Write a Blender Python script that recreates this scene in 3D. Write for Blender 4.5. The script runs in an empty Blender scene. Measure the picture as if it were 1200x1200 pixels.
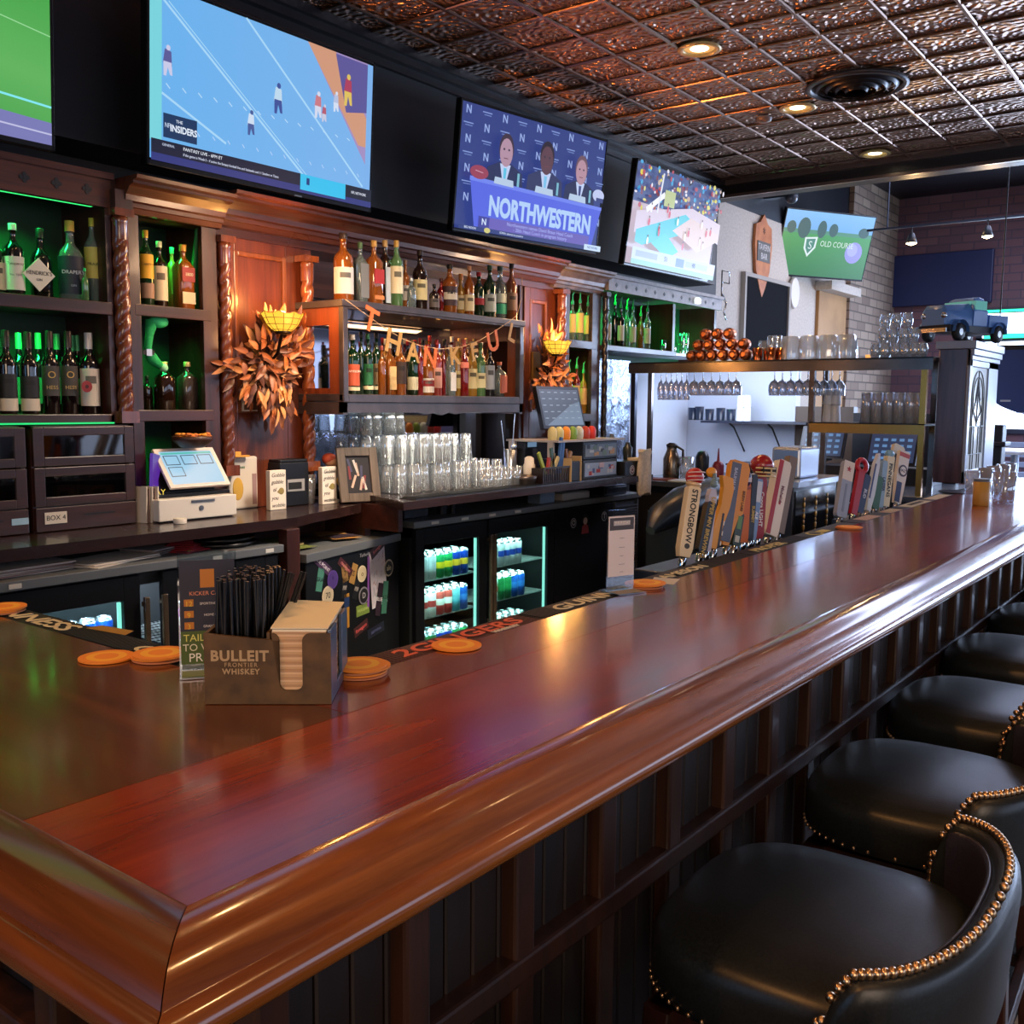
import bpy, math, random
from mathutils import Vector, Matrix
random.seed(7)
C = bpy.context.scene.collection
PI = math.pi
F = 1160.0
RW = [[0.6041182054340721, -0.08132360457766356, 0.7927342967234431], [-0.7968481848535318, -0.07239739519890204, 0.5998262977429765], [0.008611861514677077, -0.9940548719798671, -0.10853915115911958]]
CH = 1.55
def at(px, py, **k):
    "world point where the sight line of a 1200-frame pixel meets the plane X=, Y= or Z="
    v = (px - 600, py - 600, F)
    d = [sum(RW[i][j] * v[j] for j in range(3)) for i in range(3)]
    if 'Z' in k: t = (k['Z'] - CH) / d[2]
    elif 'Y' in k: t = k['Y'] / d[1]
    else: t = k['X'] / d[0]
    return Vector((d[0] * t, d[1] * t, CH + d[2] * t))
# ------------------------------------------------------------------ materials
def lin(c):
    r = []
    for v in c[:3]:
        v = v / 255.0
        r.append(v / 12.92 if v <= 0.04045 else ((v + 0.055) / 1.055) ** 2.4)
    return (r[0], r[1], r[2], 1.0)
MC = {}
def mat(col, rough=.5, metal=0, emit=0, trans=0, coat=0, alpha=1, spec=.5, crough=.05, ecol=None):
    key = (tuple(col), rough, metal, emit, trans, coat, alpha, spec, crough, ecol)
    if key in MC: return MC[key]
    m = bpy.data.materials.new('surface'); m.use_nodes = True
    b = m.node_tree.nodes['Principled BSDF']; i = b.inputs
    i['Base Color'].default_value = lin(col); i['Roughness'].default_value = rough; i['Metallic'].default_value = metal
    i['Transmission Weight'].default_value = trans; i['Coat Weight'].default_value = coat; i['Coat Roughness'].default_value = crough
    i['Alpha'].default_value = alpha; i['Specular IOR Level'].default_value = spec
    if emit:
        i['Emission Color'].default_value = lin(ecol or col); i['Emission Strength'].default_value = emit
    MC[key] = m
    return m
def screen(col, s=1.0):
    "self-lit display colour"
    key = ('scr', tuple(col), s)
    if key in MC: return MC[key]
    m = bpy.data.materials.new('display'); m.use_nodes = True
    nt = m.node_tree; b = nt.nodes['Principled BSDF']
    b.inputs['Base Color'].default_value = (0.01, 0.01, 0.01, 1); b.inputs['Roughness'].default_value = .35
    b.inputs['Emission Color'].default_value = lin(col); b.inputs['Emission Strength'].default_value = s
    MC[key] = m
    return m
def thin_glass(tint=(250, 252, 252), refl=.13, edge=.75, haze=0):
    key = ('tg', tint, refl, edge, haze)
    if key in MC: return MC[key]
    m = bpy.data.materials.new('thin_glass'); m.use_nodes = True
    nt = m.node_tree; n = nt.nodes; l = nt.links; n.clear()
    o = n.new('ShaderNodeOutputMaterial'); t = n.new('ShaderNodeBsdfTransparent'); g = n.new('ShaderNodeBsdfGlossy'); x = n.new('ShaderNodeMixShader'); df = n.new('ShaderNodeBsdfDiffuse'); x2 = n.new('ShaderNodeMixShader'); x2.inputs[0].default_value = haze; df.inputs[0].default_value = (.85, .88, .92, 1)
    w = n.new('ShaderNodeLayerWeight'); w.inputs['Blend'].default_value = .35
    r = n.new('ShaderNodeMapRange'); r.inputs['To Min'].default_value = refl; r.inputs['To Max'].default_value = edge
    t.inputs[0].default_value = lin(tint); g.inputs[0].default_value = (.95, .97, 1, 1); g.inputs[1].default_value = .04
    l.new(w.outputs['Facing'], r.inputs['Value']); l.new(r.outputs[0], x.inputs[0]); l.new(t.outputs[0], x.inputs[1]); l.new(g.outputs[0], x.inputs[2]); l.new(x.outputs[0], x2.inputs[1]); l.new(df.outputs[0], x2.inputs[2]); l.new(x2.outputs[0], o.inputs[0])
    MC[key] = m
    return m
def wood(c1, c2, axis=0, rough=.35, coat=.3, scale=1.0, bump=.05, crough=.12):
    key = ('w', c1, c2, axis, rough, coat, scale, crough)
    if key in MC: return MC[key]
    m = bpy.data.materials.new('wood'); m.use_nodes = True
    nt = m.node_tree; n = nt.nodes; l = nt.links; b = n['Principled BSDF']
    tc = n.new('ShaderNodeTexCoord'); mp = n.new('ShaderNodeMapping')
    s = [16 * scale] * 3; s[axis] = 1.1 * scale; mp.inputs['Scale'].default_value = s
    no = n.new('ShaderNodeTexNoise'); no.inputs['Scale'].default_value = 1.6; no.inputs['Detail'].default_value = 7; no.inputs['Roughness'].default_value = .62; no.inputs['Distortion'].default_value = .6
    cr = n.new('ShaderNodeValToRGB'); cr.color_ramp.elements[0].position = .3; cr.color_ramp.elements[1].position = .7
    cr.color_ramp.elements[0].color = lin(c1); cr.color_ramp.elements[1].color = lin(c2)
    no2 = n.new('ShaderNodeTexNoise'); no2.inputs['Scale'].default_value = 3; no2.inputs['Detail'].default_value = 3
    rr = n.new('ShaderNodeMapRange'); rr.inputs['To Min'].default_value = rough * .7; rr.inputs['To Max'].default_value = rough * 1.35
    bp = n.new('ShaderNodeBump'); bp.inputs['Strength'].default_value = bump; bp.inputs['Distance'].default_value = .004
    l.new(tc.outputs['Object'], mp.inputs[0]); l.new(mp.outputs[0], no.inputs['Vector']); l.new(no.outputs['Fac'], cr.inputs[0]); l.new(cr.outputs[0], b.inputs['Base Color'])
    l.new(tc.outputs['Object'], no2.inputs['Vector']); l.new(no2.outputs['Fac'], rr.inputs['Value']); l.new(rr.outputs[0], b.inputs['Roughness'])
    l.new(no.outputs['Fac'], bp.inputs['Height']); l.new(bp.outputs[0], b.inputs['Normal'])
    b.inputs['Coat Weight'].default_value = coat; b.inputs['Coat Roughness'].default_value = crough
    MC[key] = m
    return m
def noisy(c1, c2, scale=20, rough=.6, metal=0, bump=.1, coat=0, dist=.003, spec=.5):
    key = ('n', c1, c2, scale, rough, metal, bump, coat)
    if key in MC: return MC[key]
    m = bpy.data.materials.new('mottled'); m.use_nodes = True
    nt = m.node_tree; n = nt.nodes; l = nt.links; b = n['Principled BSDF']
    tc = n.new('ShaderNodeTexCoord'); no = n.new('ShaderNodeTexNoise'); no.inputs['Scale'].default_value = scale; no.inputs['Detail'].default_value = 6
    cr = n.new('ShaderNodeValToRGB'); cr.color_ramp.elements[0].position = .35; cr.color_ramp.elements[1].position = .65
    cr.color_ramp.elements[0].color = lin(c1); cr.color_ramp.elements[1].color = lin(c2)
    bp = n.new('ShaderNodeBump'); bp.inputs['Strength'].default_value = bump; bp.inputs['Distance'].default_value = dist
    l.new(tc.outputs['Object'], no.inputs['Vector']); l.new(no.outputs['Fac'], cr.inputs[0]); l.new(cr.outputs[0], b.inputs['Base Color'])
    l.new(no.outputs['Fac'], bp.inputs['Height']); l.new(bp.outputs[0], b.inputs['Normal'])
    b.inputs['Roughness'].default_value = rough; b.inputs['Metallic'].default_value = metal; b.inputs['Coat Weight'].default_value = coat; b.inputs['Specular IOR Level'].default_value = spec
    MC[key] = m
    return m
# ------------------------------------------------------------------ mesh builder
class MB:
    def __init__(s): s.v = []; s.f = []; s.mi = []; s.sm = []
    def add(s, vs, fs, m=0, smooth=False):
        o = len(s.v); s.v += [Vector(p) for p in vs]
        for f in fs: s.f.append([o + i for i in f]); s.mi.append(m); s.sm.append(smooth)
        return s
    def box(s, x0, x1, y0, y1, z0, z1, m=0):
        vs = [(x, y, z) for z in (z0, z1) for y in (y0, y1) for x in (x0, x1)]
        return s.add(vs, [(0, 2, 3, 1), (4, 5, 7, 6), (0, 1, 5, 4), (2, 6, 7, 3), (0, 4, 6, 2), (1, 3, 7, 5)], m)
    def obox(s, c, sx, sy, sz, rz=0, m=0, rx=0, ry=0):
        "box whose base centre is c, turned"
        M = Matrix.Rotation(rz, 3, 'Z') @ Matrix.Rotation(rx, 3, 'X') @ Matrix.Rotation(ry, 3, 'Y'); c = Vector(c)
        vs = [c + M @ Vector((x * sx / 2, y * sy / 2, z * sz)) for z in (0, 1) for y in (-1, 1) for x in (-1, 1)]
        return s.add(vs, [(0, 2, 3, 1), (4, 5, 7, 6), (0, 1, 5, 4), (2, 6, 7, 3), (0, 4, 6, 2), (1, 3, 7, 5)], m)
    def poly(s, pts, m=0): return s.add(pts, [tuple(range(len(pts)))], m)
    def prism(s, pts, d, m=0, msides=None, smooth=False):
        "closed polygon pts extruded by vector d"
        n = len(pts); d = Vector(d); a = [Vector(p) for p in pts]; b = [p + d for p in a]
        s.add(a + b, [tuple(reversed(range(n))), tuple(range(n, 2 * n))], m)
        return s.add(a + b, [(i, (i + 1) % n, n + (i + 1) % n, n + i) for i in range(n)], m if msides is None else msides, smooth)
    def loft(s, rings, m=0, cap0=True, cap1=True, smooth=True, closed=True):
        n = len(rings[0]); vs = [p for r in rings for p in r]; fs = []
        for k in range(len(rings) - 1):
            for i in range(n if closed else n - 1):
                j = (i + 1) % n; fs.append((k * n + i, k * n + j, (k + 1) * n + j, (k + 1) * n + i))
        s.add(vs, fs, m, smooth)
        if cap0 and closed: s.add(rings[0], [tuple(reversed(range(n)))], m)
        if cap1 and closed: s.add(rings[-1], [tuple(range(n))], m)
        return s
    def lathe(s, prof, c=(0, 0, 0), n=16, m=0, axis='Z', smooth=True, sq=0, caps=(True, True), sqz=1e9, ph=0):
        "prof: (radius, height); sq squares the section below height sqz"
        c = Vector(c); rings = []
        for r, z in prof:
            ring = []
            for i in range(n):
                a = 2 * PI * (i + .5) / n + ph; ca, sa = math.cos(a), math.sin(a); k = 1
                if sq and z <= sqz: k = min(1 / max(abs(ca), abs(sa)), 1.22) * sq + (1 - sq)
                x, y = r * k * ca, r * k * sa
                p = (x, y, z) if axis == 'Z' else ((z, x, y) if axis == 'X' else (x, -z, y))
                ring.append(c + Vector(p))
            rings.append(ring)
        return s.loft(rings, m, caps[0], caps[1], smooth)
    def tube(s, path, r, n=8, m=0, caps=True, closed=False):
        path = [Vector(p) for p in path]; rings = []; L = len(path)
        up = None
        for i, p in enumerate(path):
            a = path[i - 1] if (i > 0 or closed) else p; b = path[(i + 1) % L] if (i < L - 1 or closed) else p
            t = (b - a).normalized()
            if up is None: up = Vector((0, 0, 1)) if abs(t.z) < .9 else Vector((1, 0, 0))
            x = t.cross(up)
            if x.length < 1e-4: x = t.cross(Vector((0, 1, 0)))
            x.normalize(); y = x.cross(t).normalized(); up = y
            rr = r[i] if isinstance(r, (list, tuple)) else r
            rings.append([p + (x * math.cos(2 * PI * k / n) + y * math.sin(2 * PI * k / n)) * rr for k in range(n)])
        if closed: rings.append(rings[0])
        return s.loft(rings, m, caps and not closed, caps and not closed)
    def sphere(s, c, r, n=12, m=0, sc=(1, 1, 1), k=8):
        c = Vector(c); rings = []
        for j in range(k + 1):
            t = PI * j / k; rr = max(math.sin(t), .001) * r
            rings.append([c + Vector((rr * math.cos(2 * PI * i / n) * sc[0], rr * math.sin(2 * PI * i / n) * sc[1], -math.cos(t) * r * sc[2])) for i in range(n)])
        return s.loft(rings, m)
    def build(s, name, mats, parent=None, bev=0, loc=None, sub=0, seg=2):
        if not isinstance(mats, (list, tuple)): mats = [mats]
        lo = Vector([min(v[i] for v in s.v) for i in range(3)]); hi = Vector([max(v[i] for v in s.v) for i in range(3)])
        if parent is None: org = Vector(loc) if loc is not None else Vector(((lo.x + hi.x) / 2, (lo.y + hi.y) / 2, lo.z)); ploc = org
        else: org = G(parent); ploc = Vector((0, 0, 0))
        me = bpy.data.meshes.new(name); me.from_pydata([v - org for v in s.v], [], s.f)
        for m in mats: me.materials.append(m)
        me.polygons.foreach_set('material_index', s.mi); me.polygons.foreach_set('use_smooth', s.sm); me.update()
        o = bpy.data.objects.new(name, me); C.objects.link(o); o.location = ploc; o.parent = parent
        if bev:
            b = o.modifiers.new('edge', 'BEVEL'); b.width = bev; b.segments = seg; b.limit_method = 'ANGLE'; b.angle_limit = .7; b.use_clamp_overlap = True
        if sub:
            q = o.modifiers.new('smooth', 'SUBSURF'); q.levels = sub; q.render_levels = sub
        return o
def G(o):
    v = Vector((0, 0, 0))
    while o is not None: v = v + o.location; o = o.parent
    return v
LABELS = {}
def tag(o, label, cat, group=None, kind=None):
    LABELS.setdefault(label, []).append(o.name)
    o['label'] = label; o['category'] = cat
    if group: o['group'] = group
    if kind: o['kind'] = kind
    return o
def thing(name, label, cat, loc=(0, 0, 0), group=None):
    o = bpy.data.objects.new(name, None); C.objects.link(o); o.location = loc; o.empty_display_size = .05
    return tag(o, label, cat, group)
def struct(o, label=None):
    o['kind'] = 'structure'
    if label: o['label'] = label
    return o
def dup(o, label=None, loc=None, rz=None, parent=None):
    def cp(a, p):
        c = a.copy(); C.objects.link(c); c.parent = p
        for ch in list(kids.get(a.name, [])): cp(ch, c)
        return c
    kids = {}
    for a in bpy.data.objects:
        if a.parent: kids.setdefault(a.parent.name, []).append(a)
    c = cp(o, parent)
    if label: c['label'] = label; LABELS.setdefault(label, []).append(c.name)
    if loc is not None: c.location = loc
    if rz is not None: c.rotation_euler = (c.rotation_euler[0], c.rotation_euler[1], rz)
    return c
def text(body, parent, loc, size, m, rot=(PI / 2, 0, 0), name='lettering', align='CENTER', sx=1.0, ext=.0004, off=0, space=1.0, shear=0):
    cu = bpy.data.curves.new(name, 'FONT'); cu.body = body; cu.size = size; cu.extrude = ext; cu.align_x = align; cu.align_y = 'CENTER'; cu.offset = off; cu.space_character = space; cu.shear = shear
    cu.resolution_u = 3
    cu.materials.append(m); o = bpy.data.objects.new(name, cu); C.objects.link(o); o.parent = parent
    o.location = Vector(loc) - (G(parent) if parent else Vector((0, 0, 0))); o.rotation_euler = rot; o.scale = (sx, 1, 1)
    return o
ORD = 'first second third fourth fifth sixth seventh eighth ninth tenth eleventh twelfth thirteenth fourteenth fifteenth sixteenth seventeenth eighteenth nineteenth twentieth'.split()
def light(name, kind, loc, col, power, size=.1, rot=None, target=None, spread=None, sy=None):
    L = bpy.data.lights.new(name, kind); L.energy = power; L.color = lin(col)[:3]
    if kind == 'AREA':
        L.size = size
        if sy: L.shape = 'RECTANGLE'; L.size_y = sy
        if spread: L.spread = spread
    elif kind != 'SUN': L.shadow_soft_size = size
    if kind == 'SPOT': L.spot_size = spread or 1.8; L.spot_blend = .6
    o = bpy.data.objects.new(name, L); C.objects.link(o); o.location = loc
    if target is not None: o.rotation_euler = (Vector(target) - Vector(loc)).to_track_quat('-Z', 'Y').to_euler()
    elif rot: o.rotation_euler = rot
    return o
# ------------------------------------------------------------------ camera and world
cam = bpy.data.cameras.new('camera'); co = bpy.data.objects.new('camera', cam); C.objects.link(co)
M3 = Matrix(((RW[0][0], -RW[0][1], -RW[0][2]), (RW[1][0], -RW[1][1], -RW[1][2]), (RW[2][0], -RW[2][1], -RW[2][2])))
co.matrix_world = Matrix.Translation((0, 0, CH)) @ M3.to_4x4()
cam.sensor_width = 36; cam.sensor_fit = 'HORIZONTAL'; cam.lens = F / 1200 * 36; cam.clip_start = .05
bpy.context.scene.camera = co
sc = bpy.context.scene
sc.view_settings.view_transform = 'Standard'; sc.view_settings.look = 'None'; sc.view_settings.exposure = 0.0
sc.cycles.use_denoising = True; sc.cycles.max_bounces = 8; sc.cycles.transparent_max_bounces = 24; sc.cycles.sample_clamp_indirect = 4; sc.cycles.caustics_reflective = False; sc.cycles.caustics_refractive = False
w = bpy.data.worlds.new('world'); sc.world = w; w.use_nodes = True
w.node_tree.nodes['Background'].inputs[0].default_value = lin((120, 140, 190)); w.node_tree.nodes['Background'].inputs[1].default_value = .06
# ------------------------------------------------------------------ shared surfaces
DARKW = wood((30, 12, 9), (66, 30, 22), 2, .38, .25)
DARKWX = wood((30, 12, 9), (68, 31, 22), 0, .38, .25)
WARMW = wood((62, 24, 12), (112, 52, 26), 2, .35, .3)
WARMWX = wood((50, 22, 13), (98, 50, 30), 0, .35, .3)
GREYW = wood((38, 30, 30), (72, 58, 56), 0, .4, .25)
COUNT = wood((26, 14, 13), (52, 32, 30), 0, .25, .6, crough=.15)
BLACK = mat((10, 10, 12), .5); BLK_GLOSS = mat((8, 8, 10), .15); NAVY = mat((9, 12, 22), .45)
STEEL = noisy((120, 124, 130), (150, 152, 158), 6, .28, .9, .02); DSTEEL = noisy((60, 64, 72), (84, 88, 96), 8, .35, .85, .02)
CHROME = mat((200, 205, 210), .12, 1); BRASS = mat((190, 140, 70), .28, 1)
GLASS = thin_glass(haze=.11); WHITE = mat((235, 232, 226), .6); CREAM = mat((228, 214, 176), .55)
# ================================================================== SETTING
CZ = 3.5; BX = 8.25; FX = 14.4; YB = 4.3
def floor_tiles():
    m = bpy.data.materials.new('mosaic_tile'); m.use_nodes = True
    nt = m.node_tree; n = nt.nodes; l = nt.links; b = n['Principled BSDF']
    tc = n.new('ShaderNodeTexCoord'); br = n.new('ShaderNodeTexBrick'); br.offset = 0; br.inputs['Scale'].default_value = 1; br.inputs['Brick Width'].default_value = .05; br.inputs['Row Height'].default_value = .05; br.inputs['Mortar Size'].default_value = .003
    br.inputs['Color1'].default_value = lin((150, 140, 124)); br.inputs['Color2'].default_value = lin((176, 164, 144)); br.inputs['Mortar'].default_value = lin((20, 16, 16))
    ck = n.new('ShaderNodeTexChecker'); ck.inputs['Scale'].default_value = 5; ck.inputs['Color1'].default_value = (1, 1, 1, 1); ck.inputs['Color2'].default_value = lin((38, 30, 34))
    mx = n.new('ShaderNodeMix'); mx.data_type = 'RGBA'; mx.blend_type = 'MULTIPLY'; mx.inputs['Factor'].default_value = 1
    l.new(tc.outputs['Object'], br.inputs['Vector']); l.new(tc.outputs['Object'], ck.inputs['Vector']); l.new(br.outputs['Color'], mx.inputs['A']); l.new(ck.outputs['Color'], mx.inputs['B']); l.new(mx.outputs['Result'], b.inputs['Base Color'])
    b.inputs['Roughness'].default_value = .35
    return m
floor_m = floor_tiles()
o = MB().box(-3, FX, -5, YB, -.1, 0).build('floor', floor_m); struct(o, 'dark and cream mosaic tile floor')
# pressed tin ceiling: bump pattern on a dark bronze metal
def tin():
    m = bpy.data.materials.new('pressed_tin'); m.use_nodes = True
    nt = m.node_tree; n = nt.nodes; l = nt.links; b = n['Principled BSDF']
    tc = n.new('ShaderNodeTexCoord'); mp = n.new('ShaderNodeMapping'); mp.inputs['Scale'].default_value = (1 / .35,) * 3
    def math_(op, a=None, v=None, c=None, d=None):
        k = n.new('ShaderNodeMath'); k.operation = op
        for i, q in ((0, a), (1, c)):
            if q is not None: l.new(q, k.inputs[i])
        if v is not None: k.inputs[1].default_value = v
        if d is not None: k.inputs[0].default_value = d
        return k.outputs[0]
    l.new(tc.outputs['Object'], mp.inputs[0])
    sx = n.new('ShaderNodeSeparateXYZ'); l.new(mp.outputs[0], sx.inputs[0])
    fx = math_('SUBTRACT', math_('FRACT', sx.outputs[0]), .5); fy = math_('SUBTRACT', math_('FRACT', sx.outputs[1]), .5)
    r2 = math_('SQRT', math_('ADD', math_('MULTIPLY', fx, None, fx), None, math_('MULTIPLY', fy, None, fy)))
    ring = math_('SINE', math_('MULTIPLY', r2, 44.0))
    ang = math_('ARCTAN2', fy, None, fx); pet = math_('COSINE', math_('MULTIPLY', ang, 8.0))
    dg = math_('ABSOLUTE', math_('SUBTRACT', math_('ABSOLUTE', fx), None, math_('ABSOLUTE', fy)))
    dgr = math_('LESS_THAN', dg, .035)
    vo = n.new('ShaderNodeTexVoronoi'); vo.inputs['Scale'].default_value = 7.5; l.new(mp.outputs[0], vo.inputs['Vector'])
    h = math_('ADD', math_('MULTIPLY', ring, None, pet), None, math_('MULTIPLY', vo.outputs['Distance'], 2.4))
    h = math_('ADD', h, None, math_('MULTIPLY', dgr, 1.6))
    bp = n.new('ShaderNodeBump'); bp.inputs['Strength'].default_value = .9; bp.inputs['Distance'].default_value = .011
    l.new(h, bp.inputs['Height']); l.new(bp.outputs[0], b.inputs['Normal'])
    b.inputs['Base Color'].default_value = lin((146, 112, 92)); b.inputs['Metallic'].default_value = .95; b.inputs['Roughness'].default_value = .34
    return m
TIN = tin()
mb = MB().box(-3, BX, -5, 4.0, CZ, CZ + .1, 0)
o = mb.build('ceiling', [TIN]); struct(o, 'pressed tin ceiling in dark bronze above the bar')
mb = MB(); x = 8.1
while x > -3: mb.box(x - .012, x + .012, -5, 4.0, CZ - .012, CZ); x -= .35
y = 3.74
while y > -5: mb.box(-3, BX, y - .013, y + .013, CZ - .0125, CZ); y -= .345
o = mb.build('trim_1', mat((140, 112, 96), .3, .95), bev=.006, seg=1); struct(o, 'raised seams between the tin ceiling tiles')
o = MB().box(BX, FX, -5, YB, 4.4, 4.5).build('ceiling', NAVY); struct(o, 'dark painted ceiling of the far room')
o = MB().box(BX, BX + .25, -5, YB, 3.38, 4.45).build('trim_2', [mat((20, 17, 20), .4)], bev=.01); struct(o, 'dark beam where the tin ceiling ends')
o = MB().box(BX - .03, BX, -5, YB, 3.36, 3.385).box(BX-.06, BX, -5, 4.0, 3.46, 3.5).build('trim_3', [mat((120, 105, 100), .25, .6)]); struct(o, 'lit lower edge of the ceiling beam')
# back wall : dark bar bay, soffit, then beige plaster, brick
o = MB().box(-3, 8.9, YB, YB + .1, 0, CZ).build('wall_back', mat((14, 14, 20), .6)); struct(o, 'dark wall behind the bar')
o = MB().box(7.0, 8.34, YB - .02, YB, .9, 1.88).build('wall_board', mat((205, 214, 230), .5)); struct(o, 'white wall board behind the left part of the glass rack')
o = MB().box(-3, BX, 4.0, YB, 2.62, CZ).build('wall_soffit', mat((9, 10, 20), .55)); struct(o, 'black soffit above the back bar that carries the televisions')
mb = MB()
for k, (yy, zz) in enumerate([(3.9, 3.5), (3.93, 3.46), (3.97, 3.42)]): mb.box(-3, BX, yy, 4.0, zz - .045, zz)
o = mb.build('trim_4', mat((16, 14, 20), .35)); struct(o, 'crown moulding at the top of the soffit')
beige = noisy((176, 164, 152), (192, 180, 166), 40, .85)
o = MB().box(8.9, 12.55, YB, YB + .1, 0, CZ).build('wall_beige', beige); struct(o, 'beige plaster wall past the end of the back bar')
o = MB().box(8.9, FX, YB, YB + .1, CZ, 4.4).build('wall_upper', NAVY); struct(o, 'dark painted upper wall of the far room')
def brick(c1, c2, mortar, rot=False):
    m = bpy.data.materials.new('brick'); m.use_nodes = True
    nt = m.node_tree; n = nt.nodes; l = nt.links; b = n['Principled BSDF']
    tc = n.new('ShaderNodeTexCoord'); sx = n.new('ShaderNodeSeparateXYZ'); cx = n.new('ShaderNodeCombineXYZ')
    l.new(tc.outputs['Object'], sx.inputs[0]); l.new(sx.outputs[1 if rot else 0], cx.inputs[0]); l.new(sx.outputs[2], cx.inputs[1])
    br = n.new('ShaderNodeTexBrick'); br.inputs['Scale'].default_value = 1; br.inputs['Brick Width'].default_value = .3; br.inputs['Row Height'].default_value = .11; br.inputs['Mortar Size'].default_value = .009
    br.inputs['Color1'].default_value = lin(c1); br.inputs['Color2'].default_value = lin(c2); br.inputs['Mortar'].default_value = lin(mortar)
    bp = n.new('ShaderNodeBump'); bp.inputs['Strength'].default_value = .6; bp.inputs['Distance'].default_value = .01; bp.invert = True
    l.new(cx.outputs[0], br.inputs['Vector']); l.new(br.outputs['Color'], b.inputs['Base Color']); l.new(br.outputs['Fac'], bp.inputs['Height']); l.new(bp.outputs[0], b.inputs['Normal'])
    b.inputs['Roughness'].default_value = .85
    return m
o = MB().box(12.55, FX, YB - .06, YB + .1, 0, 4.4).build('wall_brick', brick((158, 138, 120), (120, 100, 88), (96, 84, 76))); struct(o, 'pale brick pier at the far corner')
# far wall with windows
fm = brick((112, 80, 84), (92, 68, 78), (80, 66, 78), True)
WY0, WY1 = -4.4, 3.15; WZ0, WZ1 = 1.22, 2.85
o = MB().box(FX, FX + .2, -5, YB, WZ1, 4.4).box(FX, FX + .2, -5, YB, 0, WZ0).box(FX, FX + .2, WY1, YB, WZ0, WZ1).box(FX, FX + .2, -5, WY0, WZ0, WZ1).build('wall_far', fm); struct(o, 'red brick far wall around the windows')
glow = screen((205, 224, 255), 6.5)
wn = MB()
y = WY1
for k in range(5): wn.box(FX - .04, FX + .02, y - .07, y, WZ0, WZ1, 0); y -= 1.51
wn.box(FX - .04, FX + .02, WY0, WY1, WZ0, WZ0 + .06).box(FX - .04, FX + .02, WY0, WY1, WZ1 - .06, WZ1).box(FX - .04, FX + .02, WY0, WY1, 2.42, 2.47)
wn.box(FX - .04, FX + .02, WY0, WY0 + .07, WZ0, WZ1)
o = wn.build('window_1', mat((40, 44, 60), .5)); struct(o, 'dark frames of the bright far windows')
g = MB().box(FX + .03, FX + .05, WY0, WY1, WZ0, WZ1).build('pane', glow, o)
# side (street) wall far to the right of the camera with windows that light the stools
o = MB().box(-3, FX, -5.1, -5, 0, .8).box(-3, FX, -5.1, -5, 2.6, 4.4).box(-3, -1, -5.1, -5, .8, 2.6).box(6, 7, -5.1, -5, .8, 2.6).build('wall_front', mat((70, 60, 58), .8)); struct(o, 'front wall on the street side')
o = MB().box(-1, 6, -5.06, -5.04, .8, 2.6).box(7, FX, -5.06, -5.04, .8, 2.6).build('window_2', screen((205, 222, 255), 2.2)); struct(o, 'bright street windows')
o = MB().box(-3.1, -3, -5, YB, 0, CZ).build('wall_near', mat((48, 38, 36), .8)); struct(o, 'wall behind the camera')
o = MB().box(-2.99, -2.97, 1.6, 4.1, .9, 2.7).build('blue_glow_panel', screen((120, 180, 235), 2.4)); struct(o, 'unseen blue glowing panel added on the near wall for a rail reflection')  # added emissive panel, meant to reflect blue in the left rail
# green LED strip round the top pane
o = tag(MB().box(FX - .07, FX - .05, -1.2, WY1 - .1, 2.80, 2.83).box(FX - .07, FX - .05, WY1 - .13, WY1 - .1, 2.5, 2.83).box(FX - .07, FX - .05, -1.2, WY1 - .1, 2.46, 2.52).build('light_strip', screen((40, 220, 160), 3)), 'green light strip running round the far window', 'light strip')
# black door and tan panel, wall oval on the beige wall
def wallrect(name, x0, x1, y0p, y1, col, label, cat, z1, z0=0, dy=.02):
    o = MB().box(x0, x1, YB - dy, YB, z0, z1).build(name, mat(col, .6), bev=.004); return o
o = MB().box(9.5, 10.62, YB - .03, YB, 0, 2.85).build('door_1', mat((14, 14, 18), .9, spec=.1), bev=.005); struct(o, 'black doorway in the beige wall')
MB().box(9.46, 9.5, YB - .05, YB, 0, 2.89).box(10.62, 10.66, YB - .05, YB, 0, 2.89).box(9.5, 10.62, YB - .05, YB, 2.85, 2.89).build('door_frame', mat((150, 140, 130), .6), o)
o = MB().box(11.55, 12.5, YB - .04, YB, 0, 2.9).build('door_2', noisy((150, 108, 60), (168, 124, 74), 3, .6), bev=.005); struct(o, 'tan wooden door panel beside the brick pier')
MB().box(11.5, 12.54, YB - .2, YB, 2.9, 3.0).build('lintel', beige, o)
p = at(933, 348, Y=YB - .06)
o = MB().lathe([(.02, 0), (.11, .005), (.13, .03), (.12, .05)], (p.x, YB, p.z), 20, 0, 'Y').build('wall_sconce', mat((210, 202, 196), .5)); o.scale = (1, 1, 1.35)
tag(o, 'pale oval wall lamp between the black doorway and tan door', 'lamp')
# dark panel on the far wall
a = at(1045, 290, X=FX - .1); b_ = at(1161, 354, X=FX - .1)
t = MB().box(FX - .1, FX - .02, b_.y, a.y, b_.z, 3.62).build('blank_screen', mat((22, 34, 74), .4), bev=.01)
tag(t, 'large switched-off dark screen on the far brick wall', 'television')
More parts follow.
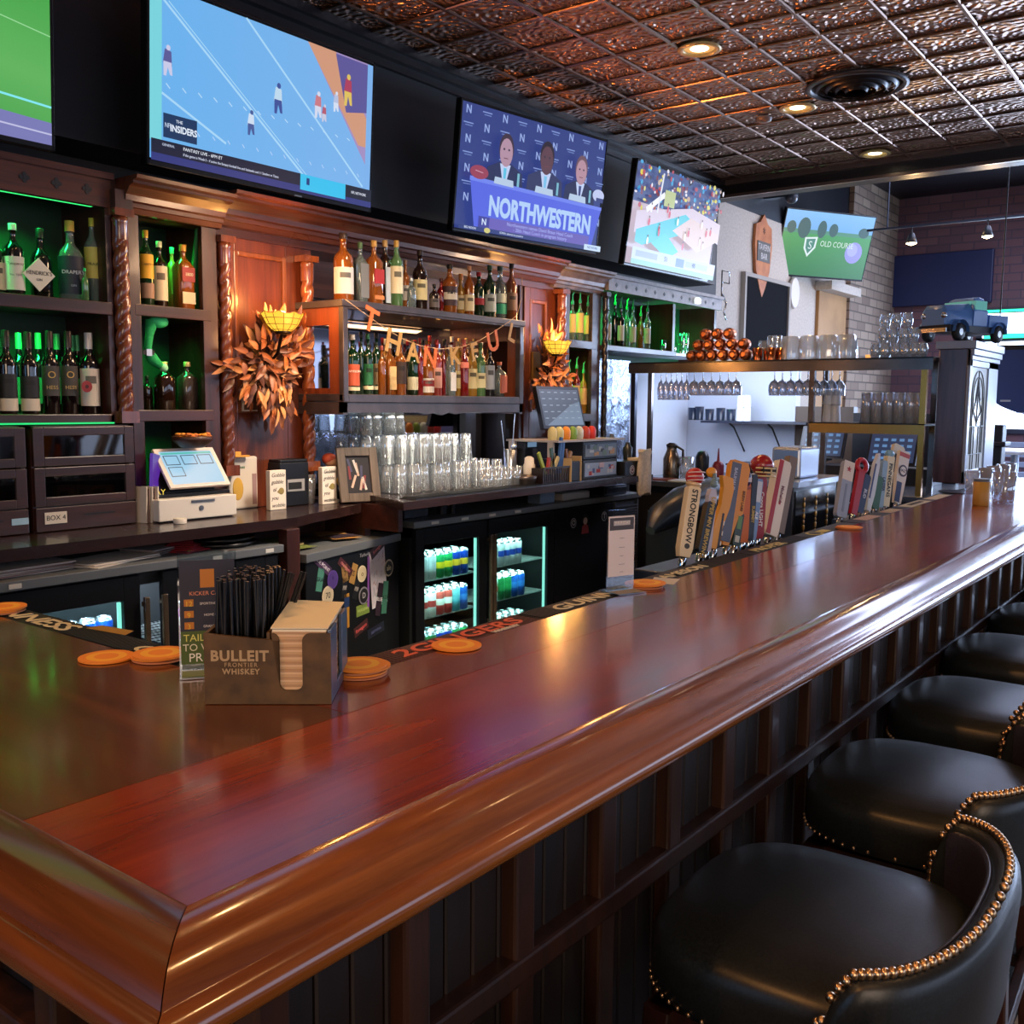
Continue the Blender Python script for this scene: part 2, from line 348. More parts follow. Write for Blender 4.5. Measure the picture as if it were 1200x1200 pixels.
# ================================================================== BAR
BT = 1.07
mob = [(0, -.08), (0, .012), (.008, .018), (.06, .021), (.10, .014), (.128, -.002), (.142, -.016), (.148, -.026), (.158, -.027), (.176, -.034), (.188, -.05), (.19, -.066), (.182, -.084), (.16, -.096), (.10, -.10), (.0, -.10)]
mob = [(0, -.05), (0, .006), (.002, .0095), (.006, .011), (.02, .0125), (.035, .0125), (.048, .011), (.060, .0075), (.070, .002), (.078, -.005), (.084, -.0125), (.0875, -.0185), (.0885, -.0205), (.0935, -.0210), (.100, -.0230), (.1065, -.0275), (.1105, -.034), (.1115, -.041), (.109, -.048), (.103, -.0535), (.094, -.056), (.04, -.057), (0, -.057)]
bar = thing('bar_counter', 'long L-shaped polished mahogany bar with rounded rail and dark panelled front', 'bar', (2.5, 1.05, 0))
BARX = wood((106, 34, 8), (156, 60, 18), 0, .2, .4, .7, .03, .10)
BARX2 = wood((88, 30, 9), (130, 52, 18), 0, .2, .4, .8, .03, .10)
BARY = wood((72, 34, 10), (110, 56, 18), 1, .22, .4, .7, .03, .10)
RAILX = wood((96, 46, 14), (156, 88, 34), 0, .2, .8, .9, .03, .08)
RAILY = wood((72, 36, 14), (116, 62, 26), 1, .22, .7, .9, .03, .12)
XE = 7.6; YE = 3.3; IX, IY = .525, .775
MB().box(IX, XE, IY, 1.104, BT - .05, BT).build('plank', BARX, bar, bev=.0015, seg=1)
YG0 = lambda x: 1.245 + .022 * (x - 1.04)
MB().prism([(1.04, 1.105, BT - .05), (XE, 1.105, BT - .05), (XE, YG0(XE), BT - .05), (1.04, YG0(1.04), BT - .05)], (0, 0, .0497)).build('plank', BARX2, bar, bev=.0015, seg=1)
MB().box(IX, .8305, 1.105, YE, BT - .05, BT - .0004).build('plank', BARY, bar)
MB().box(.831, 1.039, 1.105, YE, BT - .05, BT - .0006).build('plank', wood((68, 31, 10), (104, 52, 18), 1, .22, .4, .8, .03, .10), bar)
# rail, mitred at the corner
r1 = [[Vector((IX - u, IY - u, BT + z)), Vector((XE, IY - u, BT + z))] for u, z in mob]
MB().loft([[q[0] for q in r1], [q[1] for q in r1]], smooth=True).build('front_rail', RAILX, bar)
r2 = [[Vector((IX - u - .0008, YE, BT + z)), Vector((IX - u - .0008, IY - u + .0008, BT + z))] for u, z in mob]
MB().loft([[q[0] for q in r2], [q[1] for q in r2]], smooth=True).build('side_rail', RAILY, bar)
# gutter for mats along the back edge and underbody
MB().prism([(1.04, YG0(1.04) + .0005, BT - .05), (XE, YG0(XE) + .0005, BT - .05), (XE, YG0(XE) + .088, BT - .05), (1.04, YG0(1.04) + .088, BT - .05)], (0, 0, .038)).box(1.04, 1.122, YG0(1.04) + .088, YE, BT - .05, BT - .012).build('drink_gutter', mat((16, 14, 16), .5), bar)
FW = wood((14, 8, 6), (34, 18, 12), 2, .5, .1)
MB().box(.72, XE, .88, 1.0, .1, BT - .06).box(.65, .72, .88, YE, .1, BT - .06).box(.72, 1.5, 1.0, 1.30, .1, .95).build('front_body', FW, bar)
MB().box(.64, XE, .87, .9, 0, .1).build('kick_board', BLACK, bar)
st = MB(); x = .65
while x < XE: st.box(x, x + .05, .84, .882, .12, BT - .056); x += .24
st.box(.65, XE, .836, .882, .672, .715).box(.65, XE, .838, .882, .12, .2)
y = .95
while y < YE: st.box(.60, .652, y, y + .05, .12, BT - .056); y += .24
st.box(.60, .652, .84, YE, .672, .715).box(.60, .652, .84, YE, .12, .2)
st.build('panel_moulding', wood((32, 16, 10), (64, 34, 20), 2, .4, .2), bar, bev=.006)
bd = MB(); x = .70
while x < XE:
    bd.box(x + .002, x + .058, .868, .884, .12, BT - .056); x += .06
bd.build('beadboard', FW, bar, bev=.003, seg=1)
MB().tube([(.55, .66, .2), (XE, .66, .2)], .022, 10).build('foot_rail', BRASS, bar)
# back of the bar (bartender side) - dark underbar
MB().box(1.5, XE - .5, 1.02, 1.30, .12, .95).build('underbar_shelf', mat((14, 14, 18), .5), bar)
# ================================================================== STOOLS
LEA = noisy((20, 23, 26), (32, 36, 38), 220, .36, 0, .25, .0, .0006); LEA2 = noisy((34, 32, 44), (48, 44, 58), 220, .3, 0, .25, .1, .0006)
LEGW = wood((30, 12, 8), (62, 26, 16), 2, .35, .4)
NAIL = mat((200, 164, 128), .28, 1)
def make_stool():
    root = thing('bar_stool', 'x', 'stool', (0, 0, 0), 'black leather bar stools along the bar')
    W = .252; D = .236; n = 40
    def sq(t, a, b, e=3.2):
        c, s_ = math.cos(t), math.sin(t); return (a * math.copysign(abs(c) ** (2 / e), c), b * math.copysign(abs(s_) ** (2 / e), s_))
    rings = []
    for k, z in [(.90, .60), (.97, .607), (1.0, .625), (1.0, .672), (.985, .694), (.94, .71), (.84, .721), (.6, .729), (.3, .732), (.02, .733)]:
        rings.append([Vector((*sq(2 * PI * i / n, W * k, D * k), z + .018)) for i in range(n)])
    MB().loft(rings).build('seat', LEA, root)
    # nail trim under the cushion edge
    nm = MB()
    for i in range(64):
        p = sq(2 * PI * i / 64, W * 1.0, D * 1.0); nm.sphere((p[0], p[1], .636), .0042, 6, k=4)
    nm.build('seat_nail', NAIL, root)['kind'] = 'stuff'
    # curved back, wrapping the rear half (front is +Y)
    def arc(u, off, z):
        a = PI + u * PI  # from the left arm end round the rear to the right arm end
        ca, sa = math.cos(a), math.sin(a)
        x = (.298 + off) * math.copysign(abs(ca) ** .8, ca); y = -.11 + (.125 + off) * math.copysign(abs(sa) ** .9, sa)
        return Vector((x, y, z))
    N = 44; rings = []
    for i in range(N + 1):
        u = i / N; e = min(u, 1 - u); up = .74 + .075 * min(1, e / .08) ** .5 + .02 * math.sin(u * PI); lo = .575
        fl = 0.012 * math.sin(u * PI)
        prof = [(.035 + fl * 0, lo), (.028 + fl, (lo + up) / 2), (.030 + fl * 2, up - .02), (.018 + fl * 2, up), (-.008 + fl * 2, up), (-.024 + fl * 2, up - .02), (-.022 + fl, (lo + up) / 2), (-.02, lo)]
        rings.append([arc(u, o_, z) for o_, z in prof])
    b = MB(); b.loft(rings); 
    for i, f in enumerate(b.f):
        pass
    o = b.build('backrest', [LEA], root, sub=1)
    ir = MB()
    rr = []
    for i in range(3, N - 2):
        u = i / N; e = min(u, 1 - u); up = .74 + .075 * min(1, e / .08) ** .5 + .02 * math.sin(u * PI); fl = 0.012 * math.sin(u * PI)
        rr.append([arc(u, -.020, .64), arc(u, -.027 + fl, .72), arc(u, -.032 + fl * 2, up - .03), arc(u, -.022 + fl * 2, up - .008), arc(u, -.012 + fl * 2, up - .012), arc(u, -.012, .66)])
    ir.loft(rr).build('inner_pad', LEA2, root, sub=1)
    nb = MB()
    K = 52
    for i in range(K + 1):
        u = i / K; e = min(u, 1 - u); up = .74 + .075 * min(1, e / .08) ** .5 + .02 * math.sin(u * PI); fl = 0.012 * math.sin(u * PI)
        nb.sphere(arc(u, .007 + fl * 2, up + .004), .0078, 8, k=5)
    for u in (0, 1):
        for k in range(12): nb.sphere(arc(u, .008, .79 - .05 - k * .0165) + Vector((0, .006, 0)), .0072, 8, k=5)
    nb.build('nailhead_trim', NAIL, root)['kind'] = 'stuff'
    for sx in (-1, 1):
        for sy in (-1, 1):
            t = Vector((sx * .19, sy * .18, .60)); f = Vector((sx * .225, sy * .215, 0)); 
            MB().loft([[p + Vector((a * h, b_ * h, 0)) for a, b_ in ((-1, -1), (1, -1), (1, 1), (-1, 1))] for p, h in ((f, .016), (t, .023))], smooth=False).build('leg', LEGW, root, bev=.004)
    MB().box(-.2, .2, -.2, .2, .57, .60).build('apron', LEGW, root)
    MB().box(-.21, .21, .19, .215, .2, .235).box(-.21, .21, -.215, -.19, .28, .31).box(-.215, -.19, -.2, .2, .25, .28).box(.19, .215, -.2, .2, .25, .28).build('footrest', LEGW, root, bev=.004)
    return root
st0 = make_stool()
spots = [(.82, .45, 0, 'black leather bar stool nearest the corner of the bar, only its seat showing'),
         (1.53, .525, .02, 'second black leather bar stool from the bar corner, whole nailhead back in view'),
         (2.26, .545, .04, 'third black leather bar stool from the bar corner, back running off the picture edge'),
         (2.97, .57, 0, 'fourth black leather bar stool from the bar corner, seat shown behind the third'),
         (3.68, .60, .03, 'fifth black leather bar stool from the bar corner, small seat under the rail'),
         (4.40, .60, 0, 'sixth black leather bar stool from the bar corner'),
         (5.14, .60, 0, 'farthest black leather bar stool, a sliver of seat under the rail')]
for i, (x, y, r, lb) in enumerate(spots):
    s_ = st0 if i == 0 else dup(st0, lb)
    s_.location = (x, y, 0); s_.rotation_euler = (0, 0, r); s_['label'] = lb
# ================================================================== COUNTERS
left_counter = MB().prism([(-.8, 3.47, .985), (2.97, 3.47, .985), (3.12, 3.54, .985), (3.45, 3.64, .985), (3.60, 3.7, .985), (3.60, 4.28, .985), (-.8, 4.28, .985)], (0, 0, .045)).build('back_counter', COUNT, bev=.006)
tag(left_counter, 'dark wooden back counter under the cash register and wine shelves', 'counter')
MB().box(2.885, 2.96, 3.44, 3.5, 0, .984).build('corner_post', DARKW, left_counter, bev=.004)
MB().box(-.8, 2.9, 4.0, 4.2, 0, .984).build('back_support', mat((20, 12, 12), .6), left_counter)
MB().box(2.96, 3.6, 4.1, 4.2, 0, .984).box(2.96, 3.6, 3.98, 4.1, .86, .95).build('ledge', DARKWX, left_counter)
right_counter = MB().prism([(3.5, 3.31, 1.03), (6.1, 3.38, 1.03), (6.1, 4.28, 1.03), (3.74, 4.28, 1.03), (3.64, 3.64, 1.03)], (0, 0, .04)).build('back_counter', COUNT, bev=.005)
tag(right_counter, 'raised dark back counter holding the glasses and drip rail', 'counter')
MB().box(3.61, 3.64, 3.45, 4.2, .9, 1.03).box(3.64, 6.05, 4.1, 4.2, 0, 1.03).box(3.62, 3.66, 3.7, 4.2, 0, 1.0).build('side_panel', wood((44, 22, 16), (78, 38, 28), 0, .35, .3), right_counter)
dr = MB(); dr.prism([(3.62, 3.34, 1.0701), (6.0, 3.41, 1.0701), (6.0, 3.52, 1.0701), (3.62, 3.45, 1.0701)], (0, 0, .004))
x = 3.64
while x < 5.98: dr.obox((x, 3.3405 + (x - 3.62) * .0294 + .055, 1.074), .009, .10, .006, 0); x += .022
dr.build('drip_rail', mat((18, 18, 20), .4), right_counter)
# ================================================================== BACK BAR WOODWORK
SF = 3.90; BK = 4.24
def quatre(mb, x, y, z, r, m=1):
    for dx, dz in ((r, 0), (-r, 0), (0, r), (0, -r)): mb.lathe([(r * .72, 0), (r * .72, .003)], (x + dx, y, z + dz), 10, m, 'Y')
    mb.lathe([(r * .6, 0), (r * .6, .004)], (x, y, z), 8, m, 'Y')
def rope_column(parent, x, y, z0, z1, m, r=.033, hand=1):
    mb = MB(); n = 20; rings = []; H = z1 - z0; k = 90
    mb.box(x - r * 1.25, x + r * 1.25, y - r * 1.1, y + r * 1.3, z0, z0 + .05).box(x - r * 1.35, x + r * 1.35, y - r * 1.2, y + r * 1.3, z1 - .03, z1)
    mb.lathe([(r, 0), (r, .07), (r * 1.12, .08), (r * .9, .095)], (x, y, z1 - .125), 16)
    for j in range(k + 1):
        z = z0 + .05 + (H - .17) * j / k; ring = []
        for i in range(n):
            a = 2 * PI * i / n; q = abs(math.sin(1.0 * (a - hand * (z - z0) * 2 * PI / .16) + 0)) ** .6
            rr = r * (.68 + .36 * q); ring.append(Vector((x + rr * math.cos(a), y + rr * math.sin(a), z)))
        rings.append(ring)
    mb.loft(rings); return mb.build('rope_column', m, parent)
def face_box(mb, x0, x1, z0, z1, ox0, ox1, oz0, oz1, y0=SF, y1=SF + .03):
    mb.box(x0, ox0, y0, y1, z0, z1).box(ox1, x1, y0, y1, z0, z1).box(ox0, ox1, y0, y1, z0, oz0).box(ox0, ox1, y0, y1, oz1, z1)
GRN = mat((30, 92, 58), .6)
# unit A, wide, left
A = thing('back_bar_shelf', 'wide dark wooden shelf unit left of the register, green lit, with wine below', 'shelf', (1.0, 4.05, 1.455), None)
MB().box(-.6, 2.35, BK, BK + .02, 1.455, 2.42).build('back_panel', mat((22, 46, 30), .7), A)
MB().box(-.6, 2.35, SF, BK, 1.455, 1.492).build('shelf', DARKWX, A, bev=.003)
MB().box(-.6, 2.35, SF, BK, 1.912, 1.952).box(-.6, 2.35, SF - .012, SF + .01, 1.905, 1.958).build('shelf', DARKWX, A, bev=.003)
MB().box(2.335, 2.36, SF, BK, 1.455, 2.42).build('side_panel', DARKW, A)
fz = MB().box(-.6, 2.36, SF - .01, SF + .02, 2.345, 2.46, 0)
x = 2.255
while x > -.5: quatre(fz, x, SF - .0095, 2.405, .0125); x -= .128
fz.box(-.6, 2.36, SF - .04, SF, 2.455, 2.48, 0)
fz.build('frieze', [WARMWX, BLACK], A)
MB().box(-.6, 2.36, SF, BK, 2.42, 2.455).build('top_panel', DARKWX, A)
rope_column(A, 2.395, SF - .012, 1.455, 2.345, wood((70, 30, 18), (128, 66, 38), 2, .25, .6))
MB().box(2.36, 2.43, SF + .02, BK, 1.455, 2.47).box(2.355, 2.435, SF - .05, SF + .02, 2.345, 2.42).build('stile', DARKW, A)
MB().box(.1, 2.3, SF + .03, SF + .045, 2.346, 2.352).build('led_strip', screen((60, 255, 130), 1.2), A)
MB().box(1.2, 2.32, SF - .045, SF - .03, 1.453, 1.4595).build('led_strip', screen((20, 230, 120), 1.0), A)
# unit B, narrow
B = thing('back_bar_shelf', 'narrow dark shelf unit behind the register holding tequila bottles', 'shelf', (2.65, 4.05, 1.455))
f = MB(); face_box(f, 2.437, 2.885, 1.031, 2.34, 2.49, 2.805, 1.10, 2.335, SF, SF + .03)
f.build('face_frame', DARKW, B, bev=.003)
MB().box(2.437, 2.885, BK, BK + .02, 1.031, 2.4).build('back_panel', mat((18, 44, 30), .7), B)
MB().box(2.437, 2.46, SF + .03, BK, 1.031, 2.4).build('side_panel', DARKW, B); MB().box(2.85, 2.885, SF + .03, BK, 1.031, 2.4).build('side_panel', DARKW, B)
for z in (1.46, 1.915):
    MB().box(2.461, 2.849, SF - .001, BK, z, z + .05).build('shelf', DARKWX, B, bev=.003)
MB().box(2.461, 2.849, SF, BK, 2.36, 2.4).build('top_panel', DARKW, B)
def cornice(mb, x0, x1, y, zb, zt, ybk=4.0, dep=.14, side=True):
    # stepped crown profile, projecting further towards the top
    H = zt - zb; pr = [(0, 0), (-.012, .02), (-.02, .16), (-.03, .18), (-.03, .30), (-.045, .34), (-.05, .5), (-.075, .72), (-.10, .78), (-.10, .86), (-.125, .90), (-.13, 1.0)]
    k = dep / .13
    pts = [(y + dep + a * k, zb + b * H) for a, b in pr]
    poly = [(x0, yy, zz) for yy, zz in pts] + [(x0, ybk, zt), (x0, ybk, zb)]
    mb.prism(poly, (x1 - x0, 0, 0))
cb = MB(); cornice(cb, 2.40, 2.90, 3.755, 2.335, 2.475); cb.build('cornice', WARMWX, B)
# unit C : raised panel between two rope columns
Cc = thing('panelled_bay', 'raised wooden wall panel behind the first leaf swag and lamp', 'panel', (3.15, 3.97, 1.03))
def raised(parent, x0, x1, px0, px1, pz0, pz1, z0, z1, m, m2, y=3.95):
    MB().box(x0, x1, y + .012, y + .05, z0, z1).build('panel_board', m, parent)
    fr = MB(); face_box(fr, x0, x1, z0, z1, px0, px1, pz0, pz1, y, y + .02); fr.build('panel_frame', m, parent, bev=.003)
    t = MB(); face_box(t, px0 - .004, px1 + .004, pz0 - .004, pz1 + .004, px0 + .02, px1 - .02, pz0 + .02, pz1 - .02, y - .004, y + .014); t.build('panel_moulding', m2, parent, bev=.005)
raised(Cc, 2.92, 3.50, 3.02, 3.33, 1.5, 2.26, 1.031, 2.36, WARMW, wood((80, 40, 20), (140, 76, 40), 2, .3, .4))
rope_column(Cc, 2.93, 3.905, 1.2, 2.31, wood((70, 30, 18), (128, 66, 38), 2, .25, .6), .031)
rope_column(Cc, 3.43, 3.905, 1.2, 2.28, wood((80, 34, 18), (150, 80, 42), 2, .25, .6), .033)
# centre recess
D = thing('back_bar_recess', 'dark wooden recess of the back bar with mirror behind the stacked glasses', 'panel', (4.4, 4.1, 1.071))
MB().box(3.45, 5.35, 4.22, 4.27, 1.071, 2.5).box(3.47, 3.5, 3.96, 4.22, 1.071, 2.36).box(5.30, 5.33, 3.96, 4.22, 1.071, 2.36).build('back_panel', DARKW, D)
MB().box(3.5, 5.3, 4.19, 4.219, 2.12, 2.34).build('upper_panel', WARMWX, D)
MB().box(3.68, 5.08, 4.195, 4.203, 1.085, 1.55).build('mirror', mat((170, 180, 200), .04, 1), D)
for a, b_, yy in ((3.64, 3.68, 4.17), (5.08, 5.14, 4.15), (5.2, 5.3, 4.0)): MB().box(a, b_, yy, 4.215, 1.071, 1.57).build('post', mat((16, 14, 18), .4), D)
c_ = MB(); cornice(c_, 2.901, 5.60, 3.76, 2.355, 2.50); c_.box(2.9, 5.60, 3.93, 4.2, 2.32, 2.36)
c_.build('cornice', wood((50, 24, 18), (92, 50, 38), 0, .3, .4), D)
# box cabinet D
Dx = thing('bottle_cabinet', 'open fronted dark cabinet packed with liquor bottles under the garland', 'cabinet', (4.15, 3.8, 1.5))
DM = noisy((48, 40, 42), (66, 56, 58), 12, .38, 0, .05, .3); DMs = wood((92, 40, 20), (140, 66, 34), 2, .35, .3)
x0, x1, yf, yb = 3.40, 4.88, 3.62, 4.185
MB().box(x0 - .01, x1 + .01, yf - .012, yb, 2.015, 2.05).build('top_board', DM, Dx, bev=.004)
MB().box(x0, x1, yf, yb, 1.555, 1.592).build('bottom_board', DM, Dx, bev=.004)
for xa in (x0 + .004, x1 - .024):
    sd = MB(); sd.box(xa, xa + .02, yf + .03, yf + .10, 1.592, 2.015).box(xa, xa + .02, yb - .10, yb, 1.592, 2.015).box(xa, xa + .02, yf + .1, yb - .1, 1.592, 1.62).box(xa, xa + .02, yf + .1, yb - .1, 1.93, 2.015)
    sd.build('side_panel', DMs, Dx)
fr = MB(); face_box(fr, x0, x1, 1.55, 2.05, x0 + .032, x1 - .04, 1.592, 2.005, yf - .008, yf + .028); fr.build('face_frame', DM, Dx, bev=.004)
MB().box(x0 + .03, x1 - .03, yb - .01, yb - .004, 1.6, 2.01).build('mirror', mat((150, 150, 165), .05, 1), Dx)
MB().prism([(x0, yf, 1.50), (x0 + .55, yf, 1.50), (x0 + .62, yf, 1.49), (x0 + .68, yf, 1.50), (x0 + .74, yf, 1.485), (x0 + .80, yf, 1.50), (x0 + .86, yf, 1.49), (x0 + .93, yf, 1.50), (x1, yf, 1.50), (x1, yf, 1.552), (x0, yf, 1.552)], (0, .03, 0)).box(x0, x0 + .03, yf, yb, 1.49, 1.552).box(x1 - .03, x1, yf, yb, 1.49, 1.552).build('apron', DM, Dx)
# unit E panel
E_ = thing('panelled_bay', 'raised wooden panel behind the second leaf swag right of the bottle cabinet', 'panel', (5.5, 3.97, 1.071))
raised(E_, 5.34, 5.72, 5.40, 5.59, 1.5, 2.24, 1.071, 2.36, WARMW, wood((90, 46, 26), (150, 84, 46), 2, .3, .4))
rope_column(E_, 5.70, 3.90, 1.3, 2.33, wood((80, 34, 18), (150, 80, 42), 2, .25, .6), .033)
# unit F narrow
F_ = thing('back_bar_shelf', 'narrow grey-brown shelf unit right of the second lamp, green lit', 'shelf', (5.97, 4.05, 1.455))
f = MB(); face_box(f, 5.745, 6.20, 1.071, 2.345, 5.80, 6.09, 1.12, 2.34, SF, SF + .03); f.build('face_frame', GREYW, F_, bev=.003)
MB().box(5.745, 6.2, BK, BK + .02, 1.071, 2.4).build('back_panel', GRN, F_)
MB().box(5.745, 5.77, SF + .03, BK, 1.071, 2.4).build('side_panel', DARKW, F_); MB().box(6.17, 6.2, SF + .03, BK, 1.071, 2.4).build('side_panel', DARKW, F_)
for z in (1.43, 1.945): MB().box(5.771, 6.169, SF - .001, BK, z, z + .055).build('shelf', GREYW, F_, bev=.003)
cf = MB(); cornice(cf, 5.605, 6.22, 3.78, 2.34, 2.49); cf.build('cornice', noisy((96, 80, 78), (128, 112, 108), 14, .35, 0, .03, .3), F_)
# unit G right, open shelf
G_ = thing('back_bar_shelf', 'green lit open shelf unit at the right end of the back bar with pourer bottles', 'shelf', (7.1, 4.05, 1.9))
MB().box(6.2, 8.08, BK, BK + .02, 1.9, 2.45).build('back_panel', GRN, G_)
MB().box(6.22, 7.32, SF - .03, BK, 1.945, 1.985).build('shelf', GREYW, G_, bev=.004)
MB().box(7.32, 8.1, SF - .02, BK, 1.955, 1.975).build('shelf', mat((200, 210, 220), .2), G_)
MB().box(7.30, 7.34, SF, BK, 1.985, 2.37).build('divider', DARKW, G_); MB().box(8.06, 8.1, SF, BK, 1.9, 2.45).build('side_panel', DARKW, G_)
fz = MB().box(6.225, 8.1, SF - .05, SF - .02, 2.375, 2.47, 0).box(6.225, 8.1, SF - .07, SF, 2.465, 2.49, 0).box(6.2, 8.1, SF - .02, BK, 2.40, 2.46)
x = 6.33
while x < 8.06: quatre(fz, x, SF - .0495, 2.42, .0095); x += .145
fz.build('frieze', [noisy((110, 98, 96), (140, 128, 124), 14, .4, 0, .03), BLACK], G_)
rope_column(G_, 6.235, SF - .02, 1.1, 2.36, mat((30, 24, 28), .25), .022)
# lower wall panels right of the counter : crinkled foil insulation sheet
o = MB().box(6.28, 6.98, 4.1, 4.12, 1.0, 1.9).build('foil_sheet', noisy((150, 165, 195), (215, 228, 245), 9, .22, .9, 1.0, 0, .03)); tag(o, 'crinkled silver foil sheet on the wall beneath the green shelf', 'panel')
# ================================================================== GLASS-FRONT DRAWER CABINETS ON THE COUNTER
def drawer_cab(x0, x1, name_lab, lab):
    r = thing('drawer_cabinet', name_lab, 'cabinet', ((x0 + x1) / 2, 3.98, 1.031), 'drawer cabinets on the back counter')
    BW = wood((38, 20, 17), (64, 34, 28), 0, .4, .2)
    y = 3.80
    MB().box(x0, x0 + .015, y + .02, 4.18, 1.031, 1.448).box(x1 - .015, x1, y + .02, 4.18, 1.031, 1.448).box(x0, x1, y + .02, 4.18, 1.436, 1.448).box(x0 + .015, x1 - .015, 4.16, 4.18, 1.031, 1.436).box(x0 + .015, x1 - .015, y + .02, 4.16, 1.125, 1.133).build('carcass', BW, r)
    for z0, z1 in ((1.29, 1.444), (1.132, 1.285)):
        f = MB(); face_box(f, x0 + .002, x1 - .002, z0, z1, x0 + .045, x1 - .045, z0 + .035, z1 - .035, y, y + .018)
        d = f.build('glass_door', BW, r, bev=.003); MB().box(x0 + .045, x1 - .045, y + .008, y + .012, z0 + .035, z1 - .035).build('pane', thin_glass((150, 130, 120), .06, .3), d)
    dd = MB().box(x0 + .002, x1 - .002, y, y + .018, 1.033, 1.127).build('drawer', BW, r, bev=.003)
    MB().box(x0 + .2, x1 - .1, y - .0012, y + .001, 1.086, 1.092).build('slot', BLACK, dd)
    if lab:
        MB().box(x0 + .035, x0 + .125, y - .003, y, 1.062, 1.108).build('label_card', mat((205, 195, 180), .6), dd)
        text(lab, dd, (x0 + .08, y - .0034, 1.085), .028, mat((20, 20, 20), .6))
    else: MB().box(x1 - .07, x1 - .005, y - .003, y, 1.07, 1.095).build('label_card', mat((150, 185, 205), .6), dd)
    return r, y
drawer_cab(1.94, 2.375, 'dark wooden glass-fronted cabinet with the BOX 4 drawer beside the register', 'BOX 4')
drawer_cab(1.48, 1.915, 'dark wooden glass-fronted cabinet cut off by the picture edge', '')
# small boxes seen through the glass of the lower door
for i, (dx, w_, c, lb) in enumerate([(.06, .075, (205, 200, 190), 'white domino-like box behind the cabinet glass'), (.14, .06, (190, 188, 185), 'white small box in the middle behind the cabinet glass'), (.205, .10, (214, 186, 110), 'yellow printed ticket box behind the cabinet glass')]):
    o = MB().box(1.99 + dx, 1.99 + dx + w_, 3.835, 3.88, 1.1331, 1.1331 + (.075, .07, .065)[i]).box(1.99 + dx + .01, 1.99 + dx + w_ - .01, 3.833, 3.8352, 1.150, 1.158, 1).box(1.99 + dx + .01, 1.99 + dx + w_ * .6, 3.833, 3.8352, 1.168, 1.186, 1).build('small_box', [mat(c, .6), mat((90, 70, 50), .6)]); tag(o, lb, 'box')
o = MB().obox((1.80, 3.86, 1.1331), .12, .03, .07, .2).obox((1.80, 3.85, 1.18), .06, .035, .02, -.3).build('cloth_bundle', mat((120, 140, 165), .8), bev=.008); tag(o, 'crumpled blue-grey packet behind the glass of the left cabinet', 'packet')
# ================================================================== COOLERS
CAN_LIGHT = screen((205, 235, 235), 1.3)
def can_mesh(nm, c1, c2, c3, r=.033, h=.122):
    mb = MB()
    mb.lathe([(r * .8, 0), (r, .008), (r, h * .38)], n=16, m=0, caps=(True, False)).lathe([(r, h * .38), (r, h * .62)], n=16, m=1, caps=(False, False)).lathe([(r, h * .62), (r, h * .9)], n=16, m=2, caps=(False, False)).lathe([(r, h * .9), (r * .8, h * .985), (r * .8, h), (r * .72, h), (r * .7, h * .975)], n=16, m=3, caps=(False, True))
    return mb, [mat(c1, .3, .3), mat(c2, .35, .1), mat(c3, .3, .3), mat((190, 195, 200), .25, .9)]
def cooler(root, x0, x1, y, zt, wins, solid=(), grille=None, depth=.55):
    cb = MB(); yb = y + depth
    cb.box(x0, x1, y + .03, yb, .0, .14).box(x0, x1, yb - .03, yb, .14, zt - .04).box(x0, x0 + .03, y + .03, yb - .03, .14, zt - .04).box(x1 - .03, x1, y + .03, yb - .03, .14, zt - .04).box(x0, x1, y + .03, yb, zt - .09, zt - .035)
    for s in solid: cb.box(s[0] - .01, s[0], y + .03, yb, .14, zt - .05)
    cb.build('cabinet_body', mat((16, 20, 22), .5), root)
    MB().box(x0 - .005, x1 + .005, y - .012, yb, zt - .035, zt).build('steel_top', mat((112, 118, 124), .4, .35), root, bev=.003)
    for (a, b, hx) in wins:
        f = MB(); face_box(f, a - .07, b + .07, .12, zt - .045, a, b, .20, zt - .135, y, y + .028)
        d = f.build('glass_door', mat((13, 15, 20), .5, spec=.2), root, bev=.003)
        MB().box(a, b, y + .012, y + .016, .20, zt - .135).build('pane', thin_glass((225, 240, 240), .03, .2), d)
        MB().box(b - .014, b - .002, y + .018, y + .03, .21, zt - .145).build('light_strip', screen((160, 245, 225), 1.5), d)
        if hx is not None: MB().box(hx - .011, hx + .011, y - .035, y - .018, .25, zt - .13).box(hx - .008, hx + .008, y - .02, y, .27, .29).box(hx - .008, hx + .008, y - .02, y, zt - .17, zt - .15).build('handle', mat((170, 150, 130), .25, .9), d, bev=.003)
        for z in (.36, .57):
            r = MB()
            for q in range(9): r.box(a - .03, b + .04, y + .06 + q * .045, y + .063 + q * .045, z - .006, z - .002)
            q = a - .03
            while q < b + .05: r.box(q, q + .002, y + .06, y + .44, z - .003, z); q += .02
            r.build('wire_shelf', mat((190, 195, 195), .3, .6), root)
    for (a, b) in solid: MB().box(a, b, y, y + .028, .12, zt - .045).build('door', mat((12, 14, 19), .5, spec=.2), root, bev=.003)
    if grille:
        a, b = grille; g = MB().box(a, b, y + .02, y + .028, .1, zt - .045)
        z = .13
        while z < zt - .07: g.box(a + .015, b - .015, y + .002, y + .018, z, z + .009); z += .02
        g.box(a, a + .015, y, y + .02, .1, zt - .045).box(b - .015, b, y, y + .02, .1, zt - .045).build('vent_grille', mat((92, 96, 104), .45, .3), root)
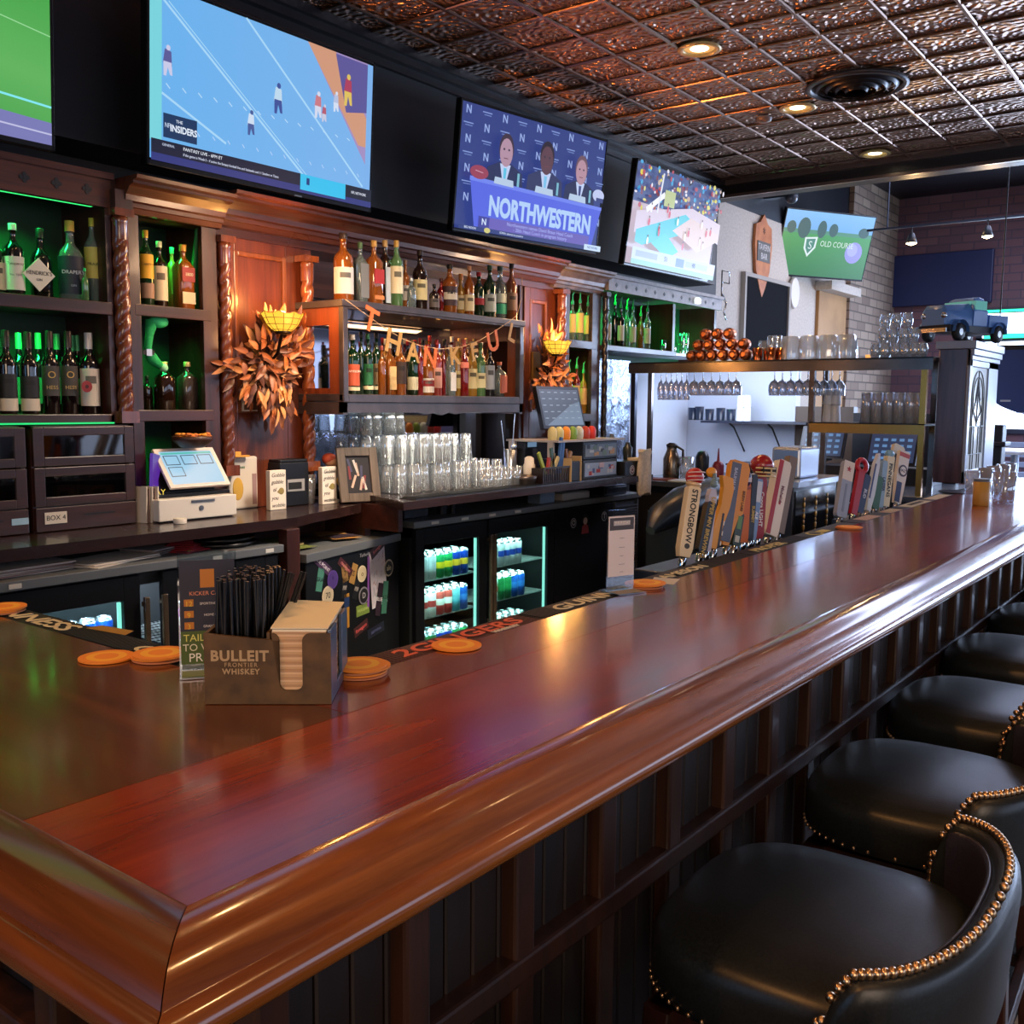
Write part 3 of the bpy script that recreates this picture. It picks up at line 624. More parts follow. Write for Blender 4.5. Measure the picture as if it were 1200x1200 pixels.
def place_cans(x0, x1, y, z, kinds, what, rows=2):
    "front rows of cans on a shelf; kinds = list of (colours, count, description)"
    x = x0 + .036
    for cols, cnt, desc, r, h in kinds:
        first = None
        for i in range(cnt):
            for k in range(rows):
                if first is None:
                    mb, ms = can_mesh('can', *cols, r=r, h=h); first = mb.build('drink_can', ms); o = first; tag(o, desc + ' ' + what, 'can', desc + ' ' + what)
                else: o = dup(first)
                o.location = (x + r, y + .05 + r + k * (2 * r + .006), z)
            x += 2 * r + .003
            if x > x1: return
Lc = thing('bottle_cooler', 'black undercounter cooler with steel top, left, holding blue and yellow cans', 'cooler', (2.0, 3.7, 0))
cooler(Lc, 1.05, 2.86, 3.45, .92, [(1.50, 2.09, 2.17), (2.33, 2.77, 2.25)])
Rc = thing('bottle_cooler', 'black back bar cooler with two lit glass doors and steel top', 'cooler', (5.0, 3.8, 0))
cooler(Rc, 3.86, 6.27, 3.58, .92, [(3.95, 4.42, 4.50), (4.58, 5.11, 4.535)], [(5.20, 5.90)], (5.93, 6.25))
for px in (510, 545, 577, 607):
    p = at(px, {510: 621, 545: 615, 577: 610, 607: 601}[px], Y=3.567); MB().box(p.x - .03, p.x + .03, 3.5655, 3.568, .895, .91).build('price_tag', mat((205, 205, 200), .6), Rc)
for px, py in ((18, 690), (75, 0), (255, 653), (316, 644)):
    p = at(px, py or 660, Y=3.437)
    if py: MB().box(p.x - .022, p.x + .022, 3.4355, 3.438, .893, .91).build('price_tag', mat((205, 205, 200), .6), Lc)
BLU = ((150, 190, 60), (210, 225, 150), (28, 74, 170)); COORS = ((210, 214, 216), (196, 204, 214), (190, 200, 210)); SPRITE = ((40, 140, 80), (235, 205, 40), (40, 150, 90)); MODEL = ((30, 60, 150), (230, 180, 50), (24, 60, 160))
RB = ((200, 205, 215), (36, 66, 160), (210, 215, 220)); PBR = ((190, 60, 60), (228, 228, 224), (200, 84, 78)); WHTC = ((230, 235, 236), (180, 60, 60), (225, 230, 232)); BUDL = ((26, 74, 160), (46, 110, 190), (30, 80, 170)); TEAL = ((70, 150, 170), (90, 170, 190), (120, 190, 205)); GREEN = ((24, 104, 60), (30, 120, 66), (28, 110, 62))
place_cans(1.50, 2.1, 3.45, .57, [(BLU, 8, 'blue-topped yellow-green can', .033, .15)], 'on the left cooler upper shelf', 1)
place_cans(2.33, 2.8, 3.45, .57, [(((170, 60, 160), (235, 235, 240), (200, 90, 190)), 6, 'pink and white can', .033, .15)], 'on the left cooler second door shelf', 1)
place_cans(3.95, 4.42, 3.58, .57, [(COORS, 2, 'pale green and white can', .033, .15), (SPRITE, 2, 'yellow and green can', .034, .15), (MODEL, 2, 'blue can with golden shield', .033, .15)], 'on the top shelf behind the first glass door')
place_cans(3.95, 4.42, 3.58, .36, [(WHTC, 2, 'white can with dark blue print', .033, .15), (PBR, 2, 'white can with red bands', .033, .15), (TEAL, 1, 'teal can', .033, .15), (BUDL, 1, 'bright blue can', .033, .15)], 'on the middle shelf behind the first glass door')
place_cans(3.95, 4.42, 3.58, .14, [(GREEN, 2, 'green can', .033, .13), (MODEL, 2, 'dark blue can', .033, .13), (SPRITE, 2, 'yellow-green can', .033, .13)], 'on the bottom behind the first glass door')
place_cans(4.58, 5.0, 3.58, .57, [(COORS, 1, 'yellowish white can', .033, .15), (RB, 4, 'slim silver and blue can', .028, .15)], 'on the top shelf behind the second glass door')
place_cans(4.58, 5.0, 3.58, .36, [(WHTC, 1, 'white and red can', .033, .15), (GREEN, 2, 'dark green can', .033, .15), (BUDL, 2, 'royal blue can', .033, .15)], 'on the middle shelf behind the second glass door')
place_cans(4.58, 5.0, 3.58, .14, [(GREEN, 3, 'small green can', .033, .12), (COORS, 2, 'pale can', .033, .12)], 'on the bottom behind the second glass door')
for i, q in enumerate([q for q in bpy.data.objects if q.get('group') == 'blue-topped yellow-green can on the left cooler upper shelf']): text('Coors', q, q.location + Vector((-.006, -.0345, .085)), .03, mat((235, 240, 240), .4), shear=.3); text('EDGE', q, q.location + Vector((-.006, -.0345, .055)), .024, mat((24, 60, 50), .4))
# round badges and portrait sticker on the solid door
def disc_sticker(parent, x, y, z, r, c1, c2, body, tcol, sz, name='sticker'):
    o = MB().lathe([(r, 0), (r, .0015)], (x, y, z), 24, 0, 'Y').lathe([(r * .82, .0015), (r * .82, .0022)], (x, y, z), 24, 1, 'Y').build(name, [mat(c1, .5), mat(c2, .5)], parent)
    if body: text(body, o, (x, y - .0026, z), sz, mat(tcol, .5))
    return o
p = at(672, 613, Y=3.58); disc_sticker(Rc, p.x, 3.58, p.z, .033, (150, 150, 155), (12, 12, 16), 'O', (200, 200, 205), .05)
p = at(708, 605, Y=3.58); disc_sticker(Rc, p.x, 3.58, p.z, .033, (150, 150, 155), (12, 12, 16), 'T', (200, 200, 205), .05)
p = at(686, 613, Y=3.578)
MB().lathe([(.032, 0), (.036, .001)], (p.x, 3.58, p.z + .03), 16, 1, 'Y').lathe([(.024, .0011), (.024, .002)], (p.x, 3.58, p.z + .014), 16, 0, 'Y').prism([(p.x - .045, 3.578, p.z - .07), (p.x + .045, 3.578, p.z - .07), (p.x + .035, 3.578, p.z - .02), (p.x, 3.578, p.z + .0), (p.x - .035, 3.578, p.z - .02)], (0, .0015, 0), 2).build('portrait_sticker', [mat((185, 165, 160), .5), mat((16, 14, 20), .5), mat((120, 40, 44), .5)], Rc)
# sticker covered cooler between
Kc = thing('sticker_cooler', 'black cooler covered in stickers and a map, between the two lit coolers', 'cooler', (0, 0, 0))
K = .84
MB().box(0, K, .0, .5, 0, .82).build('cabinet_body', mat((14, 16, 20), .5, spec=.2), Kc, bev=.004)
MB().box(-.01, K + .005, -.012, .5, .82, .86).build('steel_top', mat((104, 108, 112), .4, .35), Kc, bev=.003)
def stick(px, py, w_, h_, rot, c, body='', tc=(230, 230, 230), ts=.02, lay=0):
    u = (px - 365) / 120 * K + (py - 700) * .00012; z = .86 - (py - (648 - (px - 365) * .225)) * (.0036 + (px - 365) * -.0000022 * 0)
    y = -.0015 - lay * .0015
    M = Matrix.Rotation(rot, 3, 'Y')
    pts = [Vector((u, y, z)) + M @ Vector((a * w_ / 2, 0, b * h_ / 2)) for a, b in ((-1, -1), (1, -1), (1, 1), (-1, 1))]
    o = MB().prism(pts, (0, .0014, 0)).build('sticker', mat(c, .45), Kc)
    if body: text(body, o, (u, y - .0006, z), ts, mat(tc, .5), (PI / 2, rot, 0))
    return u, z
stick(384, 662, .165, .045, .62, (66, 40, 70), 'BLUE POINT', (225, 215, 225), .026)
stick(381, 682, .05, .11, .25, (70, 128, 112), 'SKA', (30, 60, 60), .03)
stick(412, 667, .14, .04, .65, (70, 30, 36), 'rinnegans', (200, 120, 120), .026)
stick(411, 676, .05, .085, -.15, (140, 108, 60), '7', (60, 40, 20), .04)
stick(422, 677, .05, .10, .4, (156, 118, 60), 'S', (60, 40, 20), .04)
stick(410, 696, .045, .10, .1, (20, 20, 24), '////', (190, 185, 175), .03)
stick(425, 699, .045, .10, .35, (20, 20, 24), '////', (190, 185, 175), .03)
stick(412, 728, .045, .17, 0, (166, 120, 40), '', lay=0); stick(412, 716, .045, .05, 0, (30, 50, 90), '', lay=1)
stick(390, 723, .14, .055, .05, (34, 34, 42), '- - -', (70, 70, 80), .03)
stick(433, 729, .12, .055, -.03, (112, 134, 60), 'HUGGING', (170, 190, 110), .022)
stick(430, 755, .13, .05, -.25, (60, 30, 32), 'finnegans', (210, 90, 90), .028)
stick(450, 762, .16, .05, -.12, (24, 28, 44), 'BREWING', (80, 90, 130), .022)
mu, mz = stick(455, 685, .15, .30, -.10, (196, 190, 198), '', lay=0)
stick(455, 642, .15, .05, -.45, (60, 34, 40), 'finnegans', (220, 120, 120), .028, 1)
stick(441, 690, .018, .26, .02, (130, 80, 160), '', lay=1)
stick(455, 717, .05, .17, .25, (44, 30, 44), 'BLUE', (225, 220, 225), .028, 2)
stick(463, 715, .05, .17, .15, (58, 110, 92), 'SKOL', (30, 60, 50), .03, 2)
for px, py, r, c1, c2, b_, tc in ((395, 683, .045, (80, 56, 130), (70, 48, 118), '*', (50, 34, 90)), (389, 704, .047, (200, 186, 158), (186, 172, 144), '70', (40, 40, 40)), (432, 678, .042, (200, 184, 150), (190, 174, 138), 'o', (90, 70, 40)), (434, 709, .045, (120, 120, 124), (18, 18, 22), 'D', (180, 180, 184)), (469, 672, .045, (170, 160, 140), (18, 18, 22), 'ale', (190, 180, 150))):
    u = (px - 365) / 120 * K; z = .86 - (py - (648 - (px - 365) * .225)) * .0036
    disc_sticker(Kc, u, -.003, z, r, c1, c2, b_, tc, r * .9)
text('TurboAir', Kc, (.50, -.002, .79), .026, mat((150, 150, 155), .4), shear=.2)
mp_ = MB()
for i in range(26):
    u = mu + random.uniform(-.06, .06); z = mz + random.uniform(-.13, .13); a = random.uniform(0, 3)
    mp_.obox((u, -.0022, z), random.uniform(.02, .05), .0006, .0018, 0, random.randrange(3), ry=a)
mp_.build('map_lines', [mat((150, 140, 160), .6), mat((180, 120, 120), .6), mat((120, 150, 150), .6)], Kc)
Kc.location = (2.995, 3.445, 0); Kc.rotation_euler = (0, 0, .235)
# papers on the cooler tops
def papers(name, lb, cat, cx, cy, z, w_, d_, n, cols, rz=0, h=.004):
    mb = MB()
    for i in range(n): mb.obox((cx + random.uniform(-.012, .012), cy + random.uniform(-.01, .01), z + i * h), w_, d_, h * .9, rz + random.uniform(-.12, .12), i % len(cols))
    o = mb.build(name, [mat(c, .7) for c in cols]); tag(o, lb, cat); return o
papers('paper_stack', 'pile of creased paper menus at the left end of the cooler top', 'papers', 1.75, 3.66, .921, .36, .28, 7, [(190, 180, 175), (120, 90, 86), (150, 140, 138)], .1)
papers('paper_stack', 'thin white envelope stack on the cooler top below the BOX 4 drawer', 'papers', 2.12, 3.60, .921, .34, .2, 3, [(205, 198, 190), (180, 170, 160)], .25)
papers('paper_stack', 'small stack of papers beside the red cloth on the cooler top', 'papers', 2.37, 3.69, .921, .2, .18, 5, [(170, 160, 160), (110, 100, 100)], .4)
fc = MB()
for i in range(7): fc.obox((2.50 + i * .004, 3.62 + i * .012, .921 + i * .005), .22 - i * .02, .16 - i * .012, .007, .3 + .1 * i)
o = fc.build('red_cloth', mat((140, 18, 34), .8), bev=.003); tag(o, 'folded red cloth on the cooler under the register', 'cloth')
o = MB().lathe([(.15, 0), (.17, .012), (.165, .02), (.15, .016)], (2.68, 3.66, .921), 24).lathe([(.14, .02), (.16, .032), (.155, .04), (.14, .036)], (2.68, 3.66, .921), 24).build('serving_tray', mat((16, 16, 18), .35)); tag(o, 'stacked round black serving trays on the left cooler', 'tray')
mg = MB()
for i in range(16): mg.obox((.08 + random.uniform(0, .66), .12 + random.uniform(0, .26), .8605 + i * .0012), .16, .11, .0012, random.uniform(0, 3), i % 5)
o = mg.build('magazine_pile', [mat(c, .5) for c in ((150, 110, 60), (70, 44, 40), (190, 170, 120), (110, 120, 60), (50, 40, 50))], loc=(0, 0, 0)); tag(o, 'spread of colourful flyers on top of the sticker cooler', 'papers'); o.location = (2.995, 3.445, 0); o.rotation_euler = (0, 0, .235)
o = MB().obox((4.0, 3.75, .921), .22, .12, .05, .1).obox((4.0, 3.75, .971), .2, .1, .03, .1).lathe([(.03, 0), (.03, .06)], (4.25, 3.72, .921), 12).lathe([(.018, 0), (.018, .09)], (4.32, 3.70, .921), 12).build('bar_tool_set', mat((34, 34, 40), .3, .5), bev=.006); tag(o, 'dark bar tools lying on the cooler under the drip rail', 'tools')
o = MB().box(5.08, 5.24, 3.62, 3.72, .921, 1.0).build('card_box', mat((110, 128, 150), .5), bev=.004); tag(o, 'blue-grey box on the cooler under the raised counter', 'box')
o = MB().obox((5.5, 3.72, .921), .34, .2, .05, .03).build('towel_stack', mat((180, 172, 166), .8), bev=.012); tag(o, 'folded pale towels on the cooler under the counter', 'towel')
o = MB().box(5.85, 6.15, 3.62, 3.86, .921, .985).box(5.87, 6.13, 3.61, 3.62, .93, .975).build('steel_tray', DSTEEL, bev=.004); tag(o, 'dark steel tray at the right end of the cooler', 'tray')
# ================================================================== TELEVISIONS
def grad(c1, c2, c3=None, ax=(1, 0, .5), s=1.0):
    m = bpy.data.materials.new('display'); m.use_nodes = True; nt = m.node_tree; n = nt.nodes; l = nt.links; b = n['Principled BSDF']
    tc = n.new('ShaderNodeTexCoord'); d = n.new('ShaderNodeVectorMath'); d.operation = 'DOT_PRODUCT'; d.inputs[1].default_value = ax
    cr = n.new('ShaderNodeValToRGB'); cr.color_ramp.elements[0].color = lin(c1); cr.color_ramp.elements[1].color = lin(c2 if not c3 else c3)
    if c3: e = cr.color_ramp.elements.new(.5); e.color = lin(c2)
    l.new(tc.outputs['Generated'], d.inputs[0]); l.new(d.outputs['Value'], cr.inputs[0]); l.new(cr.outputs[0], b.inputs['Emission Color'])
    b.inputs['Emission Strength'].default_value = s; b.inputs['Base Color'].default_value = (.01, .01, .01, 1); b.inputs['Roughness'].default_value = .35
    return m
class Art:
    "flat picture of coloured shapes on a W x H display, u to the right, v up"
    def __init__(s, W, H): s.W, s.H = W, H; s.mb = MB(); s.mats = []; s.ix = {}; s.k = 0
    def m(s, c):
        key = c if isinstance(c, tuple) else id(c)
        if key not in s.ix: s.ix[key] = len(s.mats); s.mats.append(screen(c) if isinstance(c, tuple) else c)
        return s.ix[key]
    def P(s, u, v, k): return Vector(((u - .5) * s.W, -.0002 * k, (v - .5) * s.H))
    def poly(s, pts, c): s.k += 1; s.mb.poly([s.P(u, v, s.k) for u, v in pts], s.m(c)); return s
    def rect(s, u0, v0, u1, v1, c): return s.poly([(u0, v0), (u1, v0), (u1, v1), (u0, v1)], c)
    def line(s, u0, v0, u1, v1, w, c):
        dx, dy = (u1 - u0) * s.W, (v1 - v0) * s.H; L = math.hypot(dx, dy) or 1; nx, ny = -dy / L * w / 2 / s.W, dx / L * w / 2 / s.H
        return s.poly([(u0 + nx, v0 + ny), (u1 + nx, v1 + ny), (u1 - nx, v1 - ny), (u0 - nx, v0 - ny)][::-1], c)
    def ell(s, u, v, a, b, c, n=18): return s.poly([(u + a * math.cos(2 * PI * i / n), v + b * math.sin(2 * PI * i / n)) for i in range(n)], c)
    def done(s, parent, y):
        o = s.mb.build('screen', s.mats, parent)
        for v in o.data.vertices: v.co.y += y
        s.o = o; s.y = y; return o
    def text(s, body, u, v, size, c, **k): return text(body, s.o, G(s.o) + Vector(((u - .5) * s.W, s.y - .0002 * s.k - .0012, (v - .5) * s.H)), size, screen(c), ext=.0002, **k)
def tv(label, W, H, bez=.012, chin=.02):
    r = thing('television', label, 'television')
    f = MB(); f.box(-W / 2, W / 2, .004, .045, -H / 2, H / 2).box(-W / 2, W / 2, -.004, .004, -H / 2, -H / 2 + chin).box(-W / 2, W / 2, -.004, .004, H / 2 - bez, H / 2).box(-W / 2, -W / 2 + bez, -.004, .004, -H / 2, H / 2).box(W / 2 - bez, W / 2, -.004, .004, -H / 2, H / 2)
    f.build('frame', mat((8, 8, 12), .25), r, bev=.002)
    MB().box(-.18, .18, .045, .065, -.16, .16).box(-.03, .03, .065, .2, -.04, .04).build('wall_mount', mat((14, 14, 16), .4, .5), r)
    return r, Art(W - 2 * bez, H - bez - chin)
def person_art(A, u, v, s, suit, skin, hair, tie, shirt=(190, 205, 240)):
    A.poly([(u - .13 * s, v - .22 * s), (u + .13 * s, v - .22 * s), (u + .115 * s, v + .01 * s), (u + .04 * s, v + .07 * s), (u - .04 * s, v + .07 * s), (u - .115 * s, v + .01 * s)], suit)
    A.poly([(u - .035 * s, v + .06 * s), (u, v - .16 * s), (u + .035 * s, v + .06 * s)], shirt)
    A.poly([(u - .010 * s, v + .03 * s), (u - .006 * s, v - .15 * s), (u + .006 * s, v - .15 * s), (u + .010 * s, v + .03 * s)], tie)
    A.ell(u, v + .185 * s, .048 * s, .125 * s, hair); A.ell(u, v + .155 * s, .042 * s, .115 * s, skin)
    for k in (-1, 1): A.ell(u + k * .016 * s, v + .18 * s, .006 * s, .009 * s, (50, 40, 60))
    A.rect(u - .014 * s, v + .105 * s, u + .014 * s, v + .112 * s, (110, 60, 70))
# TV 1 soccer
W, H = 1.28, .74
t, A1 = tv('television cut by the picture edge showing a green soccer pitch', W, H)
A1.rect(0, 0, 1, 1, grad((50, 150, 60), (96, 178, 92), (60, 160, 66), (.2, 0, .9))).poly([(0, .86), (1, .84), (1, 1), (0, 1)], (30, 90, 200)).poly([(.5, 1), (1, .87), (1, .83), (.5, .92)], (40, 190, 230)).poly([(.7, 1), (1, .94), (1, 1)], (20, 60, 160))
for a, b_, c, d in ((.5, .86, 1, .76), (.5, .68, 1, .56), (.4, .70, .85, .60)): A1.line(a, b_, c, d, .004, (150, 215, 150))
A1.line(0, .30, 1, .20, .008, (130, 230, 240)).poly([(0, .0), (1, .0), (1, .12), (0, .2)], (120, 120, 180)).line(0, .12, 1, .06, .006, (190, 190, 225)).ell(.87, .86, .018, .05, (225, 215, 70)).rect(.86, .77, .88, .81, (225, 215, 120))
A1.done(t, -.001); t.location = (1.86 - W / 2, 3.75, 2.56 + H / 2); t.rotation_euler = (.05, 0, 0)
p = at(67, 177, Y=3.75); t.location = (p.x - W / 2, 3.75, p.z + H / 2)
# TV 2 american football
W, H = 1.28, .736
t, A2 = tv('large television showing a washed blue football field with a news ticker', W, H, chin=.03)
A2.rect(0, 0, 1, 1, grad((104, 176, 236), (120, 176, 232), (142, 160, 222), (.55, 0, -.75 + .75)))
A2.rect(0, .12, .045, 1, grad((120, 210, 220), (140, 150, 225), (150, 150, 230), (0, 0, -1)))
for a, b_, c, d in ((.05, .93, .66, .11), (.38, 1, .96, .14), (.045, .40, .3, .2)): A2.line(a, b_, c, d, .010, (166, 212, 245))
A2.line(.07, .93, .68, .11, .004, (170, 215, 245))
A2.poly([(.66, 1), (.97, .30), (.97, 1)], (160, 140, 190)).poly([(.66, 1), (.80, 1), (.97, .62), (.97, .42), (.93, .42)], (206, 150, 120)).poly([(.80, .99), (.97, .99), (.97, .66), (.86, .62)], (90, 84, 150))
for i in range(14): A2.line(.06 + i * .062, .46 - .001 * i, .075 + i * .062, .435, .005, (180, 215, 245))
for i in range(13): A2.line(.18 + i * .062, .22, .19 + i * .062, .20, .005, (175, 205, 245))
for u, v, c1, c2, k in ((.52, .56, (190, 215, 235), (60, 80, 150), 1), (.40, .36, (205, 220, 240), (70, 90, 150), .8), (.71, .60, (200, 120, 130), (210, 215, 235), .9), (.80, .66, (180, 190, 220), (210, 220, 240), .7), (.86, .76, (170, 60, 90), (220, 190, 90), 1.1), (.06, .58, (90, 90, 150), (200, 200, 230), .9), (.74, .56, (180, 90, 110), (200, 200, 220), .6)):
    A2.poly([(u - .018 * k, v - .01), (u + .02 * k, v - .02), (u + .017 * k, v + .07 * k), (u - .01 * k, v + .08 * k)], c1).poly([(u - .015 * k, v - .09 * k), (u - .004 * k, v - .09 * k), (u + .002 * k, v - .03), (u + .012 * k, v - .08 * k), (u + .022 * k, v - .08 * k), (u + .018 * k, v), (u - .016 * k, v)], c2).ell(u + .004, v + .09 * k, .009 * k, .018 * k, c2)
A2.rect(.045, .145, .175, .285, (22, 50, 90)).rect(0, 0, 1, .125, (16, 18, 44)).rect(0, 0, 1, .045, (44, 50, 120)).rect(.63, .02, .86, .125, (50, 190, 235)).rect(.66, .06, .675, .105, (20, 50, 120)).rect(.86, .04, 1, .125, (12, 14, 34))
A2.done(t, -.001)
A2.text('INSIDERS', .122, .205, .038, (225, 235, 250), sx=.85, off=.001); A2.text('THE', .105, .25, .018, (225, 235, 250)); A2.text('NFL', .063, .215, .028, (200, 215, 240), sx=.7)
A2.text('GENERAL', .04, .1, .014, (200, 210, 235), align='LEFT'); A2.text('FANTASY LIVE - 6PM ET', .12, .1, .019, (235, 240, 250), align='LEFT'); A2.text("If the game is Week 5 - if active the fantasy football live and Seahawks and 11 Steelers vs Titans", .12, .066, .0155, (215, 222, 245), align='LEFT', sx=.85)
A2.text('NFL NETWORK', .93, .08, .018, (230, 235, 250), sx=.8)
A2.text('SAMSUNG', .62, -.028, .010, (120, 125, 140))
t.location = (3.09, 3.74, 2.891); t.rotation_euler = (math.radians(3.1), 0, math.radians(-.4))
# TV 3 press conference
W, H = 1.25, .72
t, A3 = tv('television showing three suited men at a Northwestern press conference table', W, H)
NB = (48, 62, 128); A3.rect(0, 0, 1, 1, NB)
for r in range(7):
    for c in range(9):
        u = .04 + c * .115 + (r % 2) * .0; v = .95 - r * .115
        if (r + c) % 2 == 0:
            A3.line(u - .012, v - .032, u - .012, v + .032, .008, (150, 170, 225)).line(u + .012, v - .032, u + .012, v + .032, .008, (150, 170, 225)).line(u - .012, v + .03, u + .012, v - .03, .008, (150, 170, 225))
        else: A3.line(u - .03, v + .008, u + .03, v + .008, .006, (130, 150, 210)).line(u - .02, v - .012, u + .025, v - .012, .004, (120, 140, 200))
person_art(A3, .27, .52, 1.0, (36, 42, 84), (176, 140, 160), (60, 44, 60), (90, 190, 225)); person_art(A3, .545, .53, 1.05, (46, 50, 92), (92, 60, 70), (40, 26, 40), (120, 190, 230)); person_art(A3, .80, .52, .95, (34, 38, 78), (180, 140, 155), (110, 80, 90), (50, 60, 120))
A3.poly([(.05, .43), (.98, .40), (.92, 0), (.10, 0)], grad((84, 100, 222), (66, 80, 200), (56, 66, 180), (.3, 0, -.6))).poly([(.05, .43), (.98, .40), (.97, .37), (.05, .395)], (110, 130, 235))
A3.ell(.105, .47, .058, .055, (150, 60, 84)).line(.08, .48, .13, .47, .004, (210, 160, 180)).ell(.945, .50, .045, .055, (190, 200, 235)).rect(.93, .44, .985, .48, (50, 60, 120))
for u in (.26, .535, .78): A3.poly([(u - .06, .41), (u + .07, .405), (u + .065, .46), (u - .055, .465)], (180, 200, 225)); A3.rect(u + .09, .42, u + .105, .53, (120, 180, 200))
A3.rect(.12, .035, .90, .125, (104, 92, 180)).rect(.0, 0, 1, .035, (40, 56, 120)).rect(.12, .035, .19, .125, (60, 60, 150)).ell(.18, .018, .02, .022, (210, 200, 120)).rect(.87, .0, 1, .05, (200, 220, 245))
A3.done(t, -.001)
A3.text('NORTHWESTERN', .54, .215, .15, (176, 205, 245), sx=.74, off=.0065); A3.text('N', .155, .08, .05, (210, 225, 250), off=.001); A3.text('Northwestern names David Braun Head Coach', .54, .098, .03, (170, 180, 240)); A3.text('- 20th Head Coach in program history', .54, .06, .03, (170, 180, 240))
A3.text('BIG NOON', .07, .018, .018, (220, 230, 250)); A3.text('IOWA: altered to practice', .34, .018, .018, (220, 230, 250)); A3.text('NETWORK', .935, .025, .02, (30, 90, 160))
t.location = (5.0, 3.634, 2.886); t.rotation_euler = (math.radians(6.4), 0, math.radians(-8.6))
# TV 4 basketball
t, A4 = tv('television showing a basketball game on a bright court with crowd', W, H)
A4.rect(0, 0, 1, 1, (196, 180, 196)).rect(0, .62, 1, 1, (60, 76, 130))
rs = random.Random(3)
for i in range(240):
    u, v = rs.random(), rs.uniform(.5, 1.0)
    if v < .72 - .35 * abs(u - .3) and u > .28: continue
    A4.ell(u, v, rs.uniform(.008, .02), rs.uniform(.012, .03), rs.choice([(40, 110, 190), (180, 60, 70), (230, 225, 235), (24, 24, 50), (200, 170, 150), (60, 160, 210), (220, 210, 90), (120, 40, 60)]), 7)
A4.poly([(0, .30), (.55, .60), (1, .40), (1, .62), (.62, .70), (.0, .52)], (206, 190, 204)).poly([(.02, .22), (.1, .20), (.75, .50), (.55, .62), (.02, .34)], (60, 190, 205)).poly([(.42, .42), (.75, .26), (1, .44), (1, .50), (.62, .60)], (214, 192, 190)).poly([(.2, .24), (.34, .38), (.52, .22), (.40, .12)], (64, 196, 208))
A4.line(.1, .55, .28, .75, .04, (235, 235, 240)).line(.24, .95, .22, .55, .02, (220, 220, 230)).rect(.28, .64, .40, .80, (180, 190, 120))
for i in range(16):
    u, v = rs.uniform(.1, .9), rs.uniform(.25, .62); A4.ell(u, v, .012, .04, rs.choice([(200, 60, 80), (235, 235, 240)]), 8); A4.ell(u, v + .05, .007, .013, (90, 60, 60), 6)
A4.rect(0, 0, 1, .17, (186, 200, 222)).rect(0, 0, 1, .05, (130, 190, 170)).rect(.5, .06, .6, .15, (90, 120, 190)).rect(.04, .08, .28, .14, (150, 165, 200)).rect(.62, .08, .9, .14, (160, 175, 205))
A4.done(t, -.001); A4.text('51', .38, .11, .05, (50, 60, 110)); A4.text('48', .72, .11, .05, (50, 60, 110))
t.location = (6.754, 3.61, 2.888); t.rotation_euler = (math.radians(8), 0, math.radians(-1.7))
# TV 5 golf
t, A5 = tv('television on the beige wall showing a golf ball on green grass', W, H)
A5.rect(0, 0, 1, 1, grad((40, 120, 60), (56, 146, 66), (50, 170, 80), (0, 0, 1))).rect(0, .68, 1, 1, grad((110, 170, 150), (96, 160, 225), (130, 190, 245), (0, 0, 1))).rect(0, .66, 1, .72, (70, 140, 110))
for u, w_, h_ in ((.08, .05, .12), (.22, .07, .2), (.42, .05, .17), (.55, .05, .13), (.9, .06, .1)): A5.ell(u, .74, w_, h_ * .8, (36, 84, 80))
A5.ell(.83, .42, .10, .17, (150, 150, 226)).ell(.81, .46, .06, .10, (172, 176, 240)).poly([(.25, .60), (.39, .62), (.385, .45), (.31, .30), (.255, .43)], (220, 235, 235)).poly([(.27, .575), (.37, .59), (.365, .46), (.31, .35), (.275, .44)], (60, 130, 110))
A5.done(t, -.001); A5.text('OLD COURSE', .62, .52, .085, (215, 235, 225), sx=.9); A5.text('S', .32, .48, .12, (220, 235, 235))
t.location = (11.02, 4.016, 3.322); t.rotation_euler = (math.radians(15.5), 0, math.radians(-29.1))
# ================================================================== LIGHTING
def downlight(x, y, on=True, lab=''):
    r = thing('recessed_light', lab, 'ceiling light', (x, y, CZ - .02), 'recessed lights in the tin ceiling')
    MB().lathe([(.115, 0), (.12, -.008), (.095, -.014), (.085, -.004), (.085, .02)], (x, y, CZ - .012), 28, 0, caps=(False, False)).build('trim_ring', mat((190, 165, 110), .35, .3), r)
    MB().lathe([(.083, 0), (.083, .004)], (x, y, CZ - .012), 24).build('reflector', mat((214, 184, 110), .4, emit=.5), r)
    MB().lathe([(.032, -.004), (.05, .0)], (x, y, CZ - .0135), 20).build('lamp', screen((255, 236, 200), 9), r)
LLAB = ['nearest recessed round ceiling light above the middle of the bar', 'second recessed round ceiling light beside the air vent', 'small recessed ceiling light near the beam']
for i, (x, y) in enumerate([(5.11, 2.61), (6.46, 2.58), (7.94, 2.54)]): downlight(x, y, True, LLAB[i])
WARM = (255, 196, 130)
for x in (-.3, 1.05, 2.4, 3.76, 5.11, 6.46, 7.94): light('ceiling_spot', 'SPOT', (x, 2.6, CZ - .05), WARM, 34, .05, rot=(0, 0, 0), spread=2.0)
for x in (.2, 1.9, 3.6, 5.3): light('ceiling_spot', 'SPOT', (x, -.1, CZ - .05), WARM, 22, .05, rot=(0, 0, 0), spread=1.9)
light('room_fill', 'AREA', (-2.4, -1.5, 2.7), (255, 226, 200), 150, 3, target=(4.5, 3.6, 1.5))  # added soft fill from behind the camera, stands for no fixture
light('far_room_fill', 'AREA', (11, .5, 4.2), (205, 216, 255), 330, 4, rot=(0, 0, 0))  # added fill that brightens the far room
light('side_spot', 'SPOT', (-1.2, 1.2, 3.3), (255, 176, 100), 110, .08, target=(.9, 1.2, 1.07), spread=1.2)
GR = (30, 255, 110)
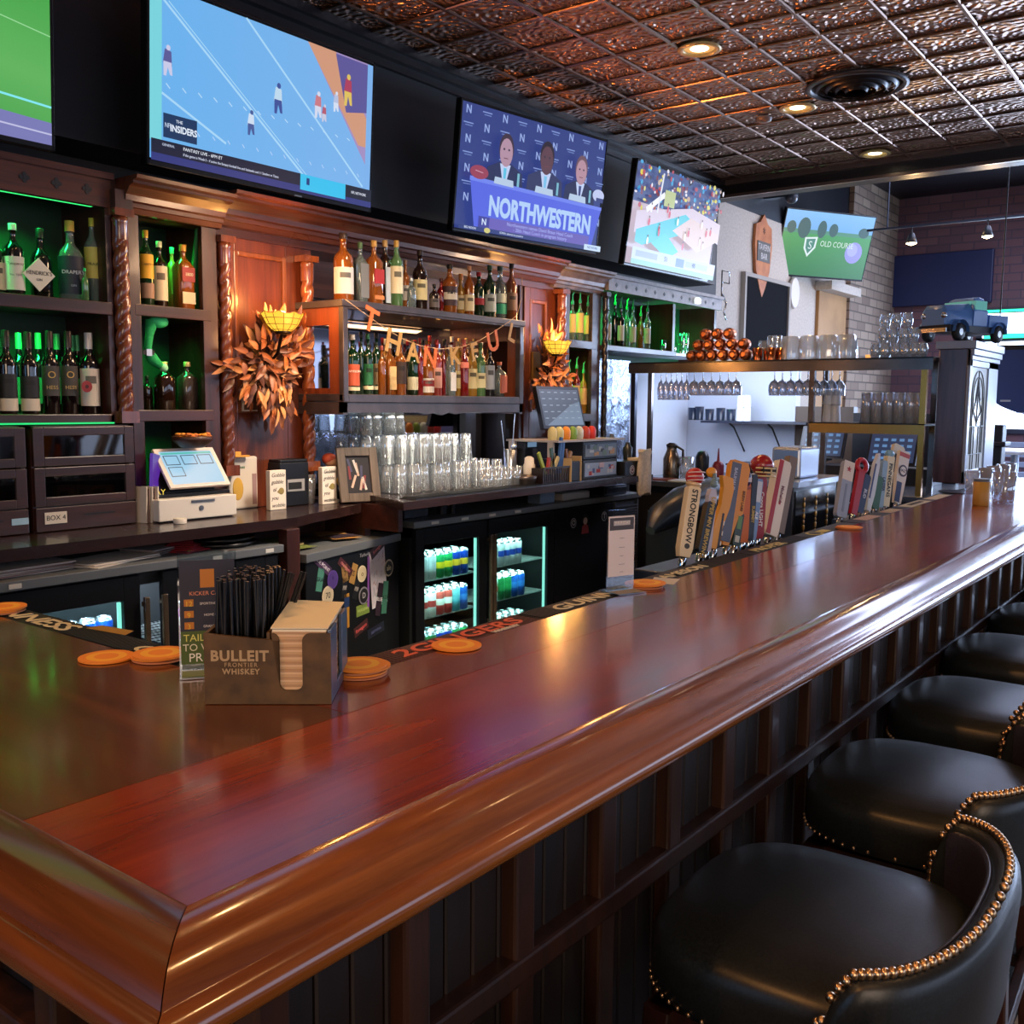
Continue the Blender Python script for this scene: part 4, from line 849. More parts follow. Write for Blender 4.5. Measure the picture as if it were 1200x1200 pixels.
for x, z, pw, sz in ((1.5, 2.335, 11, 1.3), (1.5, 1.895, 10, 1.3), (2.65, 2.33, 1.6, .25), (2.65, 1.905, 1.2, .25), (2.65, 1.45, .8, .25), (5.94, 2.33, 2.4, .25), (5.94, 1.93, 2, .25), (6.75, 2.39, 3.4, .9), (7.7, 2.39, 3, .5)):
    light('green_led', 'AREA', (x, 4.02, z), GR, pw * 1.3, sz, rot=(.3, 0, 0), sy=.06, spread=1.9)
for x, z in ((4.18, .76), (4.8, .76)):
    light('cooler_lamp', 'AREA', (x, 3.617, z + .005), (205, 255, 240), 4.5, .42, rot=(.75, 0, 0), sy=.02)
    light('cooler_lamp', 'AREA', (x, 3.617, z - .215), (205, 255, 240), 4, .42, rot=(.75, 0, 0), sy=.02)
    light('cooler_lamp', 'AREA', (x, 3.617, z - .43), (205, 255, 240), 3, .42, rot=(.75, 0, 0), sy=.02)
light('cooler_lamp', 'AREA', (1.85, 3.487, .765), (215, 240, 255), 9, .5, rot=(.75, 0, 0), sy=.02)
light('cooler_lamp', 'AREA', (2.55, 3.487, .765), (215, 235, 255), 7, .4, rot=(.75, 0, 0), sy=.02)
light('shelf_fill', 'AREA', (4.15, 4.0, 2.0), (255, 190, 120), 3, 1.2, rot=(.3, 0, 0), sy=.05)
light('shelf_fill', 'AREA', (4.4, 4.1, 1.5), (225, 225, 255), 4, 1.2, rot=(.3, 0, 0), sy=.05)  # this and the next are added fill to brighten the glasses
light('shelf_fill', 'AREA', (4.3, 3.66, 1.485), (240, 232, 214), 2.0, 1.2, rot=(.5, 0, 0), sy=.05)
light('aisle_fill', 'AREA', (3.6, 1.9, 3.2), (255, 236, 214), 26, .5, target=(3.6, 3.55, .6), spread=1.3)  # added fill over the aisle, brightens the sticker cooler
# daylight through the windows
light('window_daylight', 'AREA', (FX - .3, -.6, 2.0), (190, 214, 255), 420, 6, rot=(PI / 2, 0, PI / 2), sy=1.6)
light('street_daylight', 'AREA', (4.5, -4.9, 1.9), (190, 212, 255), 100, 7, rot=(-PI / 2, 0, 0), sy=1.7)
# ================================================================== BOTTLES
PROF = {
 'round': ([(.90, 0), (1, .012), (1, .60), (.96, .645), (.80, .69), (.50, .735), (.36, .77), (.31, .82), (.31, .90), (.36, .905), (.36, .925)], .91, .0),
 'wine': ([(.90, 0), (1, .012), (1, .58), (.97, .62), (.80, .67), (.52, .71), (.40, .75), (.37, .80), (.36, .92), (.40, .925), (.40, .94)], .80, .0),
 'square': ([(.90, 0), (1, .012), (1, .66), (.92, .71), (.60, .755), (.36, .79), (.31, .83), (.31, .90), (.36, .91), (.36, .925)], .90, .85),
 'tall': ([(.85, 0), (1, .012), (1, .66), (.92, .71), (.62, .75), (.42, .80), (.34, .86), (.31, .92), (.36, .925), (.36, .94)], .90, .0),
 'squat': ([(.90, 0), (1, .02), (1, .50), (.94, .58), (.72, .65), (.42, .70), (.32, .74), (.29, .82), (.29, .88), (.34, .885), (.34, .90)], .87, .0),
 'flask': ([(.85, 0), (1, .02), (1.0, .3), (1.0, .55), (.82, .68), (.42, .75), (.33, .79), (.31, .86), (.35, .87), (.35, .90)], .88, .0),
}
def liquid(c, t=.55): return mat(c, .06, 0, trans=t, coat=.6, crough=.03)
AMB = (178, 96, 30); CLR = (170, 190, 190); DGR = (18, 48, 26); DBR = (34, 18, 12); BLK = (12, 12, 14); WINE = (22, 12, 16); REDL = (150, 24, 22); GOLDL = (206, 150, 60); LGR = (110, 160, 100)
def bottle(px, ptop, hwpx, Y, Z, style, gc, cap, labels, label, group=None, n=20, pourer=None, extra=None, h=None):
    p = at(px, ptop, Y=Y); h = (p.z - Z) if h is None else h; h = max(.14, min(.36, h))
    dep = Vector((p.x, p.y, 0)).dot(Vector((RW[0][2], RW[1][2], 0))) ; r = hwpx * dep / F
    pr, capz, sq = PROF[style]; ac = -math.atan2(p.x, Y) * .7 if not sq else 0
    clear = gc in (CLR,)
    mb = MB(); mb.lathe([(a * r, z * h) for a, z in pr], (p.x, Y, Z), n, 0, sq=sq, sqz=.68 * h, ph=-PI / n if sq else 0)
    m = liquid(gc, .75 if clear else (.5 if gc in (AMB, GOLDL, REDL, LGR) else .1))
    o = mb.build('liquor_bottle' if style != 'wine' else 'wine_bottle', m, loc=(p.x, Y, Z)); tag(o, label, 'bottle', group)
    cr = pr[-1][0] * r * 1.12
    if pourer:
        MB().lathe([(cr, 0), (cr, .02), (cr * .55, .03), (cr * .5, .05), (cr * .35, .075)], (p.x, Y, Z + h * .90), 10).tube([(p.x, Y, Z + h * .9 + .055), (p.x + .008, Y - .006, Z + h * .9 + .085)], cr * .3, 6).build('pourer', mat(pourer, .4, emit=0), o)
    else: MB().lathe([(cr, 0), (cr, (1 - capz) * h * .96), (cr * .92, (1 - capz) * h)], (p.x, Y, Z + h * capz), 12).build('cap', mat(cap, .35, .2), o)
    for k, (c, z0, z1) in enumerate(labels):
        if sq:
            MB().box(p.x - r * .84, p.x + r * .84, Y - r * 1.0 - .0012, Y - r * .9, Z + z0 * h, Z + z1 * h).build('bottle_label', mat(c, .6), o)
        else:
            a0, a1 = PI * 1.05 + ac, PI * 1.95 + ac; q = MB(); rr = r * 1.012 + .0004 * (k + 1); N = 12
            ring = [[Vector((p.x + rr * math.cos(a0 + (a1 - a0) * i / N), Y + rr * math.sin(a0 + (a1 - a0) * i / N), Z + zz * h)) for i in range(N + 1)] for zz in (z0, z1)]
            q.loft(ring, closed=False).build('bottle_label', mat(c, .6), o)
            if z1 - z0 > .25 and not pourer and group is None:
                q = MB(); ink = tuple(int(v * .45) for v in c); w0, w1 = a0 + (a1 - a0) * .3, a0 + (a1 - a0) * .7; rr += .0004
                for f0, f1 in ((.60, .80),):
                    q.loft([[Vector((p.x + rr * math.cos(w0 + (w1 - w0) * i / 6), Y + rr * math.sin(w0 + (w1 - w0) * i / 6), Z + (z0 + (z1 - z0) * ff) * h)) for i in range(7)] for ff in (f0, f1)], closed=False)
                if not extra: q.build('label_print', mat(ink, .6), bpy.data.objects[o.name].children[-1] if False else o)
    if extra:
        for tb, z, sz, tc in extra: text(tb, o, (p.x + (r * 1.03 + .003) * math.sin(ac), Y - (r * 1.03 + .003) * math.cos(ac), Z + z * h), sz * .8, mat(tc, .6), (PI / 2, 0, ac), ext=.0003)
    return o
# A upper shelf
ZA = 1.952
bottle(-6, 268, 9, 4.02, ZA, 'round', DGR, (60, 150, 90), [((200, 190, 160), .1, .5)], 'green bottle cut by the picture edge on the upper left shelf')
bottle(14, 262, 11, 4.0, ZA, 'round', BLK, (205, 215, 205), [((214, 212, 200), .10, .55)], 'black bottle with tall cream label and pale cap on the upper left shelf', extra=[('Tanqueray', .45, .018, (60, 60, 60)), ('No. TEN', .3, .014, (90, 90, 90))])
o = bottle(46, 268, 12, 4.02, ZA, 'squat', BLK, (22, 22, 24), [], 'squat black bottle with white diamond label on the upper left shelf')
p = at(46, 322, Y=3.955); MB().prism([(p.x - .066, 3.955, p.z), (p.x, 3.955, p.z - .066), (p.x + .066, 3.955, p.z), (p.x, 3.955, p.z + .066)], (0, .004, 0)).build('bottle_label', mat((214, 214, 200), .6), o); text("HENDRICK'S", o, (p.x, 3.954, p.z + .006), .022, mat((40, 44, 48), .6), sx=.85); text('GIN', o, (p.x, 3.954, p.z - .02), .014, mat((70, 70, 74), .6))
bottle(81, 259, 14, 4.0, ZA, 'squat', CLR, (206, 168, 80), [((26, 34, 54), .10, .56)], 'round-shouldered clear bottle with navy label and cork stopper', extra=[('DRAPERY', .36, .026, (205, 210, 220)), ('GIN', .2, .016, (160, 170, 190))])
bottle(107, 248, 9.5, 4.0, ZA, 'tall', CLR, (190, 176, 70), [((196, 190, 96), .30, .66)], 'tall clear bottle with yellow-green oval label at the shelf end', extra=[('PRAIRIE', .46, .022, (50, 70, 30))])
bottle(100, 338, 4, 3.93, ZA, 'round', LGR, (40, 200, 120), [], 'miniature green-lit bottle in front of the yellow-green labelled one', h=.14)
bottle(124, 345, 3, 3.95, ZA, 'round', LGR, (50, 210, 140), [], 'miniature bottle at the right end of the upper left shelf', h=.14)
# A wine shelf
ZW = 1.492
for px, tp in ((21, 388), (44, 388), (66, 389), (84, 391), (90, 391), (113, 392)):
    bottle(px, tp + 2, 8.2, 4.15, ZW, 'wine', WINE, (90, 190, 130), [((70, 90, 80), .12, .45)], 'dark wine bottle with pale green-lit cap in the rear row of the wine shelf', 'rear row of wine bottles')
bottle(-16, 387, 10, 4.0, ZW, 'wine', WINE, (52, 34, 34), [((26, 26, 30), .2, .48), ((205, 196, 180), .04, .19)], 'wine bottle cut by the picture edge on the wine shelf')
bottle(6, 387, 10, 4.0, ZW, 'wine', WINE, (52, 34, 34), [((30, 30, 34), .2, .48), ((208, 198, 180), .04, .19)], 'first whole wine bottle from the picture edge, dark label with cream lower band')
bottle(32, 389, 10, 4.0, ZW, 'wine', WINE, (60, 36, 34), [((30, 30, 34), .2, .46), ((208, 198, 180), .04, .19)], 'second wine bottle, dark label with cream lower band, left of the gold circle labels')
for px, lb in ((57, 'left of the two grey-labelled wine bottles with gold circles'), (79, 'right of the two grey-labelled wine bottles with gold circles')):
    o = bottle(px, 388, 9.5, 4.0, ZW, 'wine', WINE, (56, 34, 30), [((66, 62, 60), .22, .58)], lb, extra=[('HESS', .32, .026, (190, 160, 100)), ('O', .47, .05, (200, 160, 90))])
o = bottle(103, 390, 10.5, 3.98, ZW, 'wine', WINE, (196, 190, 186), [((206, 192, 180), .10, .56)], 'wine bottle with white label and dark red burst at the shelf end')
p = at(103, 453, Y=3.93); MB().lathe([(.024, 0), (.024, .001)], (p.x, 3.938, p.z), 18, 0, 'Y').lathe([(.008, .0), (.008, .002)], (p.x, 3.938, p.z), 12, 1, 'Y').build('emblem', [mat((130, 30, 40), .6), mat((60, 14, 24), .6)], o)
# B narrow shelf
ZB = 1.966
bottle(170, 270, 8, 3.98, ZB, 'tall', DGR, (200, 160, 60), [((222, 168, 40), .36, .68), ((140, 110, 90), .1, .3)], 'green tequila bottle with yellow arched label', extra=[('Cuervo', .55, .022, (60, 30, 10))])
bottle(186, 283, 8.5, 3.99, ZB, 'round', DBR, (205, 196, 170), [((210, 192, 160), .10, .62)], 'dark bottle with long cream label and pale cap beside the tequila')
bottle(201, 290, 6.5, 4.05, ZB, 'square', GOLDL, (70, 190, 130), [((180, 170, 90), .25, .6)], 'small golden bottle with green-lit cap between two labelled bottles')
bottle(214, 287, 10, 3.97, ZB, 'square', AMB, (206, 150, 60), [((140, 32, 28), .42, .64), ((200, 176, 140), .08, .26)], 'amber bottle with red 1800 label and gold cap', extra=[('1800', .53, .026, (230, 210, 180))])
ZB2 = 1.51
bottle(192, 424, 10, 4.0, ZB2, 'square', DBR, (190, 160, 110), [], 'left of two cork-stoppered square decanters on the lower narrow shelf')
bottle(219, 424, 10, 4.0, ZB2, 'square', (60, 50, 46), (190, 160, 110), [], 'right of two cork-stoppered square decanters on the lower narrow shelf')
bottle(172, 440, 6, 4.05, ZB2, 'round', DBR, (30, 30, 30), [], 'small dark bottle under the green hanging leg')
# green plush elf leg hanging from the shelf
t = thing('plush_elf_leg', 'green plush elf leg with buckle and white bobble hanging from the shelf', 'ornament', tuple(at(178, 372, Y=3.96)))
g_ = noisy((20, 150, 84), (34, 176, 100), 60, .9, 0, .3)
q = [at(*k, Y=3.97) for k in ((178, 376), (175, 392), (173, 410), (178, 420), (188, 429))]
MB().tube(q, [.03, .018, .017, .026, .016], 10).build('leg', g_, t)
MB().sphere(at(186, 377, Y=3.96), .04, 12, sc=(1.15, .8, .7)).build('cuff', mat((60, 205, 130), .9), t); MB().sphere(at(192, 431, Y=3.965), .019, 10).build('bobble', mat((150, 220, 170), .9), t)
p = at(175, 413, Y=3.945); MB().box(p.x - .028, p.x + .028, 3.948, 3.952, p.z - .01, p.z + .01).build('belt', BLACK, t); MB().box(p.x - .013, p.x + .013, 3.944, 3.948, p.z - .015, p.z + .015).build('buckle', mat((200, 200, 200), .3, .8), t)
t2 = MB(); t2.tube([at(231, 268, Y=3.97), at(228, 310, Y=3.98), at(230, 352, Y=3.99)], [.010, .014, .012], 8).build('ribbon', mat((30, 130, 70), .6)); tag(bpy.data.objects['ribbon'], 'green ribbon hanging at the right side of the narrow shelf', 'ribbon')
# centre top shelf
ZT = 2.051; YT = 3.76
TOP = [(402, 273, 11.5, 'round', AMB, (60, 44, 36), [((200, 196, 190), .12, .5)], 'large amber whiskey bottle with clear stopper'),
 (422, 284, 7.5, 'square', CLR, (80, 110, 70), [((120, 124, 128), .12, .66)], 'square bottle with grey label and green cap'),
 (438, 282, 9, 'square', AMB, (196, 150, 80), [((170, 34, 30), .34, .56), ((200, 120, 60), .1, .16)], 'square amber bottle with slanted red label'),
 (451, 279, 8, 'square', DBR, (190, 150, 90), [((200, 210, 220), .08, .60)], 'dark bottle with pale blue-white label and gold cap'),
 (464.5, 282, 7.5, 'tall', LGR, (204, 160, 80), [((222, 208, 170), .22, .62)], 'clear tall bottle with cream label and gold foil neck'),
 (475, 305, 5, 'round', AMB, (120, 90, 70), [((170, 160, 150), .2, .5)], 'slim amber bottle behind the tall ones'),
 (482, 326, 5.5, 'round', CLR, (200, 200, 200), [], 'short clear bottle'),
 (492, 293, 8.5, 'round', DBR, (40, 24, 18), [((222, 206, 150), .20, .52)], 'dark brown bottle with cream label and black capped neck'),
 (509, 333, 6, 'round', DBR, (30, 26, 26), [((90, 80, 76), .2, .5)], 'short dark bottle'),
 (517, 326, 5, 'round', REDL, (60, 20, 20), [], 'short red liqueur bottle'),
 (527, 310, 9, 'round', AMB, (20, 20, 20), [((54, 26, 30), .18, .56), ((200, 190, 170), .30, .44)], 'wide amber bottle with dark portrait label and black cap'),
 (540, 321, 7, 'squat', GOLDL, (190, 120, 60), [((214, 196, 150), .18, .5)], 'short golden bottle with copper cap'),
 (550, 312, 6, 'round', AMB, (196, 140, 100), [((224, 206, 160), .12, .44)], 'amber bottle with pale base label and tan neck'),
 (561, 319, 7, 'round', DGR, (150, 24, 36), [((160, 30, 40), .3, .44)], 'dark green bottle with red foil neck'),
 (574, 311, 7.5, 'round', DGR, (26, 70, 50), [((170, 180, 170), .14, .46)], 'green bottle with grey-green label'),
 (586, 312, 8.5, 'round', CLR, (20, 60, 60), [((50, 170, 130), .14, .32), ((210, 220, 200), .34, .5)], 'clear bottle with white and teal label'),
 (599.5, 309, 7, 'round', (110, 60, 30), (16, 16, 18), [((120, 90, 70), .2, .5)], 'brown bottle with black cap at the shelf end')]
for i, (px, tp, hw, stl, gc, cap, lbs, d) in enumerate(TOP):
    bottle(px, tp, hw, YT + (0, .03, 0, .05)[i % 4], ZT, stl, gc, cap, lbs, d + ', ' + ORD[i] + ' on the cabinet top')
# inside the cabinet
ZI = 1.593; YI = 3.78
INN = [(413, 392, 8, 'round', DGR, (190, 180, 170), [((196, 84, 50), .14, .50), ((220, 200, 160), .06, .12)], 'dark green bottle with orange label', 'JAMESON'),
 (423, 389, 5, 'round', DGR, (24, 24, 24), [], 'plain dark green bottle', ''),
 (431, 391, 6, 'round', DGR, (20, 90, 50), [((34, 110, 66), .16, .5), ((214, 200, 160), .08, .14)], 'green bottle with green label', ''),
 (441, 390, 6, 'round', DGR, (24, 26, 30), [((120, 96, 60), .16, .5), ((214, 200, 160), .08, .14)], 'dark bottle with brown label', ''),
 (447, 405, 5, 'round', AMB, (150, 60, 40), [], 'narrow orange-amber bottle', ''),
 (456, 402, 7, 'square', AMB, (200, 190, 170), [((224, 190, 130), .10, .55)], 'amber bottle with cut-corner cream label', ''),
 (469, 398, 7, 'round', AMB, (30, 30, 30), [((58, 38, 28), .2, .6)], 'amber bottle with round brown label', ''),
 (484, 400, 7, 'wine', DGR, (30, 40, 30), [((214, 206, 170), .10, .34)], 'green wine-shaped bottle with cream base label', ''),
 (492, 396, 4, 'round', REDL, (140, 20, 20), [], 'slim red bottle', ''),
 (501, 404, 8, 'squat', AMB, (180, 30, 30), [((226, 214, 196), .06, .34), ((150, 30, 36), .18, .30)], 'squat amber bottle with red square label', ''),
 (512, 398, 6, 'round', (150, 50, 40), (160, 30, 34), [((208, 150, 130), .14, .5)], 'rosy bottle with pink label', ''),
 (520, 400, 4, 'round', REDL, (30, 30, 34), [], 'slim dark red bottle', ''),
 (527.5, 404, 5.5, 'square', CLR, (200, 190, 180), [((222, 216, 210), .10, .46)], 'clear bottle with white printed label', 'HI'),
 (536, 400, 5, 'round', GOLDL, (180, 150, 110), [((210, 190, 130), .14, .46)], 'pale gold bottle with beige label', ''),
 (544, 398, 5.5, 'flask', REDL, (220, 100, 90), [((228, 130, 110), .5, .6)], 'round-bottomed red bottle', ''),
 (553, 400, 7, 'flask', GOLDL, (190, 180, 150), [((224, 206, 150), .14, .5)], 'pale bottle with oval cream label', ''),
 (563, 402, 6.5, 'round', LGR, (60, 90, 50), [((220, 210, 160), .16, .44)], 'greenish bottle with cream label', ''),
 (574, 404, 6, 'round', (34, 34, 40), (30, 30, 34), [((180, 184, 190), .14, .6)], 'black bottle with white striped label', ''),
 (585, 424, 7.5, 'square', CLR, (150, 70, 40), [((190, 100, 70), .10, .62)], 'short square bottle with orange picture label', '')]
for i, (px, tp, hw, stl, gc, cap, lbs, d, tx) in enumerate(INN):
    bottle(px, tp, hw, YI + (0, .03)[i % 2], ZI, stl, gc, cap, lbs, d + ', ' + ORD[i] + ' in the front row inside the cabinet', extra=[(tx, .38, .02, (240, 230, 210))] if tx else None)
rs = random.Random(11)
for i in range(15):
    px = 452 + i * 8.6; c = rs.choice([AMB, DBR, REDL, GOLDL, DGR, CLR]); cp = rs.choice([(150, 24, 30), (30, 30, 34), (190, 160, 110), (200, 200, 200)])
    bottle(px, 396 + rs.uniform(-3, 6), 5.5, 3.98, ZI, rs.choice(['round', 'tall', 'square']), c, cp, [((200, 180, 150), .2, .5)], 'bottle in the crowded rear row inside the open cabinet', 'rear row of bottles inside the cabinet')
for px, tp, d in ((378, 391, 'green bottle seen through the side of the open cabinet'), (385, 388, 'gold labelled bottle seen through the side of the open cabinet')):
    bottle(px + 22, tp, 5, 3.95 if px < 380 else 3.87, ZI, 'round', LGR, (40, 60, 40), [((214, 190, 110), .12, .45)], d)
# F shelf bottles
ZF = 2.001
for i, (px, tp) in enumerate(((671, 352), (680, 350), (689, 354))):
    bottle(px, tp, 4.6, 3.97, ZF, 'round', CLR, (40, 190, 130), [((220, 186, 116), .2, .66)], 'cream-labelled bottle with green-lit pourer, ' + ORD[i] + ' of three on the narrow upper shelf', pourer=(50, 190, 140))
for i, (px, tp) in enumerate(((667, 430), (676, 426), (684, 432))):
    bottle(px, tp, 4.4, 3.97, 1.486, 'round', (AMB, REDL, GOLDL)[i], (40, 190, 130), [((210, 170, 110), .2, .56)], 'bottle with green-lit pourer, ' + ORD[i] + ' of three on the narrow lower shelf', pourer=(40, 180, 110))
for i, (px, tp, c) in enumerate(((713, 354, CLR), (721, 352, BLK), (728, 356, BLK), (735, 358, CLR), (742, 358, CLR), (751, 366, AMB), (759, 360, CLR))):
    bottle(px, tp, 4.0, 3.97 + (i % 2) * .05, 1.986, 'round', c, (20, 160, 90), [((190, 180, 160), .15, .5)] if i % 2 == 0 else [], 'bottle with green pourer, ' + ORD[i] + ' along the open green-lit shelf', pourer=(20, 150, 84))
# ================================================================== GLASSES
def pint(name='pint_glass', h=.148, rb=.031, rt=.044, inv=False, n=18, label=None, group=None, cat='glass', m=None):
    pr = [(rb * .9, .0), (rb, .003), (rt, h), (rt - .0022, h), (rb - .003, .012), (.001, .012)]
    if inv: pr = [(r, h - z) for r, z in pr][::-1]; pr = pr
    o = MB().lathe(pr, (0, 0, 0), n, caps=(not inv, inv)).build(name, m or GLASS, loc=(0, 0, 0)); tag(o, label, cat, group); return o
gl = None; cnt = 0
lab1 = 'tall clear beer glass standing upside down in the rows before the mirror'
lab2 = 'clear beer glass stacked on top of the lower rows before the mirror'
PX = []
for c in range(11):
    x = 3.71 + c * .0895
    for r_ in range(5 if c < 8 else 4):
        y = 3.60 + r_ * .092 + (c % 2) * .02
        if c == 0 and r_ < 2: continue
        PX.append((x, y, 1.0765, 0))
        if (c < 9 and r_ > 0) or c in (3, 4, 5): PX.append((x, y, 1.0765 + .151, 1))
        if c < 4 and r_ > 1: PX.append((x, y, 1.0765 + .302, 1))
lo = pint(label=lab1, group='beer glasses in rows before the mirror', inv=True, h=.15, rb=.030, rt=.042); up = pint(label=lab2, group='beer glasses stacked on the lower rows', inv=True, h=.15, rb=.030, rt=.042)
for i, (x, y, z, k) in enumerate(PX):
    b_ = up if k else lo
    o = b_ if not b_.get('u') else dup(b_)
    b_['u'] = 1; o.location = (x, y, z)
del lo['u'], up['u']
for o in [q for q in bpy.data.objects if q.name.startswith('pint_glass')]:
    if 'u' in o: del o['u']
rk = pint('rocks_glass', .10, .034, .042, False, label='short tumbler in the cluster at the right end of the glass rows', group='short tumblers at the end of the glass rows')
for i, (px, py) in enumerate([(548, 574), (557, 572), (566, 571), (575, 568), (583, 566), (553, 566), (562, 564), (571, 562), (580, 560)]):
    p = at(px, py, Z=1.0765); o = rk if i == 0 else dup(rk); o.location = (4.36 + (i % 4) * .088, 3.485 + (i // 4) * .0, 1.0765) if i < 4 else (4.71 + (i % 2) * .09, 3.60 + ((i - 4) // 2) * .09, 1.0765)
# ================================================================== LAMPS AND LEAF SWAGS
def bracket_lamp(px, py, lab, w=.14):
    p = at(px, py, Y=3.74)     # centre of bowl rim
    r = thing('wall_lamp', lab, 'lamp', (p.x, 3.93, p.z - .12)); c = Vector((p.x, 3.76, p.z - .09))
    N = 24; prof = [(.034, .0), (.052, .008), (.078, .032), (.093, .060), (.106, .084)]
    rings = [[c + Vector((q * math.cos(2 * PI * i / N), q * math.sin(2 * PI * i / N) * .82, z + (.006 * math.cos(8 * 2 * PI * i / N) if k == 4 else 0))) for i in range(N)] for k, (q, z) in enumerate(prof)]
    s = MB().loft(rings, cap1=False); sh = s.build('glass_shade', screen((252, 196, 60), 1.3), r)
    ld = MB()
    for ring in rings[1:]: ld.tube([a + (a - c) * .012 for a in ring], .0016, 5, closed=True)
    for i in range(0, N, 2): ld.tube([ring[i] + (ring[i] - c) * .012 for ring in rings], .0016, 5)
    ld.build('leading', mat((110, 70, 16), .5), sh)
    MB().sphere(c + Vector((0, 0, .078)), .024, 12, sc=(1, 1, .8)).build('bulb', screen((255, 250, 220), 6), r)
    MB().lathe([(.03, 0), (.046, .01), (.02, .02)], c - Vector((0, 0, .012)), 16).tube([c - Vector((0, 0, .0)), c + Vector((0, .02, -.05)), c + Vector((.01, .05, -.10)), c + Vector((0, .09, -.14)), c + Vector((0, .14, -.12)), c + Vector((0, .175, -.08))], .008, 8).build('lamp_arm', mat((30, 22, 18), .35, .7), r)
    MB().box(c.x - .045, c.x + .045, 3.925, 3.945, c.z - .17, c.z + .02).build('wall_plate', mat((150, 110, 50), .4, .6), r, bev=.006)
    light('lamp_glow', 'POINT', tuple(c + Vector((0, -.02, .15))), (255, 180, 96), 7, .05)
    light('lamp_uplight', 'SPOT', tuple(c + Vector((0, -.06, .14))), (255, 150, 70), 95, .05, target=tuple(c + Vector((0, -.75, 1.4))), spread=1.5)
    light('lamp_glow', 'POINT', tuple(c + Vector((0, -.16, -.02))), (255, 176, 90), 2.5, .06)
bracket_lamp(334, 366, 'lit amber leaded-glass bowl lamp beside the first leaf swag')
bracket_lamp(656, 399, 'lit amber leaded-glass bowl lamp beside the second leaf swag')
def leaf(mb, p, d, L, W, up, mi):
    d = d.normalized(); s = d.cross(up)
    if s.length < .05: s = d.cross(Vector((1, 0, .3)))
    s.normalize(); nrm = s.cross(d).normalized(); pts = []
    K = 6
    for i in range(K + 1):
        t = i / K; w_ = W * (math.sin(PI * t ** .85) ** .8) * .5 + .0004; c = p + d * (L * t) + nrm * (-.18 * L * t * t + .05 * L * t)
        pts.append((c - s * w_ + nrm * w_ * .45, c, c + s * w_ + nrm * w_ * .45))
    vs = [q for tr in pts for q in tr]; fs = []
    for i in range(K):
        a = i * 3; fs += [(a, a + 1, a + 4, a + 3), (a + 1, a + 2, a + 5, a + 4)]
    mb.add(vs, fs, mi, True)
def swag(cx_px, cy_px, extents, lab, seed, n=120, wx=.24, hz=.30):
    rs = random.Random(seed); c = at(cx_px, cy_px, Y=3.88); r = thing('leaf_swag', lab, 'decoration', (c.x, 3.9, c.z))
    br = MB(); lf = MB()
    for k in range(n):
        a = rs.uniform(0, 2 * PI); rad = rs.random() ** .6
        bx = rad * math.cos(a) * (1.0 + .35 * math.sin(a * 3 + seed)); bz = rad * math.sin(a); bx *= 1 - .35 * max(0, -bz) - .3 * max(0, bz); bx += .18 * math.sin(bz * 4)
        p = c + Vector((bx * wx * .62, rs.uniform(-.07, .02), bz * hz * .72 - .02))
        d = Vector((bx * .55 + rs.uniform(-.9, .9), rs.uniform(-.7, .0), bz * .6 + rs.uniform(-1.2, .6)))
        if k % 9 == 0: d = d.lerp(Vector((bx, -.2, bz)), .6) * 1.0; p = p + Vector((bx * .04, 0, bz * .05))
        if bz > .3: d += Vector((0, 0, .8))
        if bz < -.3: d += Vector((0, 0, -.8))
        leaf(lf, p, d, rs.uniform(.06, .11), rs.uniform(.022, .034), Vector((rs.uniform(-.4, .4), -1, rs.uniform(-.3, .5))), rs.randrange(4))
        if k % 5 == 0: br.tube([c + Vector((0, .02, 0)), (c + p) / 2 + Vector((0, .01, 0)), p], .003, 5)
    lf.build('leaves', [mat((170, 98, 52), .42), mat((128, 70, 38), .45), mat((206, 140, 84), .4), mat((92, 50, 32), .5)], r)['kind'] = 'stuff'
    br.build('twig', mat((80, 48, 30), .6), r)
swag(313, 425, None, 'copper-brown artificial leaf swag around the first bowl lamp', 5, 270, .30, .31)
swag(640, 435, None, 'copper-brown artificial leaf swag around the second bowl lamp', 9, 260, .28, .36)
light('swag_light', 'AREA', (3.0, 3.3, 2.3), (255, 206, 160), 9, .3, target=(3.1, 3.9, 1.75)); light('swag_light', 'AREA', (5.3, 3.3, 2.3), (255, 206, 160), 9, .3, target=(5.4, 3.9, 1.75))
p = at(302, 470, Y=3.93); o = MB().box(p.x - .085, p.x + .10, 3.935, 3.945, p.z - .05, p.z + .06).box(p.x - .078, p.x + .093, 3.934, 3.9352, p.z - .043, p.z + .053, 1).build('notice', [mat((190, 180, 176), .6), mat((96, 66, 46), .6)]); tag(o, 'small framed notice on the panel half hidden by the first leaf swag', 'sign')
